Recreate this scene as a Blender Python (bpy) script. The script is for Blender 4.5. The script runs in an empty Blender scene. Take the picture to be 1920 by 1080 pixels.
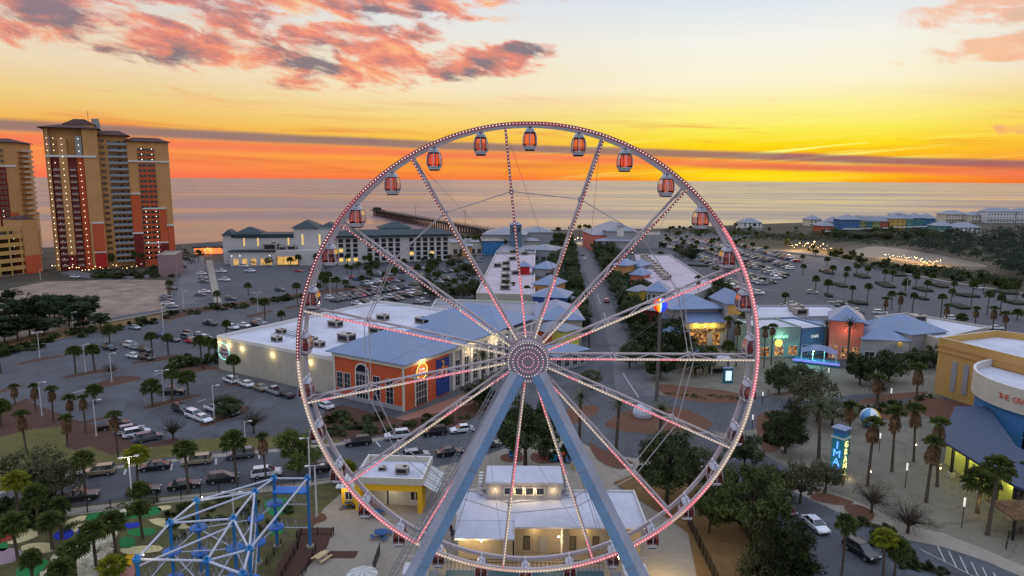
import bpy, math, random
from mathutils import Vector, Matrix
R = math.radians; PI = math.pi; rnd = random.Random(7)
sc = bpy.context.scene
# ---------------------------------------------------------------- camera
CAMH = 48.0; FPX = 1280.0
cam_d = bpy.data.cameras.new('camera'); cam = bpy.data.objects.new('camera', cam_d); sc.collection.objects.link(cam)
cam_d.sensor_width = 36; cam_d.lens = 24; cam_d.clip_start = 1; cam_d.clip_end = 120000
CM = Matrix.Translation((0, 0, CAMH)) @ Matrix.Rotation(R(90-9.01), 4, 'X') @ Matrix.Rotation(R(0.36), 4, 'Z')
cam.matrix_world = CM; sc.camera = cam
CR = CM.to_3x3()
# ---------------------------------------------------------------- node expression helper
class S:
    """socket wrapper with operators"""
    def __init__(s, nt, o): s.nt = nt; s.o = o
    def m(s, op, *a, clamp=False):
        n = s.nt.nodes.new('ShaderNodeMath'); n.operation = op; n.use_clamp = clamp
        for i, x in enumerate((s,)+a):
            if isinstance(x, S): s.nt.links.new(x.o, n.inputs[i])
            else: n.inputs[i].default_value = x
        return S(s.nt, n.outputs[0])
    def __add__(s, b): return s.m('ADD', b)
    def __radd__(s, b): return s.m('ADD', b)
    def __sub__(s, b): return s.m('SUBTRACT', b)
    def __rsub__(s, b): return s.m('MULTIPLY', -1).m('ADD', b)
    def __mul__(s, b): return s.m('MULTIPLY', b)
    def __rmul__(s, b): return s.m('MULTIPLY', b)
    def __truediv__(s, b): return s.m('DIVIDE', b)
    def clamp(s): return s.m('ADD', 0, clamp=True)
    def smooth(s, a, b):   # 0 below a, 1 above b
        n = s.nt.nodes.new('ShaderNodeMapRange'); n.interpolation_type = 'SMOOTHSTEP'
        s.nt.links.new(s.o, n.inputs[0]); n.inputs[1].default_value = a; n.inputs[2].default_value = b
        return S(s.nt, n.outputs[0])
def vec(nt, x, y, z):
    n = nt.nodes.new('ShaderNodeCombineXYZ')
    for i, a in enumerate((x, y, z)):
        if isinstance(a, S): nt.links.new(a.o, n.inputs[i])
        else: n.inputs[i].default_value = a
    return S(nt, n.outputs[0])
def noise(nt, v, scale, detail=4, rough=.55, dist=0):
    n = nt.nodes.new('ShaderNodeTexNoise'); n.inputs['Scale'].default_value = scale
    n.inputs['Detail'].default_value = detail; n.inputs['Roughness'].default_value = rough; n.inputs['Distortion'].default_value = dist
    if v is not None: nt.links.new(v.o, n.inputs['Vector'])
    return S(nt, n.outputs[0])
def lin(c):
    return tuple(((x/255)/12.92 if x/255 <= .04045 else ((x/255+.055)/1.055)**2.4) for x in c)+(1,)
def ramp(nt, f, stops):
    n = nt.nodes.new('ShaderNodeValToRGB'); nt.links.new(f.o, n.inputs[0]); e = n.color_ramp.elements
    while len(e) < len(stops): e.new(.5)
    for i, (p, c) in enumerate(stops): e[i].position = p; e[i].color = c if len(c) == 4 else tuple(c)+(1,)
    return S(nt, n.outputs[0])
def mix(nt, f, a, b, mode='MIX'):
    n = nt.nodes.new('ShaderNodeMix'); n.data_type = 'RGBA'; n.blend_type = mode; n.clamp_factor = True
    for s, x in ((n.inputs[0], f), (n.inputs[6], a), (n.inputs[7], b)):
        if isinstance(x, S): nt.links.new(x.o, s)
        else: s.default_value = x
    return S(nt, n.outputs[2])
# ---------------------------------------------------------------- world: dusk sky with sunset clouds
w = bpy.data.worlds.new('World'); sc.world = w; w.use_nodes = True
nt = w.node_tree; nt.nodes.clear()
tc = nt.nodes.new('ShaderNodeTexCoord'); sp = nt.nodes.new('ShaderNodeSeparateXYZ'); nt.links.new(tc.outputs['Generated'], sp.inputs[0])
X, Y, Z = [S(nt, sp.outputs[i]) for i in range(3)]
hor = (X*X+Y*Y).m('SQRT'); el = Z/(hor+1e-4)          # tangent of the elevation
az = X.m('ARCTAN2', Y)                                # 0 = west view axis, + to the right
SUN_AZ = R(20.0)
elr = (el*4).clamp()                                  # 0..0.25 -> 0..1
left = ramp(nt, elr, [(0, lin((252, 112, 84))), (.05, lin((253, 132, 84))), (.15, lin((252, 160, 82))), (.26, lin((244, 184, 88))), (.40, lin((240, 206, 136))), (.56, lin((238, 220, 184))), (1, lin((214, 216, 222)))])
midc = ramp(nt, elr, [(0, lin((250, 122, 62))), (.05, lin((252, 150, 60))), (.14, lin((253, 172, 62))), (.24, lin((250, 198, 76))), (.34, lin((250, 216, 130))), (.50, lin((247, 232, 192))), (.75, lin((238, 234, 222))), (1, lin((222, 228, 236)))])
rightc = ramp(nt, elr, [(0, lin((252, 140, 26))), (.04, lin((254, 186, 14))), (.12, lin((255, 184, 20))), (.2, lin((255, 222, 30))), (.28, lin((253, 238, 92))), (.40, lin((252, 240, 160))), (.54, lin((250, 243, 212))), (.75, lin((244, 242, 234))), (1, lin((216, 228, 240)))])
edge = ramp(nt, elr, [(0, lin((244, 112, 52))), (.06, lin((246, 130, 60))), (.2, lin((252, 196, 62))), (.34, lin((250, 214, 110))), (.55, lin((240, 226, 200))), (1, lin((226, 228, 232)))])
base = mix(nt, az.smooth(-.55, -.05), left, midc)
base = mix(nt, az.smooth(-.02, .3), base, rightc)
base = mix(nt, az.smooth(.45, .72), base, edge)
# thin streaks of high cirrus, laid along the horizon
st = noise(nt, vec(nt, az*2.2, el*46+az*1.6, 0), 1.5, 5, .6, .6)
stk = st.smooth(.5, .72)*(1-el.smooth(.06, .13))
base = mix(nt, stk*.55, base, lin((232, 96, 66)))
st2 = noise(nt, vec(nt, az*3+4, el*60-az*5, 3), 1.3, 5, .62, .8)
glow = (1-((az-.37).m('ABSOLUTE')*2.2).clamp())*(1-((el-.045).m('ABSOLUTE')*15).clamp())
base = mix(nt, st2.smooth(.5, .66)*glow*1.3, base, lin((255, 250, 120)))
# glow where the sun has just set
dsun = (((az-.34)*5).m('POWER', 2)+((el-.006)*70).m('POWER', 2)).m('SQRT')
base = mix(nt, (1-dsun.smooth(0, 1.1))*.9, base, lin((255, 232, 30)))
# the long purple cloud bar
wob = noise(nt, vec(nt, az*3, 1, 0), 1.0, 3)-.5
bc = .0452-az*.0300-az*az*.012+wob*.006
th = .0062+.0022*noise(nt, vec(nt, az*9, el*30, 7), 1.5, 4)-az*.0018
bd = (el-bc).m('ABSOLUTE')/th
bar = 1-bd.smooth(.35, 1.15)
barc = mix(nt, az.smooth(-.1, .5), lin((128, 106, 118)), lin((146, 92, 108)))
fr = (el-bc)/th
base = mix(nt, (1-(fr+1.7).m('ABSOLUTE').smooth(.2, 1.4))*.75, base, lin((244, 116, 88)))
base = mix(nt, bar*.82, base, barc)
bc2 = .021-az*.008; bd2 = (el-bc2).m('ABSOLUTE')/(.0035+.003*st2)
base = mix(nt, (1-bd2.smooth(.2, 1.3))*.5*st.smooth(.35, .6)*az.smooth(-.9, .35), base, lin((206, 90, 78)))
# pink cumulus: cloud field in the upper left, small banks upper right
def bank(ca, ce, ra, re, tilt):
    da = az-ca; de = el-ce+da*tilt
    return 1-((da/ra).m('POWER', 2)+(de/re).m('POWER', 2)).m('SQRT').smooth(.45, 1.15)
mask = bank(-.60, .188, .22, .048, 0).m('MAXIMUM', bank(-.42, .172, .20, .046, .02)).m('MAXIMUM', bank(-.22, .168, .19, .062, 0)).m('MAXIMUM', bank(-.055, .166, .15, .036, -.06)).m('MAXIMUM', bank(-.34, .245, .44, .050, 0))
mask = mask.m('MAXIMUM', bank(.62, .205, .15, .030, -.10)).m('MAXIMUM', bank(.63, .155, .15, .020, -.06)).m('MAXIMUM', bank(.66, .062, .07, .012, 0))
wv = noise(nt, vec(nt, az*5, el*9, 2), 2.0, 3)
cv = vec(nt, az*9+wv*.35, el*25+az*4.2+wv*.35, 0)
cn = noise(nt, cv, 1.7, 10, .60, .30)
cd = (cn+mask*.27-.40)
cov = cd.smooth(.20, .40)*mask.smooth(.02, .45)
core = noise(nt, vec(nt, az*7+1.3, el*19+az*3.4-.25, .3), 1.5, 8, .6, .3)
ccol = ramp(nt, ((core-.5)*2.1+.50+(cd-.3)*.9).clamp(), [(.10, lin((254, 212, 150))), (.32, lin((252, 172, 122))), (.52, lin((240, 136, 108))), (.68, lin((194, 124, 118))), (.86, lin((126, 110, 122)))])
ccol = mix(nt, el.smooth(.16, .27)*.45*(1-az.smooth(-.5, -.2)), ccol, lin((196, 132, 152)))
ccol = mix(nt, az.smooth(.3, .5)*.7, ccol, lin((250, 178, 124)))
base = mix(nt, cov*(.92-az.smooth(.3, .5)*.25), base, ccol)
wisp = noise(nt, vec(nt, az*3, el*40+az*6, 5), 1.5, 6, .62, .4)
base = mix(nt, wisp.smooth(.56, .74)*(1-(el-.115).m('ABSOLUTE').smooth(.0, .035))*.5*(1-az.smooth(-.1, .2)), base, lin((240, 158, 100)))
# the rest of the dome: clear dusk sky (east and zenith); its ambient light falls on everything
sky = nt.nodes.new('ShaderNodeTexSky'); sky.sky_type = 'NISHITA'; sky.sun_disc = False
sky.sun_elevation = R(3.0); sky.sun_rotation = SUN_AZ; sky.altitude = 50
DOME = 1.22
dome = ramp(nt, el.m('ARCTANGENT')/1.5708, [(0, (.40*DOME, .37*DOME, .40*DOME, 1)), (.25, (.50*DOME, .54*DOME, .64*DOME, 1)), (.6, (.66*DOME, .76*DOME, .97*DOME, 1)), (1, (.74*DOME, .86*DOME, 1.10*DOME, 1))])
skyc = mix(nt, 1.0, dome, mix(nt, 1.0, S(nt, sky.outputs[0]), (.06, .06, .06, 1), 'MULTIPLY'), 'ADD')
west = (1-el.smooth(.26, .55))*(1-az.m('ABSOLUTE').smooth(1.0, 2.0))
over = mix(nt, az.smooth(-.1, .45), lin((250, 134, 120)), lin((246, 184, 130)))     # cloud deck overhead, above the frame
cl = noise(nt, vec(nt, az*2.5, el*4, 9), 1.2, 5, .6)
base = mix(nt, el.smooth(.235, .30)*(cl.smooth(.35, .6)*.45+.42), base, over)
full = mix(nt, west, skyc, base)
bg = nt.nodes.new('ShaderNodeBackground'); nt.links.new(full.o, bg.inputs[0]); bg.inputs[1].default_value = 1.0
wo = nt.nodes.new('ShaderNodeOutputWorld'); nt.links.new(bg.outputs[0], wo.inputs[0])
# ---------------------------------------------------------------- sun (at the horizon, right of centre)
sd = bpy.data.lights.new('sun', 'SUN'); sd.energy = 0.10; sd.angle = R(50.0); sd.color = (1, .50, .22)
so = bpy.data.objects.new('sun', sd); sc.collection.objects.link(so)
dsv = Vector((math.sin(SUN_AZ)*math.cos(R(3)), math.cos(SUN_AZ)*math.cos(R(3)), math.sin(R(3))))
so.rotation_euler = dsv.to_track_quat('Z', 'Y').to_euler()
sc.view_settings.view_transform = 'Standard'; sc.view_settings.look = 'None'
sc.view_settings.exposure = 0; sc.view_settings.gamma = 1
sc.cycles.max_bounces = 5; sc.cycles.diffuse_bounces = 2; sc.cycles.glossy_bounces = 2; sc.cycles.transparent_max_bounces = 8
sc.cycles.caustics_reflective = False; sc.cycles.caustics_refractive = False; sc.cycles.sample_clamp_indirect = 3
# ---------------------------------------------------------------- pixel -> place helpers (1920x1080 frame)
def ray(px, py): return CR @ Vector(((px-960)/FPX, -(py-540)/FPX, -1.0))
def G(px, py, z=0.0):
    d = ray(px, py); t = (z-CAMH)/d.z
    return Vector((d.x*t, d.y*t, z))
def AT(px, py, Y):
    d = ray(px, py); t = Y/d.y
    return Vector((d.x*t, Y, CAMH+d.z*t))
def HT(base, px, py):
    """height at which the ray through px,py passes over the distance of base"""
    d = ray(px, py); t = math.hypot(base.x, base.y)/math.hypot(d.x, d.y)
    return CAMH+d.z*t
# ---------------------------------------------------------------- materials
MATS = {}
def t2x(nt):
    a = nt.nodes.new('ShaderNodeTexCoord'); q = nt.nodes.new('ShaderNodeSeparateXYZ'); nt.links.new(a.outputs['Object'], q.inputs[0]); return q.outputs[0]
def mat(name, col, rough=.8, var=.12, scale=1.5, metal=0, bump=0, emit=0, ecol=None, spec=.4, det=4, col2=None, coat=0, seam=None):
    if name in MATS: return MATS[name]
    m = bpy.data.materials.new(name); m.use_nodes = True; nt = m.node_tree; b = nt.nodes['Principled BSDF']
    c = tuple(col)[:3]
    b.inputs['Roughness'].default_value = rough; b.inputs['Metallic'].default_value = metal
    b.inputs['Specular IOR Level'].default_value = spec
    if coat: b.inputs['Coat Weight'].default_value = coat; b.inputs['Coat Roughness'].default_value = .08
    t = nt.nodes.new('ShaderNodeNewGeometry'); pos = S(nt, t.outputs['Position'])
    if var or col2:
        n = noise(nt, pos, scale, det, .6)
        lo = tuple(x*(1-var) for x in c); hi = tuple(min(1, x*(1+var)) for x in c)
        if col2: lo = c; hi = col2
        r = ramp(nt, n, [(.32, lo), (.68, hi)]); n2_ = noise(nt, pos, scale*9, 5, .7)
        fine = (n2_*.56+.72) if not seam else (n2_*.3+.85)*(1-(S(nt, t2x(nt))*seam[0]).m('FRACT').m('LESS_THAN', seam[0]*.07)*seam[1])
        cmb = nt.nodes.new('ShaderNodeVectorMath'); cmb.operation = 'SCALE'; nt.links.new(r.o, cmb.inputs[0]); nt.links.new(fine.o, cmb.inputs['Scale']); nt.links.new(cmb.outputs[0], b.inputs['Base Color'])
        rr = (n*.3+(rough-.15)).clamp(); nt.links.new(rr.o, b.inputs['Roughness'])
        if bump:
            bn = nt.nodes.new('ShaderNodeBump'); bn.inputs['Strength'].default_value = bump; bn.inputs['Distance'].default_value = .05
            nt.links.new(noise(nt, pos, scale*4, 3).o, bn.inputs['Height']); nt.links.new(bn.outputs[0], b.inputs['Normal'])
    else: b.inputs['Base Color'].default_value = c+(1,)
    if emit:
        b.inputs['Emission Color'].default_value = tuple((ecol or c))[:3]+(1,); b.inputs['Emission Strength'].default_value = emit
    MATS[name] = m; return m
def L3(r, g, b): return lin((r, g, b))[:3]
# ---------------------------------------------------------------- mesh builder
class MB:
    def __init__(s): s.v = []; s.f = []; s.mi = []; s.ms = []; s.xf = None
    def mid(s, m):
        if m not in s.ms: s.ms.append(m)
        return s.ms.index(m)
    def addv(s, p):
        p = Vector(p); s.v.append(s.xf @ p if s.xf else p); return len(s.v)-1
    def poly(s, pts, m):
        i = [s.addv(p) for p in pts]; s.f.append(i); s.mi.append(s.mid(m))
    def mesh(s, vs, fs, m):
        o = len(s.v); k = s.mid(m)
        for p in vs: s.addv(p)
        for f in fs: s.f.append([o+i for i in f]); s.mi.append(k)
    def box(s, x0, x1, y0, y1, z0, z1, m, top=None):
        v = [(x0,y0,z0),(x1,y0,z0),(x1,y1,z0),(x0,y1,z0),(x0,y0,z1),(x1,y0,z1),(x1,y1,z1),(x0,y1,z1)]
        s.mesh(v, [(0,3,2,1),(0,1,5,4),(1,2,6,5),(2,3,7,6),(3,0,4,7)], m); s.mesh(v[4:], [(0,1,2,3)], top or m)
    def cbox(s, c, d, m, rz=0):
        M = Matrix.Translation(c) @ Matrix.Rotation(rz, 4, 'Z'); x, y, z = d[0]/2, d[1]/2, d[2]/2
        v = [M @ Vector(p) for p in [(-x,-y,-z),(x,-y,-z),(x,y,-z),(-x,y,-z),(-x,-y,z),(x,-y,z),(x,y,z),(-x,y,z)]]
        s.mesh(v, [(0,3,2,1),(0,1,5,4),(1,2,6,5),(2,3,7,6),(3,0,4,7),(4,5,6,7)], m)
    def bar(s, p, q, r, m, n=6, r2=None, cap=True, ph=0):
        p = Vector(p); q = Vector(q); d = q-p
        if d.length < 1e-6: return
        d.normalize(); a = d.orthogonal().normalized() if abs(d.z) > .999 else Vector((0,0,1)).cross(d).normalized(); b = d.cross(a)
        r2 = r if r2 is None else r2; vs = []
        for (c, rr) in ((p, r), (q, r2)):
            for i in range(n):
                t = 2*PI*i/n+ph; vs.append(c+a*math.cos(t)*rr+b*math.sin(t)*rr)
        fs = [(i, (i+1) % n, n+(i+1) % n, n+i) for i in range(n)]
        if cap: fs += [tuple(reversed(range(n))), tuple(range(n, 2*n))]
        s.mesh(vs, fs, m)
    def path(s, pts, r, m, n=6):
        for a, b in zip(pts[:-1], pts[1:]): s.bar(a, b, r, m, n)
    def prism(s, poly, z0, z1, m, top=None):
        n = len(poly); ar = sum(poly[i][0]*poly[(i+1) % n][1]-poly[(i+1) % n][0]*poly[i][1] for i in range(n))
        if ar < 0: poly = poly[::-1]
        vs = [(p[0], p[1], z0) for p in poly]+[(p[0], p[1], z1) for p in poly]
        s.mesh(vs, [(i, (i+1) % n, n+(i+1) % n, n+i) for i in range(n)], m)
        s.mesh(vs[n:], [tuple(range(n))], top or m)
    def ball(s, c, r, m, nu=10, nv=6, sz=1):
        vs = [(c[0], c[1], c[2]-r*sz)]
        for j in range(1, nv):
            t = PI*j/nv
            for i in range(nu):
                a = 2*PI*i/nu; vs.append((c[0]+r*math.sin(t)*math.cos(a), c[1]+r*math.sin(t)*math.sin(a), c[2]-r*sz*math.cos(t)))
        vs.append((c[0], c[1], c[2]+r*sz)); e = len(vs)-1; fs = []
        for i in range(nu):
            k = (i+1) % nu; fs.append((0, 1+k, 1+i)); fs.append((e, 1+(nv-2)*nu+i, 1+(nv-2)*nu+k))
            for j in range(nv-2): fs.append((1+j*nu+i, 1+j*nu+k, 1+(j+1)*nu+k, 1+(j+1)*nu+i))
        s.mesh(vs, fs, m)
    def octa(s, c, r, m):
        x, y, z = c
        s.mesh([(x-r,y,z),(x+r,y,z),(x,y-r,z),(x,y+r,z),(x,y,z-r),(x,y,z+r)], [(0,2,5),(2,1,5),(1,3,5),(3,0,5),(2,0,4),(1,2,4),(3,1,4),(0,3,4)], m)
    def hip(s, x0, x1, y0, y1, z, h, m, over=.6, ridge=None, th=.18):
        """hipped roof over a rectangle, ridge along the longer side"""
        x0 -= over; x1 += over; y0 -= over; y1 += over; W = x1-x0; D = y1-y0
        k = (min(W, D)/2) if ridge is None else ridge
        if W >= D: a, b = (x0+k, (y0+y1)/2), (x1-k, (y0+y1)/2)
        else: a, b = ((x0+x1)/2, y0+k), ((x0+x1)/2, y1-k)
        s.box(x0, x1, y0, y1, z, z+th, m); z += th+.003
        P = [(x0,y0,z),(x1,y0,z),(x1,y1,z),(x0,y1,z),(a[0],a[1],z+h),(b[0],b[1],z+h)]
        if (Vector(P[4])-Vector(P[5])).length < .02:
            s.mesh(P[:5], [(0,1,4),(1,2,4),(2,3,4),(3,0,4)], m)
        elif W >= D: s.mesh(P, [(0,1,5,4),(1,2,5),(2,3,4,5),(3,0,4)], m)
        else: s.mesh(P, [(0,1,4),(1,2,5,4),(2,3,5),(3,0,4,5)], m)
    def data(s, name, smooth=False):
        me = bpy.data.meshes.new(name); me.from_pydata([tuple(p) for p in s.v], [], s.f)
        for m in s.ms: me.materials.append(m)
        me.polygons.foreach_set('material_index', s.mi)
        if smooth: me.polygons.foreach_set('use_smooth', [True]*len(s.f))
        me.update(); return me
    def build(s, name, parent=None, smooth=False, loc=None):
        o = bpy.data.objects.new(name, s.data(name, smooth)); sc.collection.objects.link(o)
        if parent: o.parent = parent
        if loc is not None: o.location = loc
        return o
def link(name, me, parent=None, loc=None, rz=0, scl=None):
    o = bpy.data.objects.new(name, me); sc.collection.objects.link(o)
    if parent: o.parent = parent
    if loc is not None: o.location = loc
    if rz: o.rotation_euler.z = rz
    if scl: o.scale = (scl,)*3 if not isinstance(scl, (tuple, list)) else scl
    return o
def tag(o, label, cat, group=None, kind=None):
    o['label'] = label; o['category'] = cat
    if group: o['group'] = group
    if kind: o['kind'] = kind
    return o
def thing(name, label, cat, loc=(0,0,0), rz=0, group=None):
    o = bpy.data.objects.new(name, None); sc.collection.objects.link(o); o.location = loc; o.rotation_euler.z = rz
    o.empty_display_size = .5
    return tag(o, label, cat, group)
def struct(o): o['kind'] = 'structure'; return o
def copy_tree(o, loc, rz=None, label=None, group=None, scl=None):
    c = o.copy(); sc.collection.objects.link(c); c.location = loc
    if rz is not None: c.rotation_euler.z = rz
    if scl: c.scale = (scl,)*3 if not isinstance(scl, (tuple, list)) else scl
    if label: c['label'] = label
    if group: c['group'] = group
    for ch in o.children:
        d = ch.copy(); sc.collection.objects.link(d); d.parent = c
        for g in ch.children:
            e = g.copy(); sc.collection.objects.link(e); e.parent = d
    return c
class Fr:
    """local frame: origin at ground pixel A, x axis towards ground pixel B"""
    def __init__(s, A, B, z=0):
        s.A = G(A[0], A[1], z) if not isinstance(A, Vector) else A; s.B = G(B[0], B[1], z) if not isinstance(B, Vector) else B
        d = s.B-s.A; s.w = math.hypot(d.x, d.y); s.rz = math.atan2(d.y, d.x); s.o = Vector((s.A.x, s.A.y, 0))
    def L(s, p):  # world -> local
        d = p-s.o; c, q = math.cos(s.rz), math.sin(s.rz)
        return Vector((d.x*c+d.y*q, -d.x*q+d.y*c, p.z))
    def W(s, x, y, z=0):
        c, q = math.cos(s.rz), math.sin(s.rz)
        return Vector((s.o.x+x*c-y*q, s.o.y+x*q+y*c, z))
def textmesh(name, txt, size, m, parent=None, loc=(0,0,0), rot=(PI/2,0,0), depth=.04, align='CENTER', lines=None, space=1):
    cu = bpy.data.curves.new('t', 'FONT'); cu.body = txt; cu.size = size; cu.extrude = depth; cu.align_x = align; cu.align_y = 'CENTER'; cu.space_line = space
    o = bpy.data.objects.new('t', cu); sc.collection.objects.link(o)
    dg = bpy.context.evaluated_depsgraph_get(); me = bpy.data.meshes.new_from_object(o.evaluated_get(dg)); me.name = name
    bpy.data.objects.remove(o); bpy.data.curves.remove(cu)
    me.materials.clear(); me.materials.append(m)
    q = bpy.data.objects.new(name, me); sc.collection.objects.link(q); q.location = loc; q.rotation_euler = rot
    if parent: q.parent = parent
    return q
def lamp(parent_loc, energy, col=(1,.72,.36), r=.15):
    l = bpy.data.lights.new('lamp_light', 'POINT'); l.energy = energy; l.color = col; l.shadow_soft_size = r
    o = bpy.data.objects.new('lamp_light', l); sc.collection.objects.link(o); o.location = parent_loc; return o
def inpoly(x, y, P):
    c = False; j = len(P)-1
    for i in range(len(P)):
        if (P[i][1] > y) != (P[j][1] > y) and x < (P[j][0]-P[i][0])*(y-P[i][1])/(P[j][1]-P[i][1])+P[i][0]: c = not c
        j = i
    return c
def spline(P, k=4):
    out = []; n = len(P)
    for i in range(n):
        a, b, c, d = [Vector(P[(i+j-1) % n]) for j in range(4)]
        for t in [q/k for q in range(k)]:
            out.append(.5*((2*b)+(c-a)*t+(2*a-5*b+4*c-d)*t*t+(3*b-a-3*c+d)*t*t*t))
    return out
# ---------------------------------------------------------------- common materials
asph = mat('asphalt', L3(76, 78, 84), .8, .22, .16, det=10, bump=.1)
asph2 = mat('asphalt_pale', L3(98, 95, 100), .8, .13, .2, det=8)
def patchy(m, sc_, amt, crk=.25):
    nt = m.node_tree; b = nt.nodes['Principled BSDF']; l = b.inputs['Base Color'].links[0].from_socket; g = nt.nodes.new('ShaderNodeNewGeometry')
    v = nt.nodes.new('ShaderNodeTexVoronoi'); v.inputs['Scale'].default_value = sc_; v.distance = 'CHEBYCHEV'; nt.links.new(g.outputs['Position'], v.inputs['Vector'])
    q = nt.nodes.new('ShaderNodeSeparateColor'); nt.links.new(v.outputs['Color'], q.inputs[0])
    n_ = noise(nt, S(nt, g.outputs['Position']), sc_*.7, 6, .65, 1.5); wv_ = noise(nt, S(nt, g.outputs['Position']), .35, 2, .5)
    ck = nt.nodes.new('ShaderNodeTexVoronoi'); ck.feature = 'DISTANCE_TO_EDGE'; ck.inputs['Scale'].default_value = .11
    w_ = nt.nodes.new('ShaderNodeVectorMath'); w_.operation = 'ADD'; nt.links.new(g.outputs['Position'], w_.inputs[0]); c_ = vec(nt, wv_*5, wv_*5, 0); nt.links.new(c_.o, w_.inputs[1]); nt.links.new(w_.outputs[0], ck.inputs['Vector'])
    f = (S(nt, q.outputs[0])*amt+(1-amt*.5))*(n_*.7+.65)*(1-S(nt, ck.outputs['Distance']).m('LESS_THAN', .012)*crk)
    c = nt.nodes.new('ShaderNodeVectorMath'); c.operation = 'SCALE'; nt.links.new(l, c.inputs[0]); nt.links.new(f.o, c.inputs['Scale']); nt.links.new(c.outputs[0], b.inputs['Base Color'])
patchy(asph, .045, .22); patchy(asph2, .05, .18)
conc = mat('concrete', L3(146, 136, 124), .85, .10, .8, det=6)
pave = mat('plaza_pavers', L3(112, 106, 94), .8, .16, .25, det=8); patchy(pave, .16, .2)
brickp = mat('brick_paving', L3(134, 96, 84), .85, .15, 1.2)
sandm = mat('sand_lot', L3(112, 92, 84), .95, .1, .12, det=10, col2=L3(160, 140, 124))
beachm = mat('beach_sand', L3(190, 176, 160), .95, .08, .3)
mulch = mat('mulch', L3(78, 52, 42), .95, .3, 2.5, det=6, bump=.3)
mulch2 = mat('pine_straw', L3(100, 66, 50), .95, .3, 2.0, det=6, bump=.3)
lawn = mat('lawn_grass', L3(92, 86, 44), .95, .25, .7, det=8, bump=.2)
lawn2 = mat('dry_grass', L3(116, 88, 52), .95, .2, .5, det=8)
groundm = mat('scrub_ground', L3(40, 42, 34), .95, .2, .05, det=12, col2=L3(86, 74, 60))
marshm = mat('marsh_ground', L3(46, 46, 34), .95, .2, .04, det=12, col2=L3(84, 74, 54))
bankm = mat('mud_bank', L3(66, 60, 50), .95, .1, .05, det=10, col2=L3(98, 88, 76))
whitep = mat('road_marking', (.42, .42, .42), .7, .15, 3)
kerb = mat('kerb_concrete', L3(150, 144, 138), .85, .1, 2)
turf = mat('putting_turf', L3(30, 112, 58), .95, .1, 4)
steelw = mat('white_steel', L3(206, 204, 210), .45, .05, 1)
steelg = mat('grey_steel', L3(120, 124, 132), .45, .08, 1)
darkm = mat('dark_metal', L3(28, 28, 32), .5, .1, 2)
glassd = mat('dark_glass', (.012, .016, .022), .12, 0, spec=.8)
pond = mat('pond_water', (.09, .085, .08), .4, 0, spec=.3)
warm = mat('lit_window', L3(255, 210, 110), .6, .2, 1.5, emit=.7, ecol=(1, .62, .18))
def litmat(name, stops, sc_=1.2, st=.9):
    m = mat(name, (.02, .02, .02), .2, 0); nt = m.node_tree; b = nt.nodes['Principled BSDF']; g = nt.nodes.new('ShaderNodeNewGeometry')
    r = ramp(nt, noise(nt, S(nt, g.outputs['Position']), sc_, 5, .7), stops); nt.links.new(r.o, b.inputs['Emission Color']); b.inputs['Emission Strength'].default_value = st; return m
shopl = litmat('shop_interior', [(.38, (.01, .01, .012)), (.5, (.25, .09, .02)), (.6, (.8, .38, .10)), (.7, (1, .75, .35))])
warm2 = litmat('lit_room', [(.3, (.3, .16, .03)), (.5, (.9, .5, .12)), (.68, (1, .8, .4))], .8, .8)
bulb = mat('lamp_bulb', (1, .9, .7), .5, 0, emit=9, ecol=(1, .72, .36))
bulbw = mat('cool_bulb', (1, 1, 1), .5, 0, emit=5, ecol=(1, .9, .75))
foliage = {}
def leafmat(name, a, b, sc_=.6):
    m = mat(name, L3(*a), .75, .3, sc_, col2=L3(*b), det=5, spec=.2); return m
lf_oak = leafmat('oak_leaves', (32, 44, 28), (78, 88, 52))
lf_shrub = leafmat('shrub_leaves', (32, 44, 26), (78, 84, 40), .9)
lf_pine = leafmat('pine_needles', (28, 42, 28), (62, 76, 48))
lf_palm = leafmat('palm_fronds', (46, 62, 32), (108, 116, 60), .8)
lf_date = leafmat('date_palm_fronds', (50, 60, 42), (104, 106, 76), .8)
lf_dry = leafmat('dry_fronds', (68, 50, 38), (126, 96, 66), 1.2)
lf_bare = leafmat('bare_twigs', (46, 42, 34), (84, 76, 58), 1.)
lf_lit = leafmat('bright_lit_leaves', (84, 92, 30), (158, 158, 50), 1.)  # bright frond green; on lamplit palms it carries the lamps' yellow glow
bark = mat('bark', L3(70, 60, 50), .95, .25, 3)
barkp = mat('palm_bark', L3(84, 74, 64), .95, .25, 3)
# ---------------------------------------------------------------- ground sheets
def sheet(name, m, z, P, sm=0, parent=None):
    W = [G(*p) for p in P]
    if sm: W = spline(W, sm)
    b = MB(); n = len(W)
    ar = sum(W[i][0]*W[(i+1) % n][1]-W[(i+1) % n][0]*W[i][1] for i in range(n))
    if ar < 0: W = W[::-1]
    b.poly([(p.x, p.y, z) for p in W], m); return struct(b.build(name))
shore = [G(-900, 500), G(0, 466), G(320, 459), G(420, 452), G(700, 439), G(960, 432), G(1240, 428.5), G(1420, 420), G(1600, 414), G(1920, 403), G(2600, 385)]
b = MB(); b.poly([(p.x, p.y, 0) for p in shore[::-1]]+[(-500, -100, 0), (700, -100, 0), (1400, 500, 0)], groundm)
struct(b.build('ground'))
b = MB()
for i in range(len(shore)-1):
    p, q = shore[i], shore[i+1]; k = 22 if i < 8 else 12
    b.poly([(p.x, p.y-k, .02), (q.x, q.y-k, .02), (q.x, q.y+6, -.9), (p.x, p.y+6, -.9)], beachm)
struct(b.build('beach'))
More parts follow.
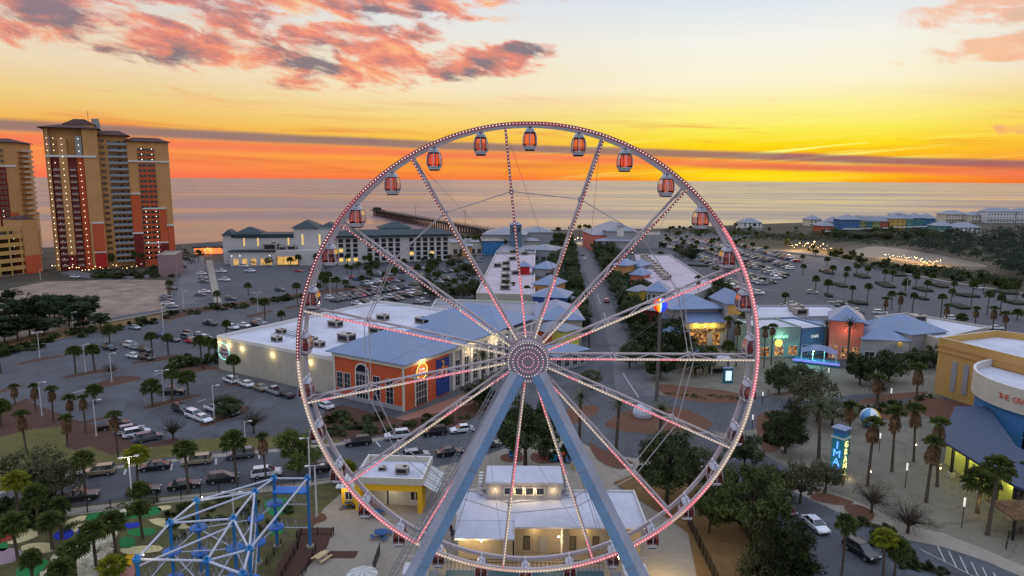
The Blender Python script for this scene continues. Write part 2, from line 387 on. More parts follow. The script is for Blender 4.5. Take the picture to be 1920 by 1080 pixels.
# sea
seam = bpy.data.materials.new('sea_water'); seam.use_nodes = True; nt = seam.node_tree; bs = nt.nodes['Principled BSDF']
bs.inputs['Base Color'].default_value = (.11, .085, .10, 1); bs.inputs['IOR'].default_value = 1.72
g = nt.nodes.new('ShaderNodeNewGeometry'); sp = nt.nodes.new('ShaderNodeSeparateXYZ'); nt.links.new(g.outputs['Position'], sp.inputs[0])
x, y = S(nt, sp.outputs[0]), S(nt, sp.outputs[1])
n1 = noise(nt, vec(nt, x*.03, y*.10, 0), 1, 8, .65, .3)
n2 = noise(nt, vec(nt, x*.0009, y*.0045, 5), 1, 5, .6, .5)
n3 = noise(nt, vec(nt, x*.18, y*.5, 2), 1, 4, .6)
bn = nt.nodes.new('ShaderNodeBump'); bn.inputs['Strength'].default_value = .35; bn.inputs['Distance'].default_value = 1.2
nt.links.new((n1*.9+n3*.35).o, bn.inputs['Height']); nt.links.new(bn.outputs[0], bs.inputs['Normal'])
nt.links.new((n2.smooth(.35, .65)*.2+.18).o, bs.inputs['Roughness'])
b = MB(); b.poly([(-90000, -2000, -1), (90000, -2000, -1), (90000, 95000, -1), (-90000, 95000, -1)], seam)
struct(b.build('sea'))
# surf line
b = MB(); surfm = mat('sea_foam', L3(214, 200, 196), .8, .1, .3)
for i in range(len(shore)-1):
    p, q = shore[i], shore[i+1]; n = 12
    for k in range(n):
        a = p.lerp(q, k/n); c = p.lerp(q, (k+1)/n); o1 = 9+3*math.sin(i*3+k*1.3); o2 = 9+3*math.sin(i*3+(k+1)*1.3); t = 1.2+.8*math.sin(k*2.1+i)
        b.poly([(a.x, a.y+o1, -.95), (c.x, c.y+o2, -.95), (c.x, c.y+o2+t, -.95), (a.x, a.y+o1+t, -.95)], surfm)
struct(b.build('surf'))
sheet('asphalt_lots', asph, .004, [(-900, 1500), (-700, 740), (0, 663), (130, 632), (312, 592), (335, 500), (342, 490), (420, 497), (640, 497), (856, 486), (900, 455), (1060, 447), (1240, 436), (1420, 440), (1570, 480), (1660, 503), (1780, 527), (1920, 549), (2700, 660), (3000, 1500)])
# ---------------------------------------------------------------- the ferris wheel
WX, WY, WZ, WR = 1.77, 73.5, 28.75, 25.2
rimw = mat('wheel_paint', L3(186, 174, 180), .4, .06, 1)
legw = mat('leg_blue', L3(134, 168, 208), .42, .10, .35, det=8)  # front legs: inner faces coloured blue, outer faces grey
legg = mat('leg_grey', L3(152, 154, 168), .45, .12, .35, det=8)
e_w = mat('led_white', (1, .9, .85), .5, 0, emit=1.15, ecol=(1, .78, .72))
e_p = mat('led_pink', (1, .4, .45), .5, 0, emit=1.1, ecol=(1, .42, .46))
e_y = mat('led_yellow', (1, .9, .6), .5, 0, emit=1.4, ecol=(1, .86, .50))
e_s = mat('led_strip_pink', (.8, .2, .25), .5, 0, emit=.30, ecol=(1, .34, .38))
e_d = mat('led_strip_dark', L3(140, 84, 90), .5, 0, emit=.05, ecol=(1, .2, .22))
e_c = mat('led_strip_cream', (.6, .5, .4), .5, 0, emit=.18, ecol=(1, .72, .5))
wheel = thing('ferris_wheel', 'giant white ferris wheel outlined with pink and white lights in front of the mall', 'ferris wheel', (WX, WY, 0))
def rp(a, r, y): return Vector((math.cos(a)*r, y, WZ+math.sin(a)*r))
def rim(y, r0, r1, t, name):
    b = MB(); n = 180; st = rimw
    for i in range(n):
        a, c = 2*PI*i/n, 2*PI*(i+1)/n
        q = [rp(a, r0, y-t), rp(a, r1, y-t), rp(a, r1, y+t), rp(a, r0, y+t), rp(c, r0, y-t), rp(c, r1, y-t), rp(c, r1, y+t), rp(c, r0, y+t)]
        b.mesh(q, [(0,4,5,1),(1,5,6,2),(2,6,7,3),(3,7,4,0)], st)
    return b.build(name, wheel)
rim(-1.2, 24.72, 25.2, .16, 'rim'); rim(1.2, 24.74, 25.14, .17, 'rim')
# rim light band: a flat tape on the outer front face carrying bulbs
b = MB(); n = 450
def seg(a):
    k = (math.sin(a*5+.7)+.6*math.sin(a*11+2)); return k
for i in range(n):
    a, c = 2*PI*i/n, 2*PI*(i+1)/n; dg = math.degrees(a) % 360
    lower = dg > 180 or dg < 35; st = e_s if (lower and seg(a) > -.1) else (e_c if lower else e_d)
    y = -1.2-.163
    q = [rp(a, 24.82, y), rp(a, 25.2, y-.0), rp(c, 25.2, y), rp(c, 24.82, y)]
    b.poly(q, st); q2 = [rp(a, 25.203, y), rp(a, 25.203, y+.2), rp(c, 25.203, y+.2), rp(c, 25.203, y)]; b.poly(q2, st)
    p = rp((a+c)/2, 25.03, y-.05); b.octa(p, .072, e_w if seg(a*1.3) > -.7 else e_p)
o = b.build('rim_lights', wheel); o['kind'] = 'stuff'
# spokes: near chord with bulbs, far chord, lattice between
for k in range(15):
    a = R(96-24*k); b = MB(); y0, y1 = -1.2, 1.2
    b.bar(rp(a, 1.6, y0), rp(a, 24.8, y0), .13, rimw, 6); b.bar(rp(a, 1.6, y1), rp(a, 24.8, y1), .15, rimw, 6)
    for j in range(5):
        r0 = 2.6+j*4.5
        b.bar(rp(a, r0, y0), rp(a, r0+2.25, y1), .06, rimw, 4); b.bar(rp(a, r0+2.25, y1), rp(a, r0+4.4, y0), .06, rimw, 4)
    for r0 in (9.2, 9.7, 17.9, 18.4): b.bar(rp(a, r0, y0), rp(a, r0, y1), .06, rimw, 4)
    b.cbox(tuple(rp(a, 18.1, y1)), (.5, .35, .5), rimw)
    s_ = b.build('spoke', wheel)
    b = MB(); t = Vector((-math.sin(a), 0, math.cos(a)))
    M = 62
    for i in range(M):
        r0 = 2.4+(24.7-2.4)*i/M; r1 = 2.4+(24.7-2.4)*(i+1)/M; u = (i/M+k*.37) % 1
        upper = 30 < math.degrees(a) % 360 < 150
        pink = math.sin(u*9+k*2.1) > .1; em = e_p if pink and i % 2 else (e_w if math.sin(u*5+k) > -.5 else e_y)
        p0, p1 = rp(a, r0, -1.36), rp(a, r1, -1.36)
        b.poly([p0-t*.10, p1-t*.10, p1+t*.10, p0+t*.10] , (e_d if upper and r0 > 9 else (e_s if pink else e_c)))
        b.octa(rp(a, (r0+r1)/2, -1.42), .056, em)
    b.build('light_strip', s_)
# ring of tie rods at mid spoke, near and far
b = MB()
for k in range(15):
    a, c = R(96-24*k), R(96-24*(k+1))
    b.bar(rp(a, 18.1, 1.2), rp(c, 18.1, 1.2), .06, rimw, 5)
    if k >= 3 and k < 14 : b.bar(rp(a, 18.1, -1.2), rp(c, 18.1, -1.2), .055, rimw, 5)
b.build('tie_rods', wheel)
b = MB()
for k in range(15):
    a = R(96-24*k); c = R(96-24*k-24)
    b.bar(rp(a, 24.6, 1.1), rp(c, 9.5, 1.1), .018, steelg, 4)
b.build('cables', wheel)
# hub
b = MB()
b.bar((0, -2.6, WZ), (0, -2.1, WZ), 2.28, mat('hub_paint', L3(140, 130, 140), .5, .05, 1), 48)
b.bar((0, -2.1, WZ), (0, 2.3, WZ), 1.25, rimw, 32); b.bar((0, 2.3, WZ), (0, 2.75, WZ), 2.15, rimw, 40)
for s in (-1, 1):
    b.bar((0, s*1.2-.15, WZ), (0, s*1.2+.15, WZ), 2.1, rimw, 40)
for i in range(30):
    a = 2*PI*i/30; b.bar(rp(a, 1.9, -2.1), rp(a, 1.7, 2.3), .06, rimw, 4)
b.build('hub', wheel)
b = MB()
for r, n_ in ((2.10, 48), (1.62, 34), (1.12, 24), (.62, 15)):
    for i in range(n_):
        a = 2*PI*i/n_; b.octa(rp(a, r, -2.64), .06, e_w if r > 2 or (r > 1.5 and i % 3) else e_p)
for i in range(60):
    a, c = 2*PI*i/60, 2*PI*(i+1)/60; b.bar(rp(a, 2.24, -2.62), rp(c, 2.24, -2.62), .04, rimw, 4)
o = b.build('hub_lights', wheel); o['kind'] = 'stuff'
# legs: box girders, front pair and rear pair
def girder(p, q, w0, w1, mi, mo, side):
    """square tube set on its edge; inner faces mi, outer faces mo"""
    b = MB(); p = Vector(p); q = Vector(q); d = (q-p).normalized(); sx = Vector((0, 1, 0)).cross(d).normalized(); sy = d.cross(sx).normalized()
    if sx.x*side < 0: sx = -sx
    if sy.y > 0: sy = -sy
    def ring(c, w): return [c+sx*w, c-sy*(-w)*.9, c-sx*w, c+sy*(-w)*.9]
    A = [p+sx*w0, p+sy*w0*.8+sx*w0*.15, p-sx*w0, p-sy*w0*.8]; B = [q+sx*w1, q+sy*w1*.8+sx*w1*.15, q-sx*w1, q-sy*w1*.8]
    for i, m in ((0, mo), (1, mi), (2, mi), (3, mo)):
        j = (i+1) % 4; b.poly([A[i], A[j], B[j], B[i]], m)
    b.poly(A, mo); b.poly(B, mo)
    for t in (.36, .72):                 # flange joints
        c = p.lerp(q, t); w_ = w0+(w1-w0)*t+.07
        rr = [c+sx*w_, c+sy*w_*.8+sx*w_*.15, c-sx*w_, c-sy*w_*.8]
        e = d*.07
        for i in range(4):
            j = (i+1) % 4; b.poly([rr[i]-e, rr[j]-e, rr[j]+e, rr[i]+e], legg)
    return b
for s in (-1, 1):
    g_ = girder((s*1.1, -3.1, WZ-1.2), (s*15.2, -8.5, .3), .85, 1.02, legw, legg, s); g_.build('front_leg', wheel)
    g_ = girder((s*1.0, 3.3, WZ-1.2), (s*13.5, 9.5, .3), .55, .7, legg, legg, s); g_.build('rear_leg', wheel)
    b = MB(); b.box(s*15.2-2, s*15.2+2, -10.6, -6.5, 0, .6, conc); b.build('footing', wheel)
# service ladder up the left leg
b = MB()
p0, p1 = Vector((-16.9, -8.0, 1.0)), Vector((-2.6, -2.6, WZ-2)); off = Vector((-.75, 0, .1))
for o_ in (Vector((0, 0, 0)), off, off*.5+Vector((0, -.5, .3))): b.bar(p0+o_, p1+o_, .05, steelg, 4)
for i in range(46):
    t = i/46; c = p0.lerp(p1, t); b.bar(c, c+off, .03, steelg, 4)
    if i % 3 == 0: b.path([c, c+off*.5+Vector((0, -.5, .3)), c+off], .03, steelg, 4)
b.build('service_ladder', wheel)
# guy cables from spokes down to ground frames
b = MB()
for s in (-1, 1):
    for yy in (-2.6, 2.6):
        b.bar((s*2.0, yy, WZ-1.0), (s*11, yy*2.2, .4), .03, steelg, 4)
b.build('stay_cables', wheel)
# gondolas
shell = mat('gondola_shell', L3(208, 206, 216), .35, .04, 1, coat=.3); hood = mat('gondola_hood', L3(186, 190, 204), .4, .05, 1)
tint = bpy.data.materials.new('red_tinted_glass'); tint.use_nodes = True; nt = tint.node_tree; nt.nodes.clear()
tb = nt.nodes.new('ShaderNodeBsdfTransparent'); tb.inputs[0].default_value = (.95, .50, .46, 1)
gb = nt.nodes.new('ShaderNodeBsdfGlossy'); gb.inputs['Roughness'].default_value = .08; gb.inputs[0].default_value = (.9, .8, .8, 1)
ly = nt.nodes.new('ShaderNodeLayerWeight'); ly.inputs[0].default_value = .3; ms_ = nt.nodes.new('ShaderNodeMixShader'); om = nt.nodes.new('ShaderNodeOutputMaterial')
nt.links.new((S(nt, ly.outputs['Fresnel'])*.55+.03).o, ms_.inputs[0]); nt.links.new(tb.outputs[0], ms_.inputs[1]); nt.links.new(gb.outputs[0], ms_.inputs[2]); nt.links.new(ms_.outputs[0], om.inputs[0])
redm = mat('gondola_red', L3(74, 26, 32), .5, .1, 2); seatm = mat('gondola_seat', L3(60, 22, 28), .6, .1, 2)
lv = [(-.12, .30, .45), (-.34, .46, .70), (-.62, .56, .84), (-1.15, .72, .98), (-1.75, .73, 1.0), (-2.05, .64, .92), (-2.34, .54, .82)]   # z, half width, half depth
def ringp(z, wx, wy, c=.28):
    return [Vector(p) for p in [(-wx+c*wx*.7, -wy, z), (wx-c*wx*.7, -wy, z), (wx, -wy+c*wy, z), (wx, wy-c*wy, z), (wx-c*wx*.7, wy, z), (-wx+c*wx*.7, wy, z), (-wx, wy-c*wy, z), (-wx, -wy+c*wy, z)]]
def make_gondola():
    t = thing('gondola', '', 'gondola', (0, 0, 0))
    rings = [ringp(*l) for l in lv]
    b = MB()
    for i, m in ((0, hood), (1, hood), (5, shell)):
        for j in range(8): k = (j+1) % 8; b.poly([rings[i][j], rings[i][k], rings[i+1][k], rings[i+1][j]], m)
    b.poly(rings[0], hood); b.poly([p*1 for p in rings[-1]], darkm)
    for i in range(2, 5):                 # corner pillars
        for j in range(8): b.bar(rings[i][j], rings[i+1][j], .05, shell if j not in (0, 1) else redm, 4)
    for lvl in (2, 5):
        for j in range(8): b.bar(rings[lvl][j], rings[lvl][(j+1) % 8], .055, shell if lvl == 5 else redm, 4)
    for y_ in (0, 4):                    # centre door post front and back
        for i in range(2, 5):
            a_ = (rings[i][y_]+rings[i][y_+1])/2; c_ = (rings[i+1][y_]+rings[i+1][y_+1])/2; b.bar(a_, c_, .05, shell if y_ == 0 else darkm, 4)
    b.cbox((0, 0, -2.4), (.95, 1.5, .14), darkm)
    b.build('cabin_shell', t)
    b = MB()
    for i in range(2, 5):
        for j in range(8):
            k = (j+1) % 8; b.poly([rings[i][j]*.985, rings[i][k]*.985, rings[i+1][k]*.985, rings[i+1][j]*.985], tint)
    b.build('cabin_glass', t)
    b = MB()
    for s in (-1, 1): b = MB(); b.box(s*.52-.14, s*.52+.14, -.7, .7, -2.05, -1.85, seatm); b.build('bench', t)
    b = MB(); b.bar((0, -1.3, 0), (0, 1.3, 0), .10, shell, 8)
    for s in (-1, 1): b.poly([(-.32, s*.5, -.13), (.32, s*.5, -.13), (.12, s*.5, .12), (-.12, s*.5, .12)], shell); b.cbox((0, s*.5, 0), (.22, .1, .24), steelg)
    b.build('hanger', t)
    return t
gon = make_gondola()
clock = ['at the very top of the wheel']
ordn = ['first', 'second', 'third', 'fourth', 'fifth', 'sixth', 'seventh', 'eighth', 'ninth', 'tenth', 'eleventh', 'twelfth', 'thirteenth', 'fourteenth']
for i in range(30):
    a = R(90-12*i)
    p = Vector((WX, WY, 0))+rp(a, 24.75, 0)
    if i == 0: lb = 'gondola at the very top of the ferris wheel, orange sky through its panes'
    elif i == 15: lb = 'gondola at the very bottom of the ferris wheel'
    elif i < 15: lb = 'gondola on the right half of the wheel, %s clockwise from the topmost' % ordn[i-1]
    else: lb = 'gondola on the left half of the wheel, %s anticlockwise from the topmost' % ordn[29-i]
    if i == 0: o = gon; o.location = p; o['label'] = lb; o['group'] = 'gondolas hanging round the ferris wheel'
    else: copy_tree(gon, p, 0, lb)
# ---------------------------------------------------------------- building helpers
teal = mat('teal_roof', L3(30, 50, 58), .6, .15, .5)
mroof = mat('blue_metal_roof', L3(116, 132, 164), .45, .08, .4, metal=0, seam=(1.9, .28))
groof = mat('grey_metal_roof', L3(128, 132, 146), .5, .10, .4, seam=(1.9, .25))
wroof = mat('white_membrane_roof', L3(192, 192, 204), .8, .14, .12, det=10, seam=(.35, .10)); patchy(wroof, .05, .08, 0)
pink_r = mat('aged_membrane_roof', L3(182, 168, 178), .8, .16, .12, det=10, seam=(.35, .12))
brownr = mat('brown_tile_roof', L3(66, 38, 36), .8, .15, 1)
cream = mat('cream_stucco', L3(198, 192, 176), .85, .07, .5)
greyw = mat('grey_stucco', L3(150, 148, 152), .85, .07, .5)
beigew = mat('beige_stucco', L3(172, 164, 152), .85, .08, .4)
tanw = mat('tan_stucco', L3(188, 140, 90), .85, .07, .2)
orangew = mat('orange_stucco', L3(192, 86, 50), .85, .08, .2)
redw = mat('brick_red_stucco', L3(112, 34, 34), .85, .1, .3)
crimson = mat('crimson_stucco', L3(176, 40, 40), .85, .1, .3)
yellww = mat('yellow_stucco', L3(188, 150, 88), .85, .06, .3)
yellwb = mat('bright_yellow_paint', L3(236, 184, 40), .8, .06, .5)
trimw = mat('white_trim', L3(206, 202, 200), .7, .05, 1)
bluew = mat('blue_paint', L3(62, 120, 176), .8, .08, .4)
salmon = mat('salmon_stucco', L3(206, 110, 92), .85, .08, .4)
hvacm = mat('rooftop_metal', L3(150, 140, 132), .6, .15, 1)
def grid_parts(root, name, me, pts, rz=0):
    for i, p in enumerate(pts):
        if i < 100: link(name, me, root, p, rz)
    if len(pts) > 100:
        b = MB(); 
        for p in pts[100:]:
            M = Matrix.Translation(p) @ Matrix.Rotation(rz, 4, 'Z'); o = len(b.v)
            b.v += [M @ v.co for v in me.vertices]; b.f += [[o+i for i in q.vertices] for q in me.polygons]
            k = [b.mid(m) for m in me.materials]; b.mi += [k[q.material_index] for q in me.polygons]
        x = b.build(name, root); x['kind'] = 'stuff'
def window_mesh(w, h, frame=None, glass=None, mull=1, t=.08, out=.12):
    b = MB(); fm = frame or trimw; gm = glass or glassd
    b.box(-w/2-t, -w/2, -out, .03, -t, h+t, fm); b.box(w/2, w/2+t, -out, .03, -t, h+t, fm)
    b.box(-w/2, w/2, -out, .03, h, h+t, fm); b.box(-w/2, w/2, -out-.04, .03, -t, 0, fm)
    b.box(-w/2, w/2, -out*.35, .02, 0, h, gm)
    for i in range(1, mull+1): x = -w/2+w*i/(mull+1); b.box(x-.03, x+.03, -out*.35-.03, -out*.35-.003, 0, h, fm)
    if h > 2.2:
        k = int(h/1.1)
        for i in range(1, k): z = h*i/k; b.box(-w/2, w/2, -out*.35-.02, -out*.35-.004, z-.025, z+.025, fm)
    return b.data('window')
def poly_building(name, label, pts, h, wall, roof, par=.6, cat='building', group=None, z0=0, pix=True, parm=None):
    """walls, roof deck and parapet over a roof outline given at height h"""
    W = [G(p[0], p[1], h) for p in pts] if pix else [Vector(p) for p in pts]
    c = sum((Vector((p.x, p.y, 0)) for p in W), Vector())/len(W)
    t = thing(name, label, cat, c, 0, group); L = [(p.x-c.x, p.y-c.y) for p in W]
    n = len(L); ar = sum(L[i][0]*L[(i+1) % n][1]-L[(i+1) % n][0]*L[i][1] for i in range(n))
    if ar < 0: L = L[::-1]
    b = MB(); b.prism(L, z0, h-par, wall); b.build('wall', t)
    b = MB(); b.poly([(x*.995, y*.995, h-par+.01) for x, y in L], roof); b.build('roof', t)
    b = MB()
    for i in range(n):
        p, q = Vector(L[i]+(0,)), Vector(L[(i+1) % n]+(0,)); d = (q-p).normalized(); nn = Vector((d.y, -d.x, 0)); a = [p+nn*.06, q+nn*.06, q-nn*.3, p-nn*.3]
        b.prism([(v.x, v.y) for v in a], h-par-.3, h, wall, parm or trimw)
    b.build('parapet', t); return t, c, W
def local_building(name, label, F, x0, x1, y0, y1, h, wall, roofm, kind='flat', rh=2.5, cat='building', group=None, over=.6, par=.5, z0=0, ridge=None):
    t = thing(name, label, cat, F.o, F.rz, group)
    b = MB(); b.box(x0, x1, y0, y1, z0, h, wall, roofm if kind == 'flat' else None); b.build('wall', t)
    if kind == 'hip': b = MB(); b.hip(x0, x1, y0, y1, h+.003, rh, roofm, over, ridge); b.build('roof', t)
    else:
        b = MB(); th = .25
        b.box(x0-.05, x1+.05, y0-.05, y0+th, h+.003, h+par, wall, trimw); b.box(x0-.05, x1+.05, y1-th, y1+.05, h+.003, h+par, wall, trimw)
        b.box(x0-.05, x0+th, y0+th, y1-th, h+.003, h+par, wall, trimw); b.box(x1-th, x1+.05, y0+th, y1-th, h+.003, h+par, wall, trimw); b.build('parapet', t)
    return t
def part(F_or_t, name, fn, t=None):
    b = MB(); fn(b); return b.build(name, F_or_t)
def hvac_mesh(w=2.6, d=1.8, h=1.3):
    b = MB(); b.box(-w/2, w/2, -d/2, d/2, .15, h, hvacm); b.box(-w/2-.05, w/2+.05, -d/2-.05, d/2+.05, h+.003, h+.09, mat('rooftop_lid', L3(170, 160, 150), .6, .1, 1))
    b.box(-w/2+.2, -w/2+.4, -d/2, d/2, 0, .15, darkm); b.box(w/2-.4, w/2-.2, -d/2, d/2, 0, .15, darkm)
    b.box(-w/2+.3, w/2-.4, -d/2-.03, -d/2-.004, .35, h-.2, darkm); b.box(w/2+.004, w/2+.03, -d/2+.2, d/2-.2, .35, h-.2, darkm)
    b.bar((w*.2, 0, h+.09), (w*.2, 0, h+.22), .42, darkm, 12); return b.data('casing')
HV = hvac_mesh(); HVN = [0]
def hvac(p, rz=0, s=1.0, label=None, grp='air handling units on the mall roofs'):
    o = link('rooftop_unit', HV, None, p, rz, s); tag(o, label or 'small boxy air unit on a white mall roof', 'rooftop unit', grp); return o
# ---------------------------------------------------------------- condo towers
def lx(F, px, a, b_): return (px-a)/(b_-a)*F.w
bulb_me = (lambda b: (b.octa((0, 0, 0), .17, bulbw), b.data('balcony_light'))[1])(MB())
bulb_me2 = (lambda b: (b.octa((0, 0, 0), .19, bulbw), b.data('balcony_light'))[1])(MB())
F = Fr((106, 507), (262, 500)); T1 = F
hz = lambda py, px=160: HT(G(px, 503), px, py)
H1 = hz(243); H3 = hz(254, 220); X = lambda px: lx(F, px, 80, 250)
t = thing('condo_tower', 'tallest tan and dark red condo tower with lit balconies, beside the beach at left', 'tower block', F.o, F.rz)
b = MB(); b.box(X(80), X(155), 0, 16, 0, H1, tanw); b.box(X(155.2), X(185), -3, 16, 0, H1, tanw); b.box(X(185.2), X(244), 0, 12, 0, H3, tanw)
b.box(X(118), X(178), 6, 15, H1+.01, H1+2.5, tanw); b.build('wall', t)
b = MB()
for a0, a1, m_, z1 in ((84, 90, tanw, H1), (93.5, 107, redw, H1*.80), (124, 139, redw, H1*.80)):
    b.box(X(a0), X(a1), -2.4, -.01, 0, z1, m_)
b.box(X(90), X(93.5), -1.2, -.01, 0, H1*.8, redw); b.box(X(107.5), X(123.5), -3.4, -.01, 8, H1*.93, tanw); b.box(X(107.5), X(123.5), -3.5, -.01, 0, 7.9, redw)
b.box(X(140), X(154), -1.6, -.01, 0, H1*.8, orangew); b.box(X(85), X(92), -1.9, -.01, H1*.8, H1*.95, greyw); b.box(X(141), X(153), -1.9, -.01, H1*.8, H1*.95, greyw)
b.build('bay', t)
b = MB(); b.box(X(160), X(183), -3.15, -3.01, 9.21, 24, orangew); b.box(X(160), X(184), -3.2, -3.01, 0, 8.6, crimson); b.box(X(159), X(184.5), -3.3, -3.01, 24, 24.8, trimw); b.box(X(159), X(184.5), -3.4, -3.01, 8.6, 9.2, trimw); b.build('facade_band', t); b = MB()
b.box(X(82), X(180), -3.6, -3.01, H1*.80, H1*.815, trimw); b.build('facade_band', t)
b = MB(); b.hip(X(78), X(184), -3, 16, H1+.02, 2.2, brownr, 1.6, 9); b.hip(X(120), X(176), 7, 14, H1+2.5, 3.0, brownr, 1.2, 5); b.hip(X(184), X(243), -1, 12, H3+.02, 2.6, brownr, 1.6, 5); b.build('roof', t)
b = MB(); b.box(X(176), X(189), 8, 13, H1, H1+4, greyw); b.bar((X(180), 10, H1+4), (X(180), 10, H1+6), 1.8, greyw, 14); b.bar((X(166), 10, H1+5), (X(166), 10, H1+10), .12, darkm, 4); b.build('water_tank', t)
FL = 22; fh = (H1*.93)/FL; pts = []
for i in range(FL):
    for px, yy in ((86.5, -2.9), (99, -2.9), (115, -3.9), (147, -2.3)): pts.append(Vector((X(px+.0*i), yy, 3+i*fh)))
grid_parts(t, 'balcony_light', bulb_me, pts)
bal = MB(); bw = X(106.5)-X(94); bal.box(0, bw, -.9, 0, 0, .25, tanw); bal.box(0, bw, -.95, -.85, .25, 1.1, mat('balcony_rail', L3(150, 130, 126), .6, .1, 1)); bal.box(bw*.1, bw*.35, -.04, .0, .26, 2.1, glassd); bal.box(bw*.6, bw*.9, -.04, 0, .26, 2.1, glassd); bme = bal.data('balcony')
for i in range(int(FL*.8)):
    for px in (94, 126): link('balcony', bme, t, (X(px), -2.42, 2+i*fh))
wm = window_mesh(1.25, 1.5, frame=tanw)
for i in range(21):
    for px in (190, 194.3): link('window', wm, t, (X(px), 0, 3.5+i*(H3-4)/21))
bal = MB(); bw = X(243)-X(204); rl = mat('balcony_slab', L3(176, 158, 142), .7, .08, 1)
bal.box(0, bw, -2.6, 0, 0, .28, rl); bal.box(0, bw, -2.65, -2.5, .28, 1.25, mat('rail_glass', L3(128, 134, 142), .4, .1, 1))
for k in range(4): x = bw*(k+.3)/4; bal.box(x-.9, x+.9, -.06, -.004, .3, 2.3, glassd if k != 2 else darkm)
bme = bal.data('balcony')
for i in range(20): link('balcony', bme, t, (X(204), 0, 3.2+i*(H3-5)/20))
# right wing tower
F2 = Fr((256, 501), (334, 496)); H4 = HT(G(280, 495), 280, 268)
t = thing('condo_tower', 'lower orange and tan condo wing with rows of balconies, right of the tallest tower', 'tower block', F2.o, F2.rz)
X2 = lambda px: lx(F2, px, 243, 319)
b = MB(); b.box(X2(243), X2(316), 0, 12, 0, H4, tanw); b.build('wall', t)
b = MB(); b.box(X2(243), X2(259), -.4, -.01, 18, H4*.58, orangew); b.box(X2(243), X2(259), -.42, -.01, 0, 17.9, redw); b.box(X2(290), X2(304), -.4, -.01, 12.5, H4*.46, orangew); b.box(X2(304.5), X2(316), -.45, -.01, 8, H4*.32, orangew); b.box(X2(262), X2(288), -.4, -.01, 0, H4*.80, orangew); b.box(X2(289), X2(304), -.42, -.01, 0, 12.3, redw)
for z_, a0, a1 in ((H4*.84, 243, 316), (H4*.585, 243, 260), (H4*.465, 262, 304), (18, 240, 260), (12.4, 262, 304), (H4*.325, 303, 317)): b.box(X2(a0), X2(a1), -.6, -.01, z_, z_+.8, trimw)
b.build('facade_band', t)
b = MB(); b.hip(X2(243), X2(316), 0, 12, H4+.02, 2.3, brownr, 1.2, 5); b.build('roof', t)
bal = MB(); bw = X2(272)-X2(266); bal.box(-bw/2, bw/2, -.5, -.41, .0, .9, orangew); bal.box(-bw/2, bw/2, -.46, -.405, .95, 2.3, glassd); bme = bal.data('balcony')
for i in range(22):
    z_ = 3+i*(H4-6)/22
    if .80 < z_/H4 < .83: continue
    for px in (263.5, 270.5, 279, 286.5): link('balcony', bme, t, (X2(px), 0, z_))
    if i > 18 or i < 10:
        for px in (267, 285): link('balcony_light', bulb_me2, t, (X2(px), -.9, z_+2))
# far-left tower
F3 = Fr((-45, 492), (53, 490)); H5 = HT(G(20, 490), 20, 268)
t = thing('condo_tower', 'tan condo tower at the left edge with round balconies on its right side', 'tower block', F3.o, F3.rz)
X3 = lambda px: lx(F3, px, -60, 40)
b = MB(); b.box(X3(-60), X3(38), 0, 20, 0, H5, tanw); b.build('wall', t)
b = MB(); b.hip(X3(-60), X3(38), 0, 20, H5+.02, 2.5, brownr, 1.4, 8); b.build('roof', t)
b = MB(); b.box(X3(-4), X3(16), -.3, -.01, 0, H5*.8, redw); b.build('facade_band', t); b = MB(); b.box(X3(-10), X3(36), -.4, -.01, H5*.8, H5*.815, trimw); b.build('facade_band', t); b = MB(); b.box(X3(16.5), X3(30), -.3, -.01, 0, H5*.42, orangew); b.build('facade_band', t)
for i in range(21):
    z_ = 3+i*(H5-5)/21
    for px in (3, 11): link('window', wm, t, (X3(px), -.32, z_))
    if i > 17 or i < 9: link('balcony_light', bulb_me2, t, (X3(4), -.6, z_+2.3))
bal = MB(); bal.box(0, 2.4, 2, 16, 0, .25, rl); bal.box(2.4, 2.5, 2, 16, .25, 1.2, rl); bme = bal.data('balcony')
for i in range(21): link('balcony', bme, t, (X3(38)+.01, 0, 3+i*(H5-5)/21))
# parking garage
F4 = Fr((-90, 530), (78, 510)); X4 = lambda px: lx(F4, px, -90, 78); H6 = HT(G(20, 517), 20, 428)
gs = HT(G(60, 512), 60, 412)
t = thing('parking_garage', 'yellow open-sided parking garage with lit levels in front of the far-left tower', 'parking garage', F4.o, F4.rz)
b = MB(); b.box(X4(-90), X4(47), 8, 9, 0, H6-.8, mat('garage_inner', L3(96, 84, 60), .9, .2, .3)); 
nl = 6
for i in range(nl): b.box(X4(-90), X4(47), .3, 7.9, i*H6/nl, i*H6/nl+.25, conc)
b.build('deck_slab', t)
b = MB()
for i in range(1, nl+1): b.box(X4(-90), X4(47), 0, .3, i*H6/nl-1.4, i*H6/nl+(.9 if i == nl else .55), yellww)
for px in range(-90, 50, 22): b.box(X4(px)-.3, X4(px)+.3, .02, .28, 0, H6-1, yellww)
b.build('wall', t)
b = MB(); b.box(X4(47), X4(77), -.6, 14, 9, gs, tanw); b.box(X4(47), X4(77), -.65, 14, 0, 8.99, orangew); b.box(X4(77.1), X4(90), 3, 14, 0, gs*.8, tanw); b.build('stair_tower', t)
b = MB(); b.hip(X4(50), X4(76), 1, 13, gs+.01, 1.8, brownr, .8); b.build('roof', t)
for i in range(nl-1):
    for px in (-30, 5, 38): link('ceiling_light', bulb_me2, t, (X4(px), 3.5, (i+1)*H6/nl-1.7))
F5 = Fr((-20, 470), (76, 467)); X5 = lambda px: lx(F5, px, -20, 76); h7 = HT(G(20, 469), 20, 402)
t = thing('beach_clubhouse', 'pale yellow clubhouse with brown domed roofs behind the parking garage', 'building', F5.o, F5.rz)
